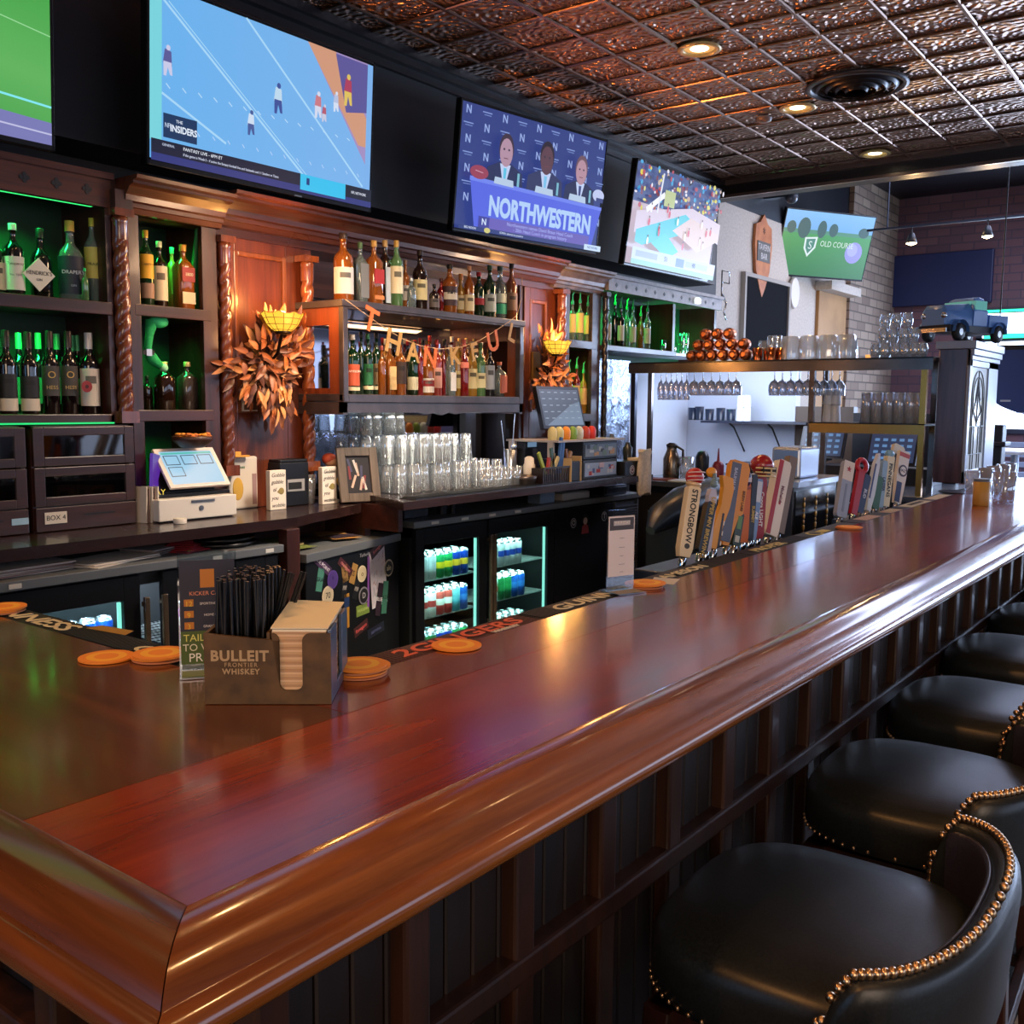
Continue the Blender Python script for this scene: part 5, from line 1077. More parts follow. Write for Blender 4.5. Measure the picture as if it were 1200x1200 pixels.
# ================================================================== THANKFUL GARLAND
Gd = thing('letter_garland', 'copper and gold glitter letter garland spelling THANKFUL across the cabinet', 'garland', tuple(at(500, 400, Y=3.56)))
cord_px = [(405, 351), (428, 368), (450, 384), (472, 397), (492, 405), (515, 409), (540, 407), (562, 399), (583, 386), (598, 376), (606, 369), (611, 350), (612, 325)]
YG = 3.585
MB().tube([at(x, y, Y=YG) for x, y in cord_px], .0022, 6).build('cord', mat((205, 165, 125), .7), Gd)
CU = noisy((190, 88, 34), (212, 108, 48), 300, .5, .0, .3, 0, .001); GO = noisy((158, 116, 58), (186, 142, 78), 300, .5, .0, .3, 0, .001)
for ch, x, y, sz, m_, rot in (('T', 434, 376, .145, CU, .32), ('H', 461, 402, .15, GO, .25), ('A', 484, 414, .125, GO, .05), ('N', 504, 420, .13, CU, .12), ('K', 533, 418, .12, GO, -.1), ('F', 556, 413, .125, GO, -.2), ('U', 578, 401, .14, CU, -.28), ('L', 600, 391, .13, GO, .3)):
    p = at(x, y, Y=YG - .008); text(ch, Gd, p, sz * 1.12, m_, (PI / 2, rot, 0), 'letter', ext=.002, off=.0035)
# ================================================================== REGISTER AREA
rg = thing('cash_register', 'white tablet cash register on a white cash drawer', 'register', (2.62, 3.85, 1.031))
PW = mat((206, 200, 192), .5)
d = MB().box(2.43, 2.83, 3.72, 3.895, 1.036, 1.13).build('cash_drawer', PW, rg, bev=.004)
MB().box(2.43 + .16, 2.43 + .28, 3.716, 3.72, 1.108, 1.118).lathe([(.012, 0), (.012, .003)], (2.64, 3.72, 1.082), 14, 0, 'Y').build('lock', STEEL, d)
MB().box(2.44, 2.82, 3.74, 3.89, 1.031, 1.036).build('foot', BLACK, rg)
tb = MB(); tb.box(2.46, 2.84, 3.78, 3.895, 1.131, 1.15)
tb.prism([(2.50, 3.80, 1.15), (2.50, 3.89, 1.15), (2.50, 3.894, 1.30), (2.50, 3.87, 1.30)], (.27, 0, 0)).build('stand', mat((16, 15, 18), .35), rg, bev=.004)
tl = math.radians(-38)
def tilt(u, v, k=0):  # point on the tilted tablet
    c = Vector((2.66, 3.815, 1.25)); return c + Vector((u, -v * math.sin(tl) * -1 * -1 if False else v * .62, v * .78)) + Vector((0, -.78, .62)) * k
MB().prism([tilt(-.155, -.105), tilt(.155, -.105), tilt(.155, .105), tilt(-.155, .105)], Vector((0, -.78, .62)) * .012).build('tablet', mat((196, 190, 186), .4), rg, bev=.004)
scn = MB().poly([tilt(-.135, -.088, .0126), tilt(.135, -.088, .0126), tilt(.135, .088, .0126), tilt(-.135, .088, .0126)], 0)
scn.poly([tilt(-.13, .072, .013), tilt(.13, .072, .013), tilt(.13, .082, .013), tilt(-.13, .082, .013)], 2)
for a, b_ in ((-.088, .04), (-.0, .04), (.085, .04), (-.088, -.022)):
    scn.poly([tilt(a - .036, b_ - .026, .013), tilt(a + .036, b_ - .026, .013), tilt(a + .036, b_ + .026, .013), tilt(a - .036, b_ + .026, .013)], 1).poly([tilt(a - .032, b_ - .022, .0134), tilt(a + .032, b_ - .022, .0134), tilt(a + .032, b_ + .022, .0134), tilt(a - .032, b_ + .022, .0134)], 0)
scn.build('tablet_screen', [screen((158, 205, 232)), screen((40, 60, 84)), screen((90, 190, 180))], rg)
o = MB().obox((2.47, 3.81, 1.131), .012, .11, .19, -.9, 0, rx=-.15).build('promo_card', grad((90, 40, 160), (230, 70, 30), (236, 140, 30), (0, 0, -1), .8)); tag(o, 'purple and orange promotional card leaning beside the register', 'card')
p = Vector((2.458, 3.752, 1.2)); text('PLAY', o, (2.452, 3.77, 1.16), .035, screen((250, 220, 80)), (PI / 2, 0, -.9 + PI / 2 - PI / 2))
bw = thing('snack_bowl', 'small bowl of orange snacks on top of the register', 'bowl', (2.66, 3.80, 1.345))
MB().lathe([(.05, .0), (.085, .03), (.09, .05), (.084, .05), (.05, .012)], (2.66, 3.80, 1.345), 20).build('bowl', mat((60, 30, 20), .4), bw)
sn = MB()
for i in range(26): sn.sphere((2.66 + rs.uniform(-.065, .065), 3.80 + rs.uniform(-.05, .05), 1.393 + rs.uniform(0, .012)), .014, 6, i % 2, (1.3, 1, .6), 4)
sn.build('snacks', [mat((214, 130, 40), .5), mat((190, 100, 30), .5)], bw)['kind'] = 'stuff'
mh = MB()
for i in range(5): mh.obox((2.395 + i * .011, 3.80 - i * .004, 1.031), .006, .06, .155 - .008 * (i % 2), .25, i % 2, ry=.05)
o = mh.build('folded_menus', [mat((196, 186, 172), .7), mat((120, 100, 90), .7)]); tag(o, 'bundle of folded paper menus left of the register', 'menus')
o = MB().lathe([(.027, 0), (.028, .02), (.026, .022)], (2.49, 3.66, 1.031), 20).build('round_tin', mat((205, 196, 184), .5)); tag(o, 'small white round tin in front of the cash drawer', 'tin')
cbl = MB().tube([(2.835, 3.98, 1.15), (2.87, 3.92, 1.14), (2.895, 3.87, 1.09), (2.88, 3.82, 1.04), (2.84, 3.80, 1.037), (2.78, 3.80, 1.036)], .004, 6).build('power_cable', mat((180, 180, 180), .5)); tag(cbl, 'thin white cable looping from the register', 'cable')
pk = thing('snack_package', 'tall cream package with green text and yellow gourd right of the register', 'package', (3.03, 3.98, 1.031))
MB().box(2.95, 3.12, 3.93, 4.03, 1.031, 1.285).build('box', mat((202, 192, 178), .6), pk, bev=.01); MB().box(2.96, 3.05, 3.90, 3.928, 1.285, 1.293).box(2.96, 3.02, 3.928, 4.0, 1.285, 1.31).build('flap', mat((206, 150, 60), .6), pk)
MB().sphere((3.0, 3.93, 1.13), .04, 12, sc=(.8, .06, 1.4)).build('picture', mat((190, 150, 60), .6), pk); text('Tostones', pk, (3.0, 3.928, 1.235), .022, mat((60, 110, 60), .6)); MB().box(3.085, 3.11, 3.9288, 3.93, 1.05, 1.2).build('stripe', mat((150, 120, 120), .6), pk)
def gobble(x, y, rz, lab):
    r = thing('gobble_sign', lab, 'sign', (x, y, 1.031), None); W_ = .098
    MB().box(x - W_ / 2, x + W_ / 2, y, y + .03, 1.031, 1.222).build('block', mat((222, 212, 198), .6), r, bev=.002)
    for s, z, dx in (('Gobble', 1.198, 0), ('gobble', 1.165, -.005), ('til', 1.128, -.022), ('you', 1.088, -.02), ('wobble', 1.052, 0)): text(s, r, (x + dx, y - .0008, z), .027, mat((50, 44, 40), .6), shear=.3)
    MB().sphere((x + .02, y, 1.12), .017, 10, sc=(1, .08, 1)).sphere((x + .006, y, 1.118), .01, 8, sc=(1, .08, .8)).build('turkey_print', mat((140, 124, 70), .6), r)
    r.rotation_euler = (0, 0, rz)
gobble(3.12, 3.78, 0, 'white block sign with turkey print in front of the black box'); gobble(3.47, 3.80, 0, 'white block sign with turkey print beside the leaning picture frame')
bb = MB().box(3.2, 3.385, 3.86, 4.02, 1.031, 1.25).box(3.205, 3.38, 3.863, 4.017, 1.25, 1.265).build('black_box', mat((16, 18, 24), .4), bev=.005); tag(bb, 'black lidded box with scribbled white label between the two block signs', 'box')
MB().box(3.245, 3.355, 3.8585, 3.86, 1.105, 1.165).build('paper_label', mat((150, 150, 150), .7), bb); MB().box(3.25, 3.335, 3.857, 3.8586, 1.115, 1.15).build('scribble', mat((18, 18, 22), .6), bb)
o = pint('water_glass', .15, .026, .034, label='clear glass standing beside the black lidded box', cat='glass'); o.location = (3.425, 3.90, 1.031)
fg = thing('figurine', 'small figurine in orange cap and black robe behind the second block sign', 'figurine', (3.545, 3.87, 1.031))
MB().lathe([(.04, 0), (.042, .01), (.03, .02)], (3.545, 3.87, 1.031), 16).build('base', mat((190, 180, 170), .5), fg)
MB().lathe([(.034, .015), (.036, .05), (.03, .12), (.036, .15), (.028, .175), (.012, .19)], (3.545, 3.87, 1.031), 16).build('robe', mat((16, 16, 18), .5), fg)
MB().sphere((3.545, 3.87, 1.243), .034, 14).build('head', mat((206, 150, 110), .6), fg); MB().sphere((3.541, 3.878, 1.256), .039, 14, sc=(1, 1, .85)).build('cap', mat((190, 80, 50), .5), fg)
MB().sphere((3.575, 3.845, 1.14), .02, 10).build('hand', mat((210, 170, 80), .6), fg)
pf = thing('picture_frame', 'weathered grey wooden picture frame leaning against the glass rows', 'picture', (3.68, 3.74, 1.031))
fw, fh = .225, .285
f = MB(); face_box(f, -fw / 2, fw / 2, 0, fh, -fw / 2 + .045, fw / 2 - .045, .045, fh - .045, 0, .02)
f.v = [v + Vector((3.68, 3.74, 1.031)) for v in f.v]; f.build('frame', wood((62, 50, 42), (104, 88, 74), 2, .6, 0), pf, bev=.003)
ph = MB().box(-fw / 2 + .045, fw / 2 - .045, .012, .018, .045, fh - .045, 0); 
for i in range(9): ph.obox((random.uniform(-.05, .05), .0105, .06 + random.uniform(0, .1)), .012, .001, .07, 0, 1 + i % 4, ry=random.uniform(-.4, .4))
ph.v = [v + Vector((3.68, 3.74, 1.031)) for v in ph.v]; ph.build('photo', [mat((26, 18, 20), .4), mat((190, 160, 140), .5), mat((120, 40, 40), .5), mat((60, 60, 90), .5), mat((210, 200, 190), .5)], pf)
pf.rotation_euler = (-.22, 0.0, -.35); pf.location = (3.60, 3.70, 1.04)
# ================================================================== RIGHT COUNTER DEVICES
BEFORE = set(q.name for q in bpy.data.objects)
ZR = 1.071
def put(name, lab, cat, group=None): return thing(name, lab, cat, (0, 0, 0), group)
ts = thing('tool_cup', 'tall steel cup holding bar spoons right of the glass rows', 'cup', (5.32, 3.62, ZR))
MB().lathe([(.036, 0), (.04, .2), (.037, .2), (.033, .01)], (5.32, 3.62, ZR + .006), 18).build('cup', STEEL, ts)
MB().tube([(5.32, 3.62, ZR + .02), (5.34, 3.60, ZR + .42)], .003, 6).tube([(5.31, 3.63, ZR + .02), (5.28, 3.66, ZR + .38)], .003, 6).sphere((5.33, 3.6, ZR + .22), .02, 8).build('bar_spoon', CHROME, ts)
o = MB().lathe([(.034, 0), (.036, .11), (.03, .115), (.028, .15), (.012, .16)], (5.06 - .1 + .62, 3.52, ZR + .006), 18).build('white_pump_bottle', mat((200, 186, 172), .5)); tag(o, 'white dispenser bottle behind the tool caddy', 'bottle')
o = MB().lathe([(.024, 0), (.026, .05), (.02, .055)], (5.66, 3.50, ZR + .006), 16).lathe([(.027, .055), (.027, .07)], (5.66, 3.50, ZR + .006), 16, 1).build('spice_jar', [mat((130, 40, 34), .4), mat((180, 170, 160), .5)]); tag(o, 'small red spice jar beside the white dispenser', 'jar')
o = MB().lathe([(.06, 0), (.075, .03), (.08, .05), (.02, .06)], (5.15, 3.47, ZR + .006), 20).box(5.2, 5.34, 3.45, 3.48, ZR + .02, ZR + .03).build('steel_strainer', mat((80, 70, 66), .3, .7)); tag(o, 'metal strainer lying on the drip rail', 'strainer')
cd = thing('tool_caddy', 'black wire caddy filled with colourful pens and bar tools', 'caddy', (5.6, 3.47, ZR))
cx0, cx1 = 5.42, 5.70
w_ = MB(); 
for i in range(15): w_.box(cx0 + i * .019, cx0 + i * .019 + .008, 3.385, 3.39, ZR + .004, ZR + .10)
w_.box(cx0, cx1, 3.383, 3.392, ZR + .095, ZR + .105).box(cx0, cx1, 3.39, 3.47, ZR + .004, ZR + .012).box(cx0, cx1, 3.465, 3.47, ZR + .004, ZR + .1).box(cx0 - .005, cx0, 3.385, 3.47, ZR + .004, ZR + .1).build('rack', mat((30, 18, 16), .4), cd)
MB().box(cx1, cx1 + .006, 3.375, 3.475, ZR + .004, ZR + .15).build('end_board', mat((196, 160, 110), .5), cd); MB().box(cx1 + .11, cx1 + .116, 3.375, 3.475, ZR + .004, ZR + .16).build('end_board', mat((196, 160, 110), .5), cd)
MB().box(cx1 + .008, cx1 + .108, 3.38, 3.47, ZR + .006, ZR + .13).build('bin', mat((20, 24, 34), .5), cd, bev=.006)
for i, (dx, c, a, L) in enumerate([(-.20, (150, 160, 60), -.5, .15), (-.15, (120, 100, 60), .3, .13), (-.11, (60, 90, 90), -.2, .16), (-.06, (44, 84, 140), .12, .22), (-.04, (44, 84, 140), .16, .20), (.02, (150, 110, 70), .4, .14), (.06, (110, 70, 40), -.3, .15), (-.18, (160, 50, 40), .2, .10), (-.13, (190, 170, 120), .6, .12)]):
    MB().obox((cx1 + dx - .0, 3.43, ZR + .06), .022, .014, L, 0, 0, ry=a).build('tool', mat(c, .5), cd)
mn = thing('order_terminal', 'dark tilted order terminal screen on a stand at the back counter', 'monitor', (5.25, 3.62, ZR))
def mt(u, v, k=0): return Vector((5.62, 3.72, 1.53)) + Vector((u, .25 * v, .97 * v)) + Vector((0, -.97, .25)) * k
MB().prism([mt(-.245, -.14), mt(.245, -.14), mt(.245, .14), mt(-.245, .14)], Vector((0, .97, -.25)) * .03).build('housing', mat((20, 22, 28), .35), mn, bev=.006)
ms_ = MB().poly([mt(-.225, -.12, .001), mt(.225, -.12, .001), mt(.225, .12, .001), mt(-.225, .12, .001)], 0).poly([mt(-.20, -.12, .0014), mt(.12, .02, .0014), mt(.225, .04, .0014), mt(.225, -.12, .0014)], 2)
for r_ in range(5):
    for c_i in range(6): u = -.19 + c_i * .075; v = .10 - r_ * .043; ms_.poly([mt(u - .018, v - .003, .002), mt(u + .018, v - .003, .002), mt(u + .018, v + .003, .002), mt(u - .018, v + .003, .002)], 1)
ms_.build('terminal_screen', [screen((72, 84, 100), .9), screen((150, 165, 180), .9), screen((120, 138, 160), .8)], mn)
MB().box(5.58, 5.66, 3.76, 3.80, ZR, 1.5).box(5.5, 5.74, 3.7, 3.9, ZR, ZR + .015).build('stand', mat((18, 18, 22), .4), mn)
o = MB().box(5.22, 5.30, 3.70, 3.76, ZR + .0, ZR + .20).box(5.20, 5.33, 3.68, 3.78, ZR + .20, ZR + .25).box(5.22, 5.31, 3.675, 3.68, ZR + .21, ZR + .24, 1).build('card_reader', [mat((18, 18, 22), .4), screen((110, 140, 170), .8)]); tag(o, 'small black card reader with pale display left of the terminal', 'card reader')
def device(z0, z1, lab, cols):
    r = thing('sticker_machine', lab, 'machine', (6.0, 3.5, z0)); x0_, x1_ = 5.84, 6.26
    MB().box(x0_, x1_, 3.44, 3.8, z0, z1).build('housing', mat((40, 42, 50), .4, .3), r, bev=.006)
    MB().box(x0_ + .02, x1_ - .02, 3.436, 3.44, z0 + .02, z1 - .02).build('front_plate', mat(cols[0], .5), r)
    st_ = MB()
    for i in range(16): a = x0_ + .05 + random.random() * (x1_ - x0_ - .1); b_ = z0 + .035 + random.random() * (z1 - z0 - .07); st_.obox((a, 3.4352 - i * .00008, b_ - .012), random.uniform(.02, .06), .0006, random.uniform(.015, .035), 0, i % 4, ry=0)
    st_.build('stickers', [mat(c, .6) for c in cols[1:]], r)
    return r
device(ZR, ZR + .125, 'lower grey machine with red and blue sticker front under the terminal', [(150, 168, 196), (190, 196, 205), (170, 60, 60), (70, 90, 140), (200, 180, 190)])
device(ZR + .126, ZR + .245, 'upper grey machine with labelled front carrying the bright garnish row', [(120, 130, 140), (180, 186, 190), (60, 66, 80), (110, 130, 120), (190, 150, 110)])
o = MB().box(6.0 - .52, 6.27, 3.42, 3.82, ZR + .246, ZR + .258).box(5.48, 5.5, 3.46, 3.5, ZR, ZR + .246).box(5.48, 5.5, 3.75, 3.8, ZR, ZR + .246).build('shelf_board', mat((160, 150, 146), .4)); tag(o, 'thin pale board bridging over the machines', 'board')
for i, (c, nm) in enumerate([((206, 190, 130), 'pale yellow'), ((196, 190, 130), 'cream'), ((226, 140, 40), 'orange'), ((120, 160, 60), 'green'), ((190, 200, 190), 'clear white'), ((170, 60, 40), 'red'), ((200, 50, 40), 'bright red')]):
    x = 5.56 + i * .075; o = MB().lathe([(.026, 0), (.03, .02), (.03, .055), (.023, .07)], (x, 3.52, ZR + .2585), 14).sphere((x, 3.52, ZR + .325), .023, 10, sc=(1, 1, .7)).build('garnish_jar', mat(c, .4)); tag(o, nm + ' garnish jar in the row above the machines', 'jar')
sk = MB().box(6.27, 6.55, 3.40, 3.85, ZR + .0005, ZR + .10).build('steel_sink_box', DSTEEL, bev=.006); tag(sk, 'grey steel box at the counter end carrying the towel', 'box'); disc_sticker(sk, 6.36, 3.40, ZR + .04, .032, (190, 195, 205), (100, 60, 70), 'O', (220, 220, 230), .05)
tw = MB(); 
rings = []
for k in range(13):
    t_ = k / 12; z = ZR + .17 - .30 * t_; w2 = .072 + .018 * t_ + (.02 if k == 0 else 0)
    rings.append([Vector((6.44 + w2 * math.cos(a) * 1.0 + .012 * math.sin(3 * a + t_ * 5), 3.375 + .022 * math.sin(a) + .006 * math.cos(4 * a + t_ * 3), z + .012 * math.sin(a * 3))) for a in [2 * PI * i / 20 for i in range(20)]])
tw.loft(rings).obox((6.44, 3.43, ZR + .10), .12, .1, .018).build('bar_towel', noisy((196, 180, 160), (214, 200, 182), 60, .9, 0, .3)); tag(bpy.data.objects['bar_towel'], 'beige bar towel draped over the steel box at the counter end', 'towel')
for i, (x, y, h_, c, lb) in enumerate([(6.34, 3.55, .15, (30, 30, 36), 'black bottle on the steel box'), (6.42, 3.6, .18, (90, 100, 110), 'grey steel shaker on the steel box'), (6.5, 3.52, .12, (60, 66, 74), 'short grey cup on the steel box')]):
    o = MB().lathe([(.03, 0), (.034, h_ * .7), (.02, h_ * .8), (.016, h_)], (x, y, ZR + .101), 14).build('shaker', mat(c, .3, .5)); tag(o, lb, 'shaker')

SHIFT = {'tool_cup': -.56, 'white_pump_bottle': -.76, 'spice_jar': -.76, 'steel_strainer': -.45, 'tool_caddy': -.64, 'order_terminal': -.17, 'card_reader': -.2, 'sticker_machine': -.55, 'shelf_board': -.5, 'garnish_jar': -.5, 'steel_sink_box': -.52, 'bar_towel': -.47, 'shaker': -.52}
for q in bpy.data.objects:
    if q.parent is None and q.name not in BEFORE:
        for k_, v_ in SHIFT.items():
            if q.name.split('.')[0] == k_: q.location.x += v_
# ================================================================== MATS, COASTERS, CADDY, TENTS
ZM = BT - .0115
RUB = mat((18, 17, 20), .6)
def rib_mat(mb, x0, x1, y0, y1, step=.009, m=0, along='X'):
    if along == 'X':
        x = x0
        while x < x1 - .004: mb.box(x, x + step * .55, y0, y1, ZM + .008, ZM + .0105, m); x += step
    else:
        y = y0
        while y < y1 - .004: mb.box(x0, x1, y, y + step * .55, ZM + .008, ZM + .0105, m); y += step
def bar_mat(x0, x1, y0, y1, base, lab, words, ribs, tcol, rz=0, cat='bar mat'):
    mb = MB().box(x0, x1, y0, y1, ZM, ZM + .008)
    for r_ in ribs: rib_mat(mb, *r_)
    o = mb.build('bar_mat', [mat(base, .6)]); tag(o, lab, cat)
    for (s_, x, y, sz, c) in words: text(s_, o, (x, y, ZM + .0112), sz, mat(c, .6), (0, 0, rz), off=.0012, ext=.0006, shear=.15)
    if rz: o.location.x = 1.081; o.scale = (.7, 1, 1)
    else: xm = (x0 + x1) / 2; o.location.y = YG0(xm) + .044; o.scale = (1, .75, 1); o.rotation_euler = (0, 0, .022)
    return o
CR = (214, 200, 164)
bar_mat(1.055, 1.165, 1.46, 3.2, (16, 16, 18), 'long black rubber bar mat lettered in cream on the short left arm of the bar', [('GUINNESS', 1.10, 2.20, .095, CR), ('GUINNESS', 1.10, 1.55, .08, CR)], [(1.06, 1.16, 1.72, 1.98, .009, 0, 'Y')], CR, -PI / 2)
gm = bpy.data.objects['bar_mat']; MB().prism([(1.075, 1.96, ZM + .011), (1.125, 1.96, ZM + .011), (1.145, 1.86, ZM + .011), (1.10, 1.84, ZM + .011)], (0, 0, .0006)).build('emblem', mat((160, 120, 40), .6), gm).location.x += .03
bar_mat(1.26, 1.79, 1.312, 1.425, (66, 24, 22), 'dark red rubber bar mat with orange lettering near the caddy', [('2GINGERS', 1.545, 1.365, .088, (214, 92, 60)), ('WHISKEY', 1.66, 1.325, .022, (205, 190, 180))], [(1.265, 1.40, 1.315, 1.42), (1.69, 1.785, 1.315, 1.42)], CR)
bar_mat(1.80, 2.36, 1.312, 1.425, (14, 14, 16), 'black ribbed bar mat with cream lettering under the menu holder', [('GUINNESS', 2.09, 1.362, .085, CR)], [(1.805, 1.90, 1.315, 1.42), (2.27, 2.355, 1.315, 1.42)], CR)
bar_mat(2.40, 3.02, 1.312, 1.425, (20, 20, 22), 'black ribbed bar mat in front of the first tap handles', [('JAMESON', 2.56, 1.36, .07, CR)], [(2.72, 3.015, 1.315, 1.42)], CR)
bar_mat(3.04, 3.56, 1.312, 1.425, (18, 18, 20), 'black bar mat with gold lettering in front of the middle tap handles', [('PROPER', 3.22, 1.36, .075, (214, 196, 130))], [(3.36, 3.555, 1.315, 1.42)], CR)
o = bar_mat(3.58, 4.15, 1.312, 1.425, (22, 24, 28), 'black bar mat with yellow round emblem beyond the white and red tap handle', [], [], CR)
def onmat(mb, nm, c):
    k = mb.build(nm, mat(c, .6), o); gy = G(o).y
    for v in k.data.vertices: v.co.y += gy - 1.3685
    return k
onmat(MB().lathe([(.045, 0), (.045, .0008)], (3.70, 1.365, ZM + .008), 20).box(3.76, 3.84, 1.34, 1.39, ZM + .008, ZM + .0088), 'emblem', (206, 190, 90))
onmat(MB().lathe([(.03, 0), (.03, .001)], (3.70, 1.365, ZM + .0088), 20), 'emblem_centre', (30, 30, 34))
o = bar_mat(4.17, 4.9, 1.312, 1.425, (24, 26, 32), 'dark bar mat with cream patches beside the second tap cluster', [('TITO', 4.75, 1.36, .06, CR)], [], CR); onmat(MB().box(4.28, 4.5, 1.33, 1.41, ZM + .008, ZM + .0088).box(4.66, 4.86, 1.33, 1.41, ZM + .008, ZM + .0087), 'emblem', (190, 160, 140))
o = bar_mat(4.92, 5.9, 1.312, 1.425, (30, 36, 50), 'dark blue bar mat with cream printed panels at the far end of the bar', [('BUSHMILLS', 5.2, 1.365, .05, (60, 50, 40))], [], CR); onmat(MB().box(5.0, 5.4, 1.325, 1.412, ZM + .008, ZM + .0088).box(5.5, 5.85, 1.325, 1.412, ZM + .008, ZM + .0088), 'emblem', (196, 186, 160))
o = MB().lathe([(.11, .0), (.12, .006), (.118, .008), (.10, .004)], (6.05, 1.36, BT - .004), 28).build('serving_tray', mat((40, 50, 70), .3)); tag(o, 'dark oval tray under the far glasses at the bar end', 'tray')
OR1 = mat((232, 138, 44), .7); OR2 = mat((240, 176, 56), .7); OR3 = mat((190, 120, 80), .7)
def coaster_stack(x, y, z, n, lab, group):
    first = None
    for i in range(n):
        mb = MB().lathe([(.05, 0), (.05, .0032)], (0, 0, 0), 28, 0).lathe([(.036, .0032), (.036, .0036)], (0, 0, 0), 24, 1).lathe([(.022, .0036), (.022, .0038)], (0, 0, 0), 20, 0)
        o = mb.build('coaster', [OR1 if i == n - 1 or i % 2 else OR3, OR2], loc=(0, 0, 0)); o.location = (x + random.uniform(-.006, .006) * (i > 0), y + random.uniform(-.006, .006) * (i > 0), z + i * .004)
        tag(o, (lab if i == n - 1 else lab.replace('orange round coaster', 'lower coaster').replace('topmost of', 'under')), 'coaster', group)
def cst(px, py, n, lab, group, z=None):
    z = BT + .0004 if z is None else z; p = at(px, py, Z=z); coaster_stack(p.x, p.y, z, n, lab, group)
cst(2, 716, 3, 'orange round coaster, topmost of the stack cut by the picture edge', 'coaster stack at the picture edge', ZM + .0115)
cst(125, 771, 1, 'single orange round coaster lying flat on the left arm of the bar', None)
cst(187, 771, 3, 'orange round coaster, topmost of the stack beside the prize sign', 'coaster stack by the prize sign')
cst(421, 789, 5, 'orange round coaster, topmost of the stack right of the napkin caddy', 'coaster stack by the caddy')
cst(535, 757, 1, 'single orange coaster lying on the dark red bar mat', None, ZM + .0125)
cst(755, 687, 3, 'orange round coaster, topmost of the stack beside the menu holder', 'coaster stack by the menu')
cst(994, 619, 2, 'orange round coaster, topmost of the far stack by the steel tap box', 'far coaster stack')
o = MB().obox((2.395, 1.285, BT), .09, .07, .0006, .3).build('paper_napkin', mat((200, 196, 192), .7)); tag(o, 'white paper corner under the coasters beside the menu holder', 'napkin')
# napkin caddy, built front = -y then turned
cd = thing('napkin_caddy', 'brown wooden bar caddy lettered BULLEIT FRONTIER WHISKEY with napkins and black straws', 'caddy', (0, 0, 0))
CW = noisy((66, 46, 22), (94, 68, 36), 30, .55, 0, .1); h_ = .115
def notch(x0, x1, zb, y, H=h_, W0=-.1, W1=.1, t=.006):
    n = 6; r = .012; pts = [(W0, 0), (W1, 0), (W1, H), (x1 + r, H)]
    for i in range(n + 1): a = PI / 2 + PI / 2 * i / n; pts.append((x1 + r + r * math.cos(a), H - r + r * math.sin(a)))
    for i in range(n + 1): a = -PI / 2 * i / n; pts.append((x1 - r + r * math.cos(a), zb + r + r * math.sin(a)))
    for i in range(n + 1): a = -PI / 2 - PI / 2 * i / n; pts.append((x0 + r + r * math.cos(a), zb + r + r * math.sin(a)))
    for i in range(n + 1): a = PI / 2 * (1 - i / n); pts.append((x0 - r + r * math.cos(a), H - r + r * math.sin(a)))
    pts.append((W0, H)); return [(x, y, z) for x, z in pts], (0, t, 0)
q, d = notch(.018, .055, .022, -.095); MB().prism(q, d).build('front_panel', CW, cd, bev=.0012, seg=1)
q, d = notch(.018, .055, .022, .089); MB().prism(q, d).build('back_panel', CW, cd, bev=.0012, seg=1)
side = mat((86, 104, 128), .3, .4)  # bluish reflection on the right side put into the panel colour
MB().box(.094, .1, -.089, -.03, 0, h_ + .004).box(.094, .1, .03, .089, 0, h_ + .004).box(.094, .1, -.03, .03, 0, .02).build('side_panel', side, cd, bev=.001)
MB().box(-.1, -.094, -.089, .089, 0, h_).build('side_panel', CW, cd); MB().box(-.002, .003, -.089, .089, .004, h_).build('divider', CW, cd); MB().box(-.094, .094, -.089, .089, 0, .004).build('bottom_panel', CW, cd)
SLV = mat((176, 150, 112), .5)
text('BULLEIT', cd, (-.044, -.0957, .078), .0235, SLV, off=.0008, space=1.1); text('FRONTIER', cd, (-.042, -.0957, .064), .0095, SLV, space=1.25); text('WHISKEY', cd, (-.042, -.0957, .053), .0125, SLV, space=1.15, off=.0003)
npk = thing('napkin_stack', 'stack of white cocktail napkins in the right half of the wooden caddy', 'napkins', (0, 0, 0))
nb = MB()
for i in range(28):
    z = .005 + i * .0041; dx = random.uniform(-.0008, .0008); nb.box(.006 + dx, .092 + dx, -.086 + dx, .084, z, z + .0038, i % 3 if i < 27 else 3)
nb.build('napkins', [mat((206, 170, 130), .85), mat((222, 190, 152), .85), mat((190, 152, 116), .85), mat((240, 228, 196), .8)], npk)['kind'] = 'stuff'
MB().prism([(.004, -.088, .121), (.095, -.088, .121), (.096, .086, .128), (.002, .086, .132)], (0, 0, .0015)).build('top_napkin', mat((240, 226, 194), .8), npk)
ca = math.radians(-51.3); cpos = (1.066, 1.294, BT + .0005)
for r in (cd, npk): r.location = cpos; r.rotation_euler = (0, 0, ca)
STM = mat((14, 14, 16), .35); s0 = None; rs = random.Random(4)
for i in range(95):
    lx = rs.uniform(-.088, -.012); ly = rs.uniform(-.082, .078)
    tx = rs.uniform(-.06, .06) * .5; ty = rs.uniform(-.04, .04)
    if i > 84: tx = rs.uniform(.15, .35); ly = rs.uniform(.03, .08); lx = rs.uniform(-.06, -.03)
    if s0 is None:
        s0 = MB().lathe([(.0031, 0), (.0031, .19)], n=7, caps=(True, True)).build('drinking_straw', STM, loc=(0, 0, 0)); tag(s0, 'thin black drinking straw standing in the left half of the caddy', 'straw', 'black straws in the caddy'); o = s0
    else: o = dup(s0)
    w = Matrix.Rotation(ca, 3, 'Z') @ Vector((lx, ly, .006)); o.location = Vector(cpos) + w; o.rotation_euler = (-ty, tx, ca); o.rotation_mode = 'XYZ'
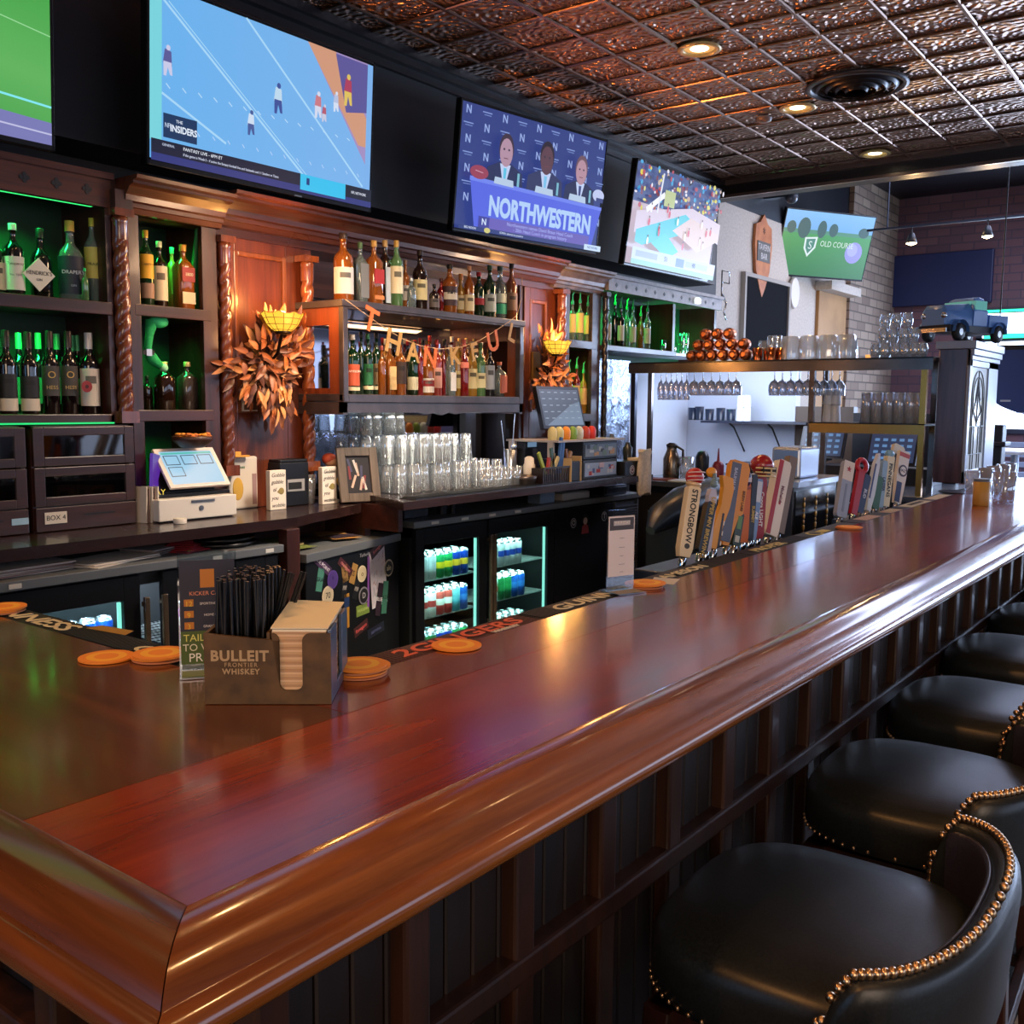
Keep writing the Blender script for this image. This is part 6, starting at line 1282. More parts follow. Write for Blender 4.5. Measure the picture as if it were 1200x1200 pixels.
# acrylic table tents
def tent(x, y, rz, lab, faces, W_=.085, H_=.185, base=.085):
    r = thing('acrylic_sign_holder', lab, 'sign', (0, 0, 0))
    MB().box(-W_ / 2, W_ / 2, 0, .003, .012, H_ + .012).box(-W_ / 2, W_ / 2, -base * .6, base * .4, 0, .003).box(-W_ / 2, W_ / 2, .001, .005, .003, .012).build('acrylic_stand', thin_glass((225, 232, 236), .12, .5), r)
    p = MB()
    for (x0, x1, z0, z1, mi) in faces[0]: p.box(x0 * W_, x1 * W_, -.002 - .0002 * mi, -.0006, z0 * H_, z1 * H_, mi)
    ins = p.build('printed_card', [mat(c, .5) for c in faces[1]], r)
    for (s_, xx, z, sz, c) in faces[2]: text(s_, ins, (xx * W_, -.0036, z * H_), sz, mat(c, .5), ext=.0002)
    MB().box(-W_ / 2 + .004, W_ / 2 - .004, -base * .55, -.006, .0032, .0038).build('base_print', mat(faces[3], .5), r)
    r.location = (x, y, BT + .0005); r.rotation_euler = (0, 0, rz); return r
tent(1.055, 1.475, -.62, 'acrylic holder with navy and green prize poster standing left of the straws', ([(-.47, .47, .07, .98, 0), (-.47, .47, .07, .36, 1), (-.12, .12, .74, .90, 2), (-.4, -.24, .58, .64, 2), (-.4, -.24, .48, .54, 2), (-.4, -.24, .38, .44, 2)], [(28, 30, 54), (70, 92, 34), (190, 120, 40)], [('KICKER CASH', 0, .69, .010, (220, 140, 110)), ('12', -.32, .60, .013, (230, 190, 60)), ('SPORTING EVENTS', .12, .60, .006, (220, 220, 225)), ('9', -.32, .50, .013, (230, 190, 60)), ('HOME GAMES', .12, .50, .006, (220, 220, 225)), ('3', -.32, .40, .013, (230, 190, 60)), ('GRAND PRIZES', .12, .40, .006, (220, 220, 225)), ('TAILGATE', -.02, .30, .018, (220, 220, 120)), ('TO WIN', -.1, .215, .018, (225, 225, 200)), ('PRIZES', -.02, .125, .022, (240, 240, 230))], (120, 134, 80)), W_=.10, H_=.205)
tent(2.185, 1.30, -.35, 'acrylic holder with white printed drink menu standing on the bar mat', ([(-.47, .47, .20, .98, 0), (-.44, .44, .80, .96, 1), (-.3, .3, .86, .92, 2)], [(226, 214, 208), (70, 66, 66), (190, 184, 180)], [('THURSDAY', 0, .89, .010, (235, 230, 225)), ('----', 0, .70, .012, (120, 110, 110)), ('-----', 0, .58, .012, (120, 110, 110)), ('---', 0, .47, .012, (120, 110, 110)), ('-----', 0, .36, .012, (120, 110, 110)), ('---', 0, .26, .012, (120, 110, 110))], (150, 130, 90)), W_=.09, H_=.20)
# ================================================================== DRAFT TAPS
def tower(x0, x1, lab):
    r = thing('draft_tower', lab, 'beer tower', ((x0 + x1) / 2, 1.50, .5))
    MB().box(x0, x1, 1.455, 1.56, .5, 1.035).build('tower_body', DSTEEL, r, bev=.005)
    return r
TW1 = tower(2.7, 3.72, 'dark steel draft tower behind the bar carrying the first tap handles'); TW2 = tower(4.5, 5.15, 'dark steel draft tower behind the bar carrying the second tap handles')
def tap(pb, pt, wpx, lab, build, Y=1.46, yaw=-.45):
    "local frame: z up along the handle, x across; L = length, w = width"
    a = at(*pb, Y=Y); L = (at(*pt, Y=Y) - a).length; dep = a.x * RW[0][2] + a.y * RW[1][2]; w = wpx * dep / F
    r = thing('tap_handle', lab, 'tap handle', (0, 0, 0))
    build(r, L, w)
    MB().lathe([(.012, -.03), (.014, -.012), (.010, .0)], (0, 0, .0), 12).build('ferrule', CHROME, r)
    b = at(*pt, Y=Y); r.location = (a.x, a.y, max(a.z, 1.066)); r.rotation_euler = (Matrix.Rotation(math.atan2((b - a).x, (b - a).z), 3, 'Y') @ Matrix.Rotation(yaw, 3, 'Z')).to_euler()
def paddle(pr, n=1, th=.35):
    "pr: (z, halfwidth left, halfwidth right) fractions -> prism"
    L_ = [(-a, z) for z, a, b in pr]; R_ = [(b, z) for z, a, b in pr][::-1]; return L_ + R_
def vtext(s, r, x, y, z, sz, c, rz=0, sx=1): 
    o = text(s, r, (x, y, z), sz, mat(c, .5), (PI / 2, PI / 2, rz), off=.0006, sx=sx); return o
def t_strong(r, L, w):
    q = w * .42
    MB().loft([[Vector((a * q * k, b * q * k, z)) for a, b in ((-1, -1), (1, -1), (1, 1), (-1, 1))] for z, k in ((0, .8), (L * .1, 1), (L * .78, .95), (L * .80, .7))], smooth=False).build('shaft', mat((224, 206, 170), .4), r, bev=.003)
    MB().lathe([(q * .7, 0), (q * 1.1, .006), (q * 1.1, .014), (q * .6, .022)], (0, 0, L * .79), 16).build('collar', mat((220, 190, 150), .35, .3), r)
    MB().sphere((0, 0, L * .91), L * .105, 16).build('ball', noisy((170, 24, 34), (196, 50, 54), 30, .3), r)
    m = MB()
    for k in (-1, 0, 1): m.tube([(L * .108 * math.cos(t) * .98, -L * .108 * math.sin(t) * .98, L * .91 + k * L * .045 + .2 * L * .1 * math.cos(t)) for t in [PI * .15 + i * PI * .7 / 8 for i in range(9)]], .0022, 5)
    m.build('white_stripes', mat((220, 200, 196), .4), r)
    vtext('STRONGBOW', r, 0, -q - .0006, L * .46, w * .50, (30, 26, 26)); o = vtext('STRONGBOW', r, q + .0006, 0, L * .46, w * .50, (30, 40, 60)); o.rotation_euler = (PI / 2, PI / 2, 0); o.rotation_mode = 'XYZ'
    o.rotation_euler = (Matrix.Rotation(PI / 2, 3, 'Z') @ Matrix.Rotation(PI / 2, 3, 'Y') @ Matrix.Rotation(PI / 2, 3, 'X')).to_euler()
    MB().lathe([(q * .4, 0), (q * .4, .0008)], (0, -q, L * .12), 12, 0, 'Y').build('emblem', mat((60, 60, 60), .5), r)
tap((800, 663), (815, 560), 20, 'cream four-sided tap handle lettered STRONGBOW with a red ball on top', t_strong, yaw=-.75)
def flat(cols, words=(), prof=None, th=.02, top=None, split=None):
    def f(r, L, w):
        pr = prof or [(0, .4, .4), (.05, .5, .5), (.95, .5, .5), (1, .35, .35)]
        pts = [(x * w, -th / 2, z * L) for x, z in paddle(pr)]
        MB().prism(pts[::-1], (0, th, 0)).build('paddle', mat(cols[0], .4), r, bev=.003)
        if split:
            for (x0, x1, z0, z1, c) in split: MB().box(x0 * w, x1 * w, -th / 2 - .0012, -th / 2 + .001, z0 * L, z1 * L).build('colour_panel', mat(c, .4), r, bev=.0008, seg=1)
        for (s_, x, z, sz, c) in words: vtext(s_, r, x * w, -th / 2 - .0016, z * L, sz * w, c)
        if top: top(r, L, w)
    return f
tap((820, 662), (832, 603), 13, 'black tap handle with gold upright lettering', flat([(22, 22, 24)], [('UPPER MN BREWING', 0, .5, .62, (200, 164, 80))], th=.025))
def hoptop(r, L, w):
    m = MB(); 
    for k in range(5): m.sphere((0, -.008, L * (.84 + k * .03)), .016 - k * .0018, 8, sc=(1, .5, .7))
    m.build('hop_leaf', mat((110, 130, 130), .4), r); MB().sphere((-.004, .006, L * .99), .022, 12, sc=(1, .5, .8)).build('orange_disc', mat((220, 150, 40), .4), r)
tap((827, 655), (836, 562), 12, 'white and lilac tap handle topped by a grey-green hop leaf', flat([(196, 186, 200)], [('BENT', 0, .4, .5, (90, 90, 150))], prof=[(0, .4, .4), (.7, .5, .5), (.78, .3, .3)], top=hoptop))
tap((836, 657), (850, 572), 15, 'curved orange tap handle with black and white checker edge', flat([(222, 150, 36)], [], prof=[(0, .7, .05), (.3, .5, .35), (.6, .15, .75), (.85, .2, .85), (1, .5, .6)], split=[(.1, .3, .03, .5, (24, 26, 40)), (.34, .44, .06, .12, (230, 225, 215)), (.34, .44, .2, .26, (230, 225, 215)), (.34, .44, .34, .40, (230, 225, 215))]))
tap((851, 655), (866, 556), 30, 'broad slate grey and orange rounded tap paddle', flat([(216, 140, 32)], [('BAUHAUS', -.22, .78, .2, (170, 176, 200)), ('BREW LABS', .35, .55, .16, (110, 70, 30))], prof=[(0, .3, .0), (.35, .42, .28), (.4, .45, .48), (.93, .5, .5), (1, .36, .36)], split=[(-.44, .04, .04, .97, (84, 88, 108))], th=.022))
tap((860, 650), (866, 612), 11, 'small green and black leafy tap handle in front of the broad paddle', flat([(40, 56, 44)], [], split=[(-.3, .3, .5, .9, (90, 130, 70)), (-.3, .3, .1, .3, (190, 190, 180))]), Y=1.445)
def prtop(r, L, w): MB().sphere((0, 0, L * .86), w * .62, 14, sc=(1, .8, 1.3)).build('purple_cap', mat((52, 40, 84), .35), r); MB().box(-w * .3, w * .3, -w * .52, -w * .48, L * .82, L * .88).build('patch', mat((210, 200, 210), .5), r)
tap((869, 648), (874, 562), 13, 'orange tap handle with a dark purple rounded top', flat([(206, 104, 36)], [], prof=[(0, .4, .4), (.06, .5, .5), (.76, .5, .5), (.8, .4, .4)], top=prtop, split=[(-.5, .5, .72, .76, (150, 70, 40))]))
tap((877, 645), (883, 568), 8, 'slim navy and gold lettered tap handle', flat([(30, 34, 48)], [('SUMMIT', 0, .4, .7, (200, 170, 90))]))
tap((880, 643), (889, 572), 9, 'slim light blue and white tap handle leaning right', flat([(120, 150, 196)], [('ALE', 0, .4, .6, (240, 240, 245))], split=[(-.4, .4, .62, .96, (214, 216, 222))]))
def helmet(r, L, w):
    c = Vector((0, 0, L * .90)); R_ = w * 1.0
    MB().sphere(c, R_, 16, sc=(1, 1.05, .92)).build('helmet', mat((150, 28, 38), .25, coat=.5), r)
    m = MB()
    for k, zz in enumerate((-.25, -.6, -.9)): m.tube([c + Vector((R_ * 1.12 * math.sin(t) * .95, -R_ * 1.2 * math.cos(t), R_ * zz)) for t in [-1.2 + i * .3 for i in range(9)]], R_ * .08, 5)
    m.tube([c + Vector((0, -R_ * 1.2, -R_ * .2)), c + Vector((0, -R_ * 1.22, -R_ * .9))], R_ * .07, 5); m.build('face_guard', mat((214, 196, 150), .4), r)
    MB().box(-R_ * .7, R_ * .7, -R_ * 1.04, -R_ * .7, L * .90 - R_ * .62, L * .90 - R_ * .12).build('opening', mat((20, 16, 18), .6), r)
tap((887, 643), (893, 548), 14, 'red tap handle in white script topped by a red football helmet', flat([(150, 24, 36)], [('Coors LIGHT', 0, .36, .52, (232, 226, 220))], prof=[(0, .35, .35), (.05, .5, .5), (.70, .5, .5), (.8, .3, .3)], top=helmet))
tap((900, 636), (917, 549), 20, 'tall white square tap handle with a broad red stripe on its left edge', flat([(228, 218, 208)], [('Michelob', .12, .55, .3, (120, 70, 80))], split=[(-.48, -.14, .01, .99, (168, 28, 40)), (.05, .2, .42, .47, (180, 30, 44))], th=.036))
tap((911, 640), (927, 551), 13, 'plain weathered grey-brown wooden plank tap handle', flat([(120, 100, 86)], [], prof=[(0, .45, .45), (1, .5, .45)], th=.03))
# second cluster
def star(r, L, w): MB().prism([(w * .22 * math.sin(i * PI / 5) * (1 if i % 2 == 0 else .42), -.0125, L * .86 + w * .22 * math.cos(i * PI / 5) * (1 if i % 2 == 0 else .42)) for i in range(10)], (0, -.002, 0)).build('star', mat((170, 30, 40), .4), r)
tap((984, 606), (994, 541), 17, 'silver and white tap handle with a red star near its top', flat([(150, 158, 178)], [], split=[(-.5, .5, .66, 1, (222, 208, 194)), (-.1, .1, .1, .6, (120, 130, 150))], top=star, th=.022))
def ring(r, L, w): MB().tube([(w * .75 * math.cos(t), 0, L * .9 + w * .75 * math.sin(t)) for t in [2 * PI * i / 20 for i in range(20)]], w * .3, 8, closed=True).build('red_ring', mat((176, 30, 50), .35), r)
tap((999, 604), (1011, 541), 10, 'red tap handle ending in a round red ring', flat([(170, 26, 44)], [], prof=[(0, .45, .45), (.82, .5, .5)], top=ring))
tap((1006, 602), (1016, 558), 10, 'navy blue tap handle leaning behind the red ring one', flat([(28, 40, 84)], [('BUD', 0, .5, .6, (200, 210, 230))]))
tap((1016, 602), (1029, 535), 10, 'white surfboard-like tap handle with blue edge', flat([(206, 214, 226)], [], prof=[(0, .3, .3), (.3, .5, .5), (.8, .4, .4), (1, .1, .1)], split=[(-.4, -.15, .2, .8, (40, 60, 120))]))
tap((1024, 600), (1030, 562), 10, 'dark green tap handle in the second cluster', flat([(30, 84, 52)], []))
tap((1030, 600), (1036, 545), 8, 'slim pale blue lettered tap handle in the second cluster', flat([(140, 170, 196)], [('LAGER', 0, .5, .7, (50, 60, 90))]))
def bltop(r, L, w): MB().lathe([(w * .35, 0), (w * .5, .012), (w * .3, .03)], (0, 0, L * .86), 14).build('light_blue_top', mat((130, 180, 210), .3), r)
tap((1036, 599), (1043, 531), 12, 'cream tap handle with upright dark lettering and light blue top', flat([(226, 214, 180)], [('FINNEGANS', 0, .45, .62, (30, 30, 34))], prof=[(0, .4, .4), (.86, .5, .5)], top=bltop, th=.026))
def roundel(r, L, w): MB().lathe([(w * .42, 0), (w * .42, .0015)], (0, -.012, L * .62), 22, 0, 'Y').lathe([(w * .3, .0015), (w * .3, .002)], (0, -.012, L * .62), 20, 1, 'Y').build('roundel', [mat((60, 40, 60), .4), mat((224, 214, 208), .4)], r); text('HAZY', r, (0, -.0146, L * .62), w * .3, mat((40, 30, 50), .5))
tap((1050, 597), (1059, 536), 17, 'white tap handle with round emblem, red band at its top', flat([(222, 212, 204)], [], prof=[(0, .3, .3), (.5, .5, .45), (.97, .5, .5), (1, .4, .4)], split=[(-.5, .5, .88, .96, (180, 50, 40)), (-.4, .1, .02, .4, (36, 50, 100))], top=roundel))
tap((1046, 560), (1053, 522), 18, 'cream framed tap handle with dark picture at the back of the second cluster', flat([(214, 206, 190)], [], split=[(-.32, .32, .15, .7, (30, 34, 50))]), Y=1.50)
# steel glass-rinse station
sb = thing('steel_station', 'stainless drink station with dark glass front behind the bar', 'station', (4.75, 1.75, 0))
a = at(948, 565, Y=1.62); b_ = at(1000, 565, Y=1.62); x0, x1 = 4.28, 4.84
MB().box(x0, x1, 1.66, 1.9, 0, 1.19).build('cabinet_body', mat((54, 58, 66), .35, .6), sb, bev=.004)
MB().box(x0 - .02, x1 + .02, 1.63, 1.95, 1.19, 1.215).prism([(x0, 1.86, 1.215), (x1, 1.86, 1.215), (x1, 1.86, 1.28), (x0, 1.86, 1.235)], (0, .02, 0)).build('top', mat((190, 200, 215), .25, .6), sb)
MB().box(x0 + .02, x1 - .03, 1.655, 1.66, .9, 1.17).build('glass_front', mat((20, 22, 28), .12), sb)
gd = MB()
for i in range(3):
    for k in range(9): gd.sphere((x0 + .12 + i * .15, 1.652, .92 + k * .026), .008 + .004 * (k % 2), 6, sc=(.7, .3, 1.2), k=4)
gd.build('gold_glints', mat((220, 170, 80), .3, .6), sb)  # gold bead rows stand in for reflections in the dark glass front
bx_ = MB().box(4.45, 4.70, 1.70, 1.84, 1.216, 1.36).build('napkin_dispenser', mat((170, 180, 198), .25, .7), bev=.012); tag(bx_, 'silver napkin dispenser on the steel drink station', 'dispenser')
hs = MB().tube([at(912, 640, Y=1.75), at(930, 625, Y=1.75), at(942, 600, Y=1.74), at(941, 575, Y=1.72)], .011, 8).build('hose', mat((130, 140, 150), .3)); tag(hs, 'grey curved hose beside the plank tap handle', 'hose')
o = MB().box(4.9, 6.5, 1.60, 2.05, .0, .86).box(4.9, 6.5, 2.05, 2.07, .0, .95).build('underbar_sink', mat((30, 34, 44), .4, .5), bev=.005); tag(o, 'dark steel underbar sink unit behind the bar', 'sink')
lm = MB().tube([at(762, 622, Y=2.9), at(775, 606, Y=2.9), at(800, 592, Y=2.9), at(835, 582, Y=2.9), at(870, 580, Y=2.9)], [.03, .09, .12, .13, .12], 18, caps=True).build('trash_bag', mat((34, 44, 58), .3)); tag(lm, 'large dark glossy bag lying behind the tap handles', 'bag')
o = MB().box(5.7, 6.5, 2.75, 3.2, 0, .86).build('dark_worktable', mat((24, 28, 36), .5)); tag(o, 'dark low worktable behind the taps', 'table')
lm.location = lm.location
# ================================================================== GLASS RACK AT THE END
XR = 6.8
rk_ = thing('glass_rack', 'tall stainless glass rack with amber-lit shelves across the end of the bar', 'rack', (XR, 2.8, .98))
BRS = noisy((104, 98, 98), (136, 128, 126), 5, .25, .85, .02)
MB().box(XR - .15, XR + .17, 1.70, 3.92, 1.845, 1.872).build('top_shelf', mat((22, 24, 34), .25), rk_)
MB().box(XR - .155, XR - .15, 1.70, 3.92, 1.79, 1.86).build('shelf_edge', BRS, rk_)
MB().box(XR - .14, XR + .15, 1.735, 2.49, 1.43, 1.445).build('lower_shelf', mat((22, 24, 34), .25), rk_); MB().box(XR - .145, XR - .14, 1.735, 2.49, 1.375, 1.437).build('shelf_edge', mat((200, 150, 80), .25, .85), rk_)  # lower edge is coloured amber, the warm light put into its metal
for y in (3.885, 2.485, 1.755):
    MB().box(XR - .14, XR - .105, y - .018, y + .018, .98, 1.845).build('post', mat((60, 62, 74), .3, .8) if y > 3 else (BRS if y > 2 else mat((210, 150, 74), .22, .9)), rk_)  # amber reflection of the right front post put into its colour
    MB().box(XR + .12, XR + .15, y - .018, y + .018, .98, 1.845).build('post', BRS, rk_)
hr = MB()
y = 2.52
for yy in [1.9 + i * .085 for i in range(22)]: hr.tube([(XR - .12, yy, 1.828), (XR + .12, yy, 1.828)], .003, 5)
hr.build('hanging_rails', CHROME, rk_)
ec = thing('end_counter', 'steel topped service counter under the glass rack', 'counter', (7.0, 2.9, 0))
MB().box(6.6, 7.9, 1.6, 3.95, .94, .98).build('worktop', mat((96, 104, 118), .25, .7), ec, bev=.004); MB().box(6.66, 7.9, 1.65, 3.9, 0, .94).build('counter_body', mat((22, 22, 28), .5), ec)
# pass-through wall behind the rack
o = MB().box(8.35, 8.45, 3.25, YB, 0, 1.90).build('wall_pass', mat((196, 206, 226), .5)); struct(o, 'white low wall behind the glass rack')
o = MB().box(8.36, 8.46, 2.75, 3.25, 0, 1.55).build('wall_panel', mat((86, 70, 60), .5)); struct(o, 'brown panel of the low wall behind the rack')
o = MB().box(8.36, 8.46, 1.92, 2.75, 0, 1.50).build('wall_screen', mat((16, 20, 36), .5)); struct(o, 'dark low wall at the service end')
sh = MB().box(7.95, 8.34, 3.0, 3.95, 1.40, 1.42).build('wall_shelf', mat((40, 44, 60), .3)); tag(sh, 'small bracket shelf behind the hanging glasses', 'shelf')
for yy in (3.7, 3.35): MB().tube([(8.33, yy, 1.15), (8.1, yy, 1.36), (8.0, yy, 1.40)], .008, 6).build('bracket', BLACK, sh)
light('pass_light', 'AREA', (7.5, 3.4, 1.75), (220, 232, 255), 16, .7, target=(8.3, 3.6, 1.3))
# things on the end counter
ZE = .981
cf = thing('coffee_carafe', 'stainless thermal carafe with black handle on the service counter', 'carafe', (7.0, 3.70, ZE))
q = at(787, 533, X=7.0); cy = q.y
MB().lathe([(.062, 0), (.066, .02), (.066, .15), (.05, .19), (.038, .22), (.04, .24)], (7.0, cy, ZE), 22).build('body', mat((130, 116, 100), .25, .9), cf); MB().lathe([(.041, .24), (.044, .26), (.02, .275)], (7.0, cy, ZE), 18).tube([(7.0, cy - .04, ZE + .25), (7.0, cy - .10, ZE + .22), (7.0, cy - .10, ZE + .12), (7.0, cy - .062, ZE + .09)], .010, 8).build('handle', BLACK, cf)
cf.location = (7.0, 3.70, ZE)
def mv(o, px, X_, z): p = at(px, 500, X=X_); o.location = (X_, p.y, z)
o = pint('glass_pitcher', .17, .05, .06, False, label='clear water pitcher beside the thermal carafe', cat='pitcher'); mv(o, 806, 7.0, ZE)
for px, X_, r_, h_, c, nm, lb, cat in ((824, 7.2, .055, .20, (20, 22, 30), 'black_jug', 'black jug on the service counter', 'jug'), (843, 7.0, .045, .14, (120, 20, 44), 'ketchup_bottle', 'dark red squeeze bottle with pointed nozzle', 'bottle'), (938, 7.0, .035, .09, (170, 30, 36), 'red_shaker', 'small red shaker on the service counter', 'shaker'), (941, 7.5, .022, .17, (210, 215, 225), 'white_squeeze_bottle', 'small white squeeze bottle at the service end', 'bottle')):
    o = MB().lathe([(r_ * .9, 0), (r_, .02), (r_, h_ * .8), (r_ * .7, h_), (r_ * .3, h_ * 1.05)] + ([(r_ * .25, h_ * 1.1), (.004, h_ * 1.75)] if 'ketchup' in nm else []), (0, 0, 0), 16).build(nm, mat(c, .35), loc=(0, 0, 0)); tag(o, lb, cat); mv(o, px, X_, ZE)
o = MB().box(7.35, 7.65, 2.95, 3.35, ZE, ZE + .10).box(7.3, 7.7, 2.9, 3.4, ZE + .10, ZE + .115).build('printer', mat((24, 28, 40), .3), bev=.005); tag(o, 'low black machine with pale lid on the service counter', 'machine')
for i, (x, y, w_, d_, c, lb) in enumerate([(6.78, 3.45, .3, .2, (190, 200, 220), 'white papers'), (6.74, 3.1, .22, .18, (170, 184, 205), 'pale printed menu'), (6.75, 3.72, .16, .3, (110, 54, 40), 'red-brown cutting board'), (6.76, 2.55, .25, .3, (70, 36, 30), 'dark red folders')]):
    o = MB().obox((x, y, ZE), w_, d_, .01, .1 * i).build('flat_item', mat(c, .5)); o.name = ('paper_sheet', 'paper_sheet', 'cutting_board', 'folder')[i]; tag(o, lb + ' lying on the steel service counter', ('paper', 'paper', 'board', 'folder')[i])
def pos2(x, y, z, rz, lab):
    r = thing('order_terminal', lab, 'monitor', (x, y, z))
    MB().prism([(x, y - .18, z + .02), (x, y + .18, z + .02), (x + .1, y + .18, z + .27), (x + .1, y - .18, z + .27)], (.03, 0, 0)).build('housing', mat((14, 18, 32), .35), r)
    s = MB().poly([(x - .001, y - .165, z + .04), (x - .001 + .0925 - .004, y - .165, z + .255), (x - .001 + .0925 - .004, y + .165, z + .255), (x - .001, y + .165, z + .04)], 0)
    for i in range(5):
        for k in range(4): u = y - .14 + i * .06; v = .06 + k * .045; s.poly([(x - .012 + v * .4 - .008, u, z + v), (x - .012 + (v + .02) * .4 - .008, u, z + v + .02), (x - .012 + (v + .02) * .4 - .008, u + .035, z + v + .02), (x - .012 + v * .4 - .008, u + .035, z + v)], 1)
    s.build('terminal_screen', [screen((38, 52, 82)), screen((90, 130, 176))], r); MB().box(x + .02, x + .12, y - .06, y + .06, z - .0, z + .06).build('stand', BLACK, r)
p = at(1045, 500, X=7.6); pos2(7.6, p.y, ZE + .12, 0, 'dark order terminal with blue keys under the lower rack shelf'); p = at(962, 500, X=7.8); pos2(7.8, p.y, ZE + .14, 0, 'second order terminal partly hidden by the rack post')
o = MB().box(7.55, 7.85, 1.9, 2.75, ZE, ZE + .12).build('equipment_shelf', mat((18, 20, 30), .5)); tag(o, 'low black riser carrying the two order terminals', 'riser')
# copper mugs in a pyramid
def copper():
    m = mat((176, 108, 74), .3, 1); r = MB().lathe([(.016, 0), (.030, .004), (.041, .03), (.043, .05), (.040, .075), (.037, .09), (.0355, .09), (.038, .075), (.040, .05), (.034, .01)], (0, 0, 0), 18, 0, 'X').build('copper_mug', m, loc=(0, 0, 0)); return tag(r, 'polished copper mug lying on its side in the pyramid on the rack', 'mug', 'copper mug pyramid on the glass rack')
cm = copper(); first = True
for row, (xs, py) in enumerate((((808, 819.5, 832, 845, 858, 871), 418), ((815.5, 828, 841.5, 855, 868.5), 404), ((823.5, 837, 851), 390))):
    for px in xs:
        p = at(px, py, X=XR - .14); o = cm if first else dup(cm); first = False
        o.location = (XR - .14, at(px, 404, X=XR - .14).y, 1.872 + .043 + row * .076)
cu = MB().lathe([(.03, 0), (.036, .085), (.034, .085), (.028, .004)], (0, 0, 0), 16).build('copper_cup', mat((190, 110, 66), .2, 1), loc=(0, 0, 0)); tag(cu, 'upright copper cup between the mug pyramid and the glass pitchers', 'cup', 'copper cups on the rack')
for i, px in enumerate((888, 896, 904, 911)):
    o = cu if i == 0 else dup(cu); o.location = (XR - .1 + (i % 2) * .06, at(px, 404, X=XR - .1).y, 1.873)
tg = pint('tumbler', .13, .034, .04, True, label='inverted clear tumbler behind the copper cups', group='inverted tumblers behind the copper cups', m=GLASS)
for i, px in enumerate((895, 905, 911)): o = tg if i == 0 else dup(tg); o.location = (XR + .02, at(px, 404, X=XR + .02).y, 1.873); o.scale = (1, 1, 1.1 + .25 * (i > 0))
def pitcher():
    n = 40; H = .165; rings = []
    for z, r_ in ((0, .075), (.008, .077), (H * .5, .072), (H * .93, .062), (H, .052)): rings.append([Vector((r_ * (1 + .035 * math.cos(14 * 2 * PI * i / n)) * math.cos(2 * PI * i / n), r_ * (1 + .035 * math.cos(14 * 2 * PI * i / n)) * math.sin(2 * PI * i / n), z)) for i in range(n)])
    o = MB().loft(rings, cap0=False).build('glass_pitcher', thin_glass((240, 246, 250), .22, .9, .32), loc=(0, 0, 0)); tag(o, 'upside-down fluted glass pitcher standing on the rack', 'pitcher', 'fluted pitchers on the rack')
    MB().tube([(-.02, -.07, .03), (-.03, -.11, .05), (-.03, -.11, .11), (-.02, -.066, .13)], .008, 8).build('handle', GLASS, o); return o
pt = pitcher()
for i, px in enumerate((927, 948.5, 971, 992)): o = pt if i == 0 else dup(pt); o.location = (XR, at(px, 404, X=XR).y, 1.873); o.rotation_euler = (0, 0, i * 1.0)
cg = MB().lathe([(.026, 0), (.034, .03), (.036, .06), (.028, .085), (.030, .095), (.028, .095), (.026, .083), (.033, .06), (.031, .03), (.002, .01)], (0, 0, 0), 16).build('snifter_glass', thin_glass((240, 246, 250), .2, .85, .16), loc=(0, 0, 0)); tag(cg, 'small clear glass in the stacked cluster near the toy truck', 'glass', 'stacked small glasses on the rack')
k = 0
for row, xs in enumerate(((1026, 1038, 1050, 1061, 1072, 1081), (1034, 1046, 1059, 1070), (1036, 1049, 1062))):
    for px in xs:
        for dx in (-.06, .05):
            if row == 2 and dx > 0: continue
            o = cg if k == 0 else dup(cg); k += 1; o.location = (XR + dx, at(px, 404, X=XR + dx).y, 1.873 + row * .096); 
cl = MB().lathe([(.02, 0), (.024, .03), (.022, .03), (.018, .004)], (XR + .1, at(1013, 410, X=XR).y, 1.873), 14).build('glow_cup', screen((255, 170, 90), 1.3)); tag(cl, 'small glowing amber cup between the pitchers and stacked glasses', 'candle')  # amber cup with an emissive surface
# hanging stemware
def stem(nm, lab, grp, bowl):
    pr = [(.001, -.0), (.034, -.001), (.034, -.003), (.006, -.008), (.0035, -.03), (.0035, -.085), (.008, -.095)] + bowl
    return tag(MB().lathe(pr[::-1], (0, 0, 0), 16, caps=(False, False)).build(nm, thin_glass((236, 242, 250), .2, .9, .14), loc=(0, 0, 0)), lab, 'glass', grp)
fl = stem('champagne_flute', 'clear flute hanging upside down at the left of the rack', 'hanging flutes on the rack', [(.020, -.11), (.028, -.15), (.029, -.19), (.024, -.235)])
wg = stem('wine_glass', 'clear wine glass hanging upside down from the rack rails', 'hanging wine glasses on the rack', [(.026, -.105), (.040, -.13), (.043, -.16), (.038, -.20)])
k = 0
for px in (775, 781, 787, 793, 799, 805):
    for dx in (-.07, .07): o = fl if k == 0 else dup(fl); k += 1; o.location = (XR + dx, at(px, 440, X=XR + dx).y, 1.826)
k = 0
for px in (814, 824, 834, 844, 854, 863, 908, 917, 927, 937, 947, 956, 966, 975, 984):
    for dx in (-.10, .0, .10):
        if px > 960 and dx < 0: continue
        o = wg if k == 0 else dup(wg); k += 1; o.location = (XR + dx, at(px, 440, X=XR + dx).y, 1.826)
pg = pint('pint_glass', .20, .034, .040, True, label='tall inverted beer glass on the lower rack shelf', group='tall glasses on the lower rack shelf', m=thin_glass((232, 240, 250), .2, .85, .22)); k = 0
for px in (1016, 1029, 1042, 1055, 1068, 1079):
    for dx in (-.08, .02): o = pg if k == 0 else dup(pg); k += 1; o.location = (XR + dx, at(px, 460, X=XR + dx).y, 1.446)
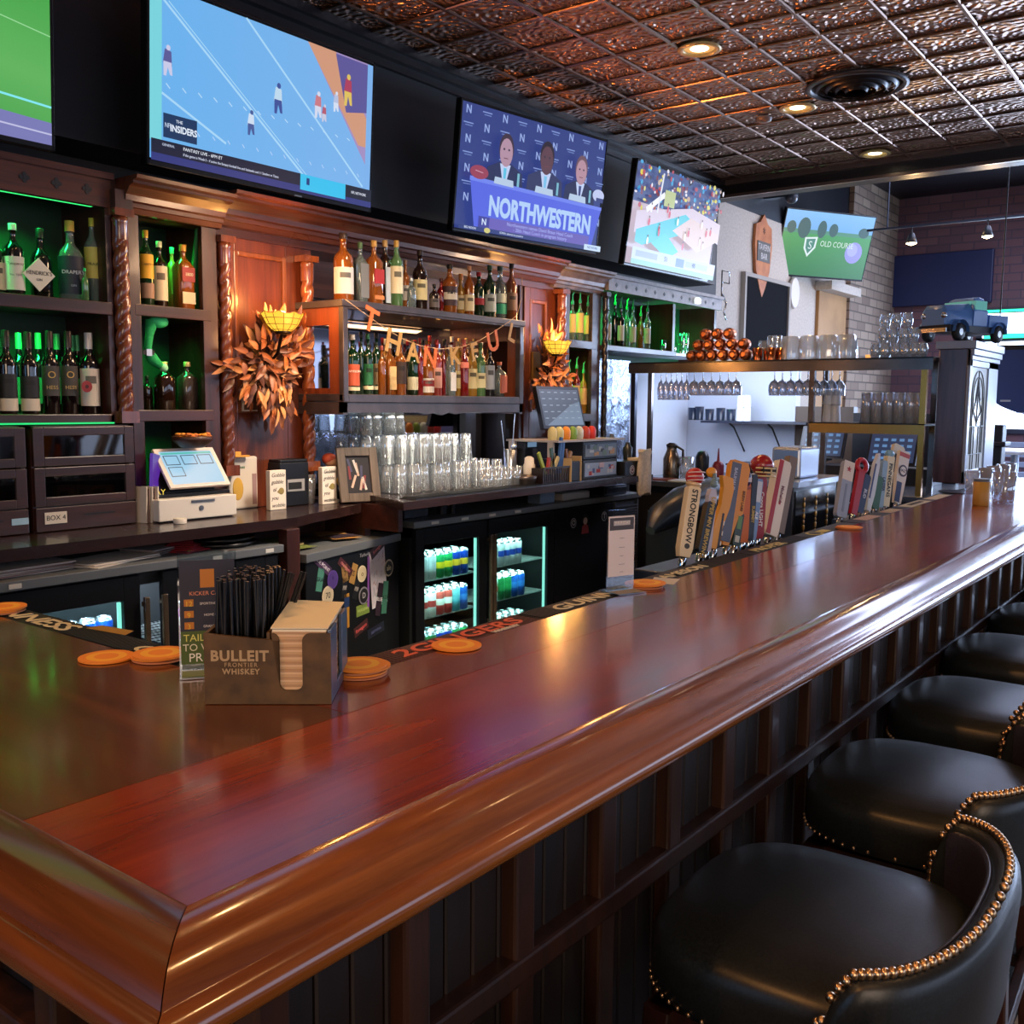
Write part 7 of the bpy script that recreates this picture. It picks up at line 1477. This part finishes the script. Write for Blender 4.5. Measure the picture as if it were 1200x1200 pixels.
pc = MB().lathe([(.036, 0), (.030, .12), (.028, .12), (.034, .003)], (0, 0, 0), 16).lathe([(.034, .12), (.028, .22)], n=16).build('plastic_cup_stack', mat((214, 220, 232), .5), loc=(0, 0, 0)); tag(pc, 'stack of white plastic cups on the lower rack shelf, left one', 'cups'); pc.location = (XR, at(971, 460, X=XR).y, 1.446)
o = dup(pc, 'stack of white plastic cups on the lower rack shelf, right one'); o.location = (XR, at(980, 460, X=XR).y, 1.446)
pc3 = dup(pc, 'leaning tall white cup stack behind the hanging wine glasses, left one', (7.95 + .1, at(868, 470, X=8.05).y, 1.421)); pc4 = dup(pc, 'tall white cup stack behind the hanging wine glasses, right one', (8.05, at(876, 470, X=8.05).y, 1.421))
for i, (px, h_) in enumerate(((812, .11), (820, .12), (832, .10), (845, .11), (857, .10))):
    o = MB().lathe([(.035, 0), (.04, h_), (.036, h_), (.03, .004)], (8.1, at(px, 470, X=8.1).y, 1.421), 14).build('dark_cup', mat((30, 40, 60), .3)); tag(o, ORD[i] + ' dark cup along the bracket shelf behind the wine glasses', 'cup')
# ================================================================== LEADED GLASS POST AND TOY TRUCK
po = thing('bar_post', 'dark wooden post with leaded glass panel at the end of the bar', 'post', (7.2, 1.65, BT))
PX0, PX1, PY0, PY1 = 6.74, 7.55, 1.50, 1.69; ZT2 = 1.97
PWD = wood((58, 34, 36), (98, 64, 64), 2, .3, .4); PFR = mat((150, 160, 185), .35)
MB().box(PX0, PX1, PY0 + .02, PY1, BT + .0005, ZT2 - .05).build('core', PWD, po, bev=.004)
f = MB(); f.box(PX0, PX0 + .06, PY0, PY0 + .02, BT, ZT2 - .05).box(PX1 - .28, PX1, PY0, PY0 + .02, BT, ZT2 - .05).box(PX0, PX1, PY0, PY0 + .02, BT, BT + .08).box(PX0, PX1, PY0, PY0 + .02, ZT2 - .16, ZT2 - .05)
f.box(PX0 - .02, PX1 + .02, PY0 - .03, PY1 + .02, ZT2 - .05, ZT2).box(PX0 - .005, PX1 + .01, PY0 - .02, PY0, ZT2 - .09, ZT2 - .05).box(PX0, PX1, PY0 - .01, PY0, ZT2 - .12, ZT2 - .09).box(PX0, PX1, PY0 - .02, PY0, BT, BT + .04)
f.build('trim_frame', PFR, po, bev=.004)
gx0, gx1, gz0, gz1 = PX0 + .06, PX1 - .28, BT + .08, ZT2 - .16
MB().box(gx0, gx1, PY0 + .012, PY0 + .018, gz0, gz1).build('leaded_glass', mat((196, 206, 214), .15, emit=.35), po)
ll = MB(); cx = (gx0 + gx1) / 2; yy = PY0 + .009
def L2(*pts): ll.tube([(x, yy, z) for x, z in pts], .0035, 5)
for a in (-.12, -.06, .06, .12): L2((cx + a, gz0), (cx + a, gz0 + .28))
for zz in (.0, .10, .28): L2((gx0, gz0 + zz), (gx1, gz0 + zz))
for rr in (.17, .13): L2(*[(cx + rr * math.cos(t), gz1 - .19 + rr * math.sin(t)) for t in [PI * i / 14 for i in range(15)]]); L2((cx - rr, gz1 - .19), (cx - rr, gz0 + .1)); L2((cx + rr, gz1 - .19), (cx + rr, gz0 + .1))
L2((cx, gz0 + .28), (cx, gz1 - .02)); L2((cx - .1, gz0 + .38), (cx, gz0 + .52), (cx + .1, gz0 + .38), (cx, gz0 + .30), (cx - .1, gz0 + .38)); L2((cx - .06, gz0 + .45), (cx, gz0 + .6), (cx + .06, gz0 + .45))
ll.build('lead_lines', mat((50, 54, 60), .4), po)
tr = thing('toy_truck', 'blue vintage pickup truck model on top of the leaded glass post', 'model truck', (0, 0, 0))
TB = mat((84, 132, 200), .4, .0, coat=.3)
MB().box(-.34, .34, -.12, .12, .06, .10).build('chassis', mat((24, 30, 44), .5), tr)
MB().loft([[Vector((x, y, z)) for y, z in ((-w_, .10), (-w_, .10 + h * .7), (-w_ * .7, .10 + h), (w_ * .7, .10 + h), (w_, .10 + h * .7), (w_, .10))] for x, w_, h in ((-.36, .085, .10), (-.34, .095, .125), (-.12, .105, .14), (-.06, .11, .145))]).build('hood', TB, tr, bev=.004)
MB().loft([[Vector((x, y, z)) for y, z in ((-.115, .10), (-.12, .20), (-.095, t_), (.095, t_), (.12, .20), (.115, .10))] for x, t_ in ((-.06, .21), (-.03, .275), (.03, .29), (.09, .28), (.11, .21))], smooth=False).build('cab', TB, tr, bev=.006)
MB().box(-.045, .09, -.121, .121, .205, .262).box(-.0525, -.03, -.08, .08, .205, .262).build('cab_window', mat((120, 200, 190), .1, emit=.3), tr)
MB().box(.12, .36, -.125, -.11, .10, .18).box(.12, .36, .11, .125, .10, .18).box(.345, .36, -.11, .11, .10, .18).box(.12, .36, -.11, .11, .095, .105).build('truck_bed', TB, tr, bev=.003)
for sx in (-.23, .24):
    for sy in (-1, 1):
        MB().lathe([(.03, -.02), (.055, -.018), (.058, 0), (.055, .018), (.03, .02)], (sx, sy * .115, .058), 18, 0, 'Y').lathe([(.022, -.022), (.022, .022)], (sx, sy * .115, .058), 14, 1, 'Y').build('wheel', [mat((18, 20, 26), .6), CHROME], tr)
        MB().loft([[Vector((sx + .085 * math.cos(t), sy * (.10 + q), .06 + .075 * math.sin(t))) for t in [PI * i / 8 for i in range(9)]] for q in (0, .045)], closed=False).build('fender', TB, tr)
MB().box(-.375, -.36, -.11, .11, .055, .08).sphere((-.35, -.075, .16), .022, 10).sphere((-.35, .075, .16), .022, 10).build('bumper', CHROME, tr)
p = at(1120, 395, Y=1.6); tr.location = (7.0, 1.62, ZT2 + .001); tr.rotation_euler = (0, 0, -.38); tr.scale = (.85, .95, 1.0)
# ================================================================== GLASSES ON THE FAR END OF THE BAR
hg = pint('highball_glass', .135, .033, .040, False, label='clear tumbler in the cluster on the far end of the bar', group='glasses on the far end of the bar', m=thin_glass((236, 242, 250), .2, .85, .14)); k = 0
for px, py in ((1102, 578), (1113, 573), (1124, 574), (1133, 571), (1120, 567), (1131, 565), (1141, 568), (1108, 570)):
    p = at(px, py, Z=BT); o = hg if k == 0 else dup(hg); k += 1; o.location = (p.x, p.y if p.y < 1.28 else 1.27, BT + .0005)
o = dup(hg, 'larger clear glass standing right of the yellow tumbler', tuple(at(1176, 588, Z=BT + .0005))); o.scale = (1.5, 1.5, 1.15)
o['group'] = 'far bar single glass'
yt = MB().lathe([(.036, 0), (.038, .004), (.038, .125), (.035, .125), (.034, .02)], tuple(at(1149, 592, Z=BT + .0005)), 20).build('yellow_tumbler', mat((190, 140, 60), .5)); tag(yt, 'mustard yellow tumbler on the far end of the bar', 'tumbler')
MB().lathe([(.0385, .118), (.0385, .132), (.036, .132)], tuple(at(1149, 592, Z=BT + .0005)), 20).build('grey_lid', mat((90, 96, 110), .3), yt)
# ================================================================== FAR ROOM
def ftable(x, y, lab, r_=.38, h_=1.05):
    t = thing('bistro_table', lab, 'table', (x, y, 0), None)
    MB().lathe([(r_, h_ - .03), (r_ + .01, h_ - .015), (r_, h_)], (x, y, 0), 28).build('tabletop', mat((226, 232, 240), .2), t); MB().lathe([(.22, 0), (.2, .02), (.04, .04), (.035, h_ - .03)], (x, y, 0), 16).build('pedestal', mat((150, 160, 180), .3, .6), t)
q = at(1190, 527, X=10.2); ftable(10.2, q.y, 'round white-topped high table by the bright windows', .42, q.z)
q = at(1225, 560, X=8.9); ftable(8.9, q.y - .1, 'second round white table nearer the bar, at the picture edge', .36, .98)
for i, (px, X_) in enumerate(((1172, 9.6), (1188, 9.3))):
    q = at(px, 545, X=X_); t = thing('low_stool', ('left' if i == 0 else 'right') + ' of two pale seats below the round white table', 'stool', (X_, q.y, 0))
    MB().lathe([(.17, .70), (.18, .72), (.17, .75)], (X_, q.y, 0), 20).build('seat', mat((200, 190, 180), .4), t)
    for a in range(4): MB().tube([(X_ + .13 * math.cos(a * PI / 2 + .7), q.y + .13 * math.sin(a * PI / 2 + .7), .70), (X_ + .18 * math.cos(a * PI / 2 + .7), q.y + .18 * math.sin(a * PI / 2 + .7), 0)], .014, 6).build('leg', mat((120, 126, 140), .4, .5), t)
be = thing('slatted_bench', 'pale slatted bench back under the far windows', 'bench', (13.4, 2.0, 0))
for z in (.72, .84, .96, 1.08): MB().box(13.3, 13.34, .4, 2.9, z, z + .06).build('slat', mat((150, 166, 196), .4), be)
MB().box(13.3, 13.8, .4, 2.9, .42, .48).build('seat', mat((90, 100, 130), .5), be)
for y in (.45, 1.65, 2.85): MB().box(13.26, 13.38, y - .03, y + .03, 0, 1.14).build('leg', mat((60, 66, 84), .5), be)
co_ = MB().box(8.45, 8.6, 1.62, 1.75, 0, 1.42).box(8.42, 8.63, 1.59, 1.78, 1.25, 1.29).build('dark_pole', mat((24, 30, 48), .5), bev=.01); tag(co_, 'dark upright behind the leaded glass post', 'pole')
hb = thing('hanging_banner', 'large dark navy hanging banner with a rounded bottom before the window', 'banner', (9.2, 1.4, 1.5))
a = at(1154, 408, X=9.2); zb = at(1190, 488, X=9.2).z; W_ = 1.05; yL = a.y; yc = yL - W_ / 2
pts = [(9.2, yL, a.z)] + [(9.2, yc + W_ / 2 * math.cos(t), zb + .28 - .28 * math.sin(t)) for t in [PI * i / 16 for i in range(17)]] + [(9.2, yL - W_, a.z)]
MB().prism(pts, (.05, 0, 0)).build('cloth', mat((44, 66, 124), .5), hb, bev=.01); MB().tube([(9.22, yL - .1, a.z), (9.22, yL - .1, 4.4)], .006, 5).tube([(9.22, yL - W_ + .1, a.z), (9.22, yL - W_ + .1, 4.4)], .006, 5).box(9.19, 9.26, yL - W_, yL, a.z - .02, a.z + .02).build('hanger', BLACK, hb)
q = at(1178, 470, X=9.195); MB().box(9.195, 9.2, q.y - .04, q.y + .04, q.z - .005, q.z + .01).box(9.195, 9.2, q.y - .16, q.y + .02, q.z - .10, q.z - .093).build('print', mat((190, 200, 220), .5), hb)
# track lights
tk = thing('track_light', 'black ceiling track with small warm spot lamps in the far room', 'track light', (10.5, 2, 4.0))
MB().box(10.48, 10.52, -2, 3.4, 3.34, 3.36).tube([(10.5, 3.2, 3.36), (10.5, 3.2, 4.4)], .008, 5).tube([(10.5, .5, 3.36), (10.5, .5, 4.4)], .008, 5).build('track', mat((60, 64, 76), .4, .5), tk)
for px, py in ((1068, 285), (1157, 277)):
    q = at(px, py, X=10.5); MB().lathe([(.02, .10), (.03, .08), (.055, .0), (.05, 0)], (10.5, q.y, q.z), 16).tube([(10.5, q.y, q.z + .09), (10.5, q.y, 3.34)], .006, 5).build('lamp_head', mat((40, 40, 46), .4), tk); MB().lathe([(.01, -.02), (.048, -.005), (.048, .004)], (10.5, q.y, q.z), 14).build('lamp', screen((255, 226, 170), 25), tk)
    light('track_spot', 'POINT', (10.5, q.y, q.z - .08), (255, 210, 150), 14, .05)
# shield shaped plaque
q = at(894, 300, Y=YB - .03)
sp = thing('wooden_plaque', 'orange-brown pointed shield plaque on the beige wall', 'plaque', (q.x, YB - .02, q.z))
sh_ = [(-.17, .30), (-.08, .33), (0, .42), (.08, .33), (.17, .30), (.19, .1), (.15, -.15), (.06, -.33), (0, -.42), (-.06, -.33), (-.15, -.15), (-.19, .1)]
MB().prism([(q.x + a * 1.15, YB - .035, q.z + b) for a, b in sh_], (0, .03, 0)).build('shield', noisy((170, 96, 50), (196, 120, 66), 8, .4), sp, bev=.006)
MB().box(q.x - .16, q.x + .16, YB - .042, YB - .034, q.z - .06, q.z + .14).build('badge', mat((90, 84, 80), .4), sp); text('TAVERN', sp, (q.x, YB - .044, q.z + .08), .09, mat((214, 206, 200), .5), sx=.9); text('BAR', sp, (q.x, YB - .044, q.z - .01), .09, mat((214, 206, 200), .5)); text('*', sp, (q.x, YB - .037, q.z + .22), .16, mat((50, 30, 20), .5))
q = at(862, 358, Y=3.9)
# ceiling vent, smoke alarm, camera, small far vent
vt = thing('ceiling_vent', 'round ringed air vent in the tin ceiling', 'vent', (*at(1004, 96, Z=CZ)[:2], CZ - .03))
vx, vy = vt.location.x, vt.location.y
MB().lathe([(.29, CZ - .013), (.30, CZ - .03), (.27, CZ - .04), (.26, CZ - .013)], (vx, vy, 0), 36, caps=(False, False)).build('rim', mat((60, 56, 58), .4, .6), vt)
for i, r_ in enumerate((.225, .17, .115, .06)): MB().lathe([(r_, CZ - .045 - i * .006), (r_ + .035, CZ - .02), (r_ + .03, CZ - .018), (r_ - .006, CZ - .043 - i * .006)], (vx, vy, 0), 32, caps=(False, False)).build('ring', mat((44, 42, 46), .35, .7), vt)
q = at(895, 136, Z=CZ); o = MB().lathe([(.055, -.013), (.05, -.035), (.02, -.045)], (q.x, q.y, CZ), 20).build('smoke_alarm', mat((120, 100, 90), .4)); tag(o, 'small round sprinkler plate on the tin ceiling between the lights', 'sprinkler')
q = at(1190, 231, X=12); o = MB().lathe([(.24, 4.34), (.26, 4.30), (.18, 4.28), (.16, 4.34)], (12, q.y, .0), 26).build('ceiling_speaker', mat((130, 140, 170), .4)); tag(o, 'round pale vent on the dark far ceiling', 'vent')
MB().tube([(12, q.y, 4.34), (12, q.y, 4.4)], .05, 8).build('stem', BLACK, o)
q = at(930, 228, Y=4.0); sc_ = MB().box(q.x - .05, q.x + .05, 4.05, 4.3, q.z - .02, q.z + .02).sphere((q.x, 4.02, q.z - .02), .07, 12).build('security_camera', mat((50, 54, 64), .3)); tag(sc_, 'small dark camera above the golf television', 'camera')
# small items at the end of the green shelf
for i, (px, h_, r_) in enumerate(((777, .10, .03), (798, .17, .035), (803, .18, .034), (789, .06, .03))):
    q = at(px, 404, Y=3.95); o = MB().lathe([(r_ * .8, 0), (r_, h_), (r_ * .9, h_), (r_ * .7, .006)], (q.x, 3.95, 1.9755), 16).build('green_lit_glass', thin_glass((190, 240, 215), .2, .8)); tag(o, ORD[i] + ' clear glass on the white end of the green shelf', 'glass')
wb = thing('wire_holder', 'silver wire bracket with small lamp hanging at the end of the frieze', 'bracket', (8.1, 3.88, 2.3))
MB().tube([(8.12, 3.86, 2.52), (8.16, 3.84, 2.44), (8.12, 3.84, 2.36), (8.17, 3.84, 2.30)], .008, 6).tube([(8.1, 3.86, 2.62), (8.25, 3.86, 2.62), (8.25, 3.86, 2.72), (8.1, 3.86, 2.72), (8.1, 3.86, 2.49)], .006, 6).build('bracket', CHROME, wb)
q = at(817, 356, Y=3.84); MB().lathe([(.03, 0), (.035, .03), (.02, .05)], (q.x, 3.84, q.z), 12).build('lamp', screen((225, 240, 245), 2), wb)
# ------------------------------------------------------------------ lettering becomes ordinary mesh
bpy.context.view_layer.update(); dg = bpy.context.evaluated_depsgraph_get()
for o in [q for q in bpy.data.objects if q.type == 'FONT']:
    me = bpy.data.meshes.new_from_object(o.evaluated_get(dg)); n = bpy.data.objects.new(o.name, me); C.objects.link(n)
    n.parent = o.parent; n.location = o.location; n.rotation_euler = o.rotation_euler; n.scale = o.scale
    nm = o.name; bpy.data.objects.remove(o); n.name = nm
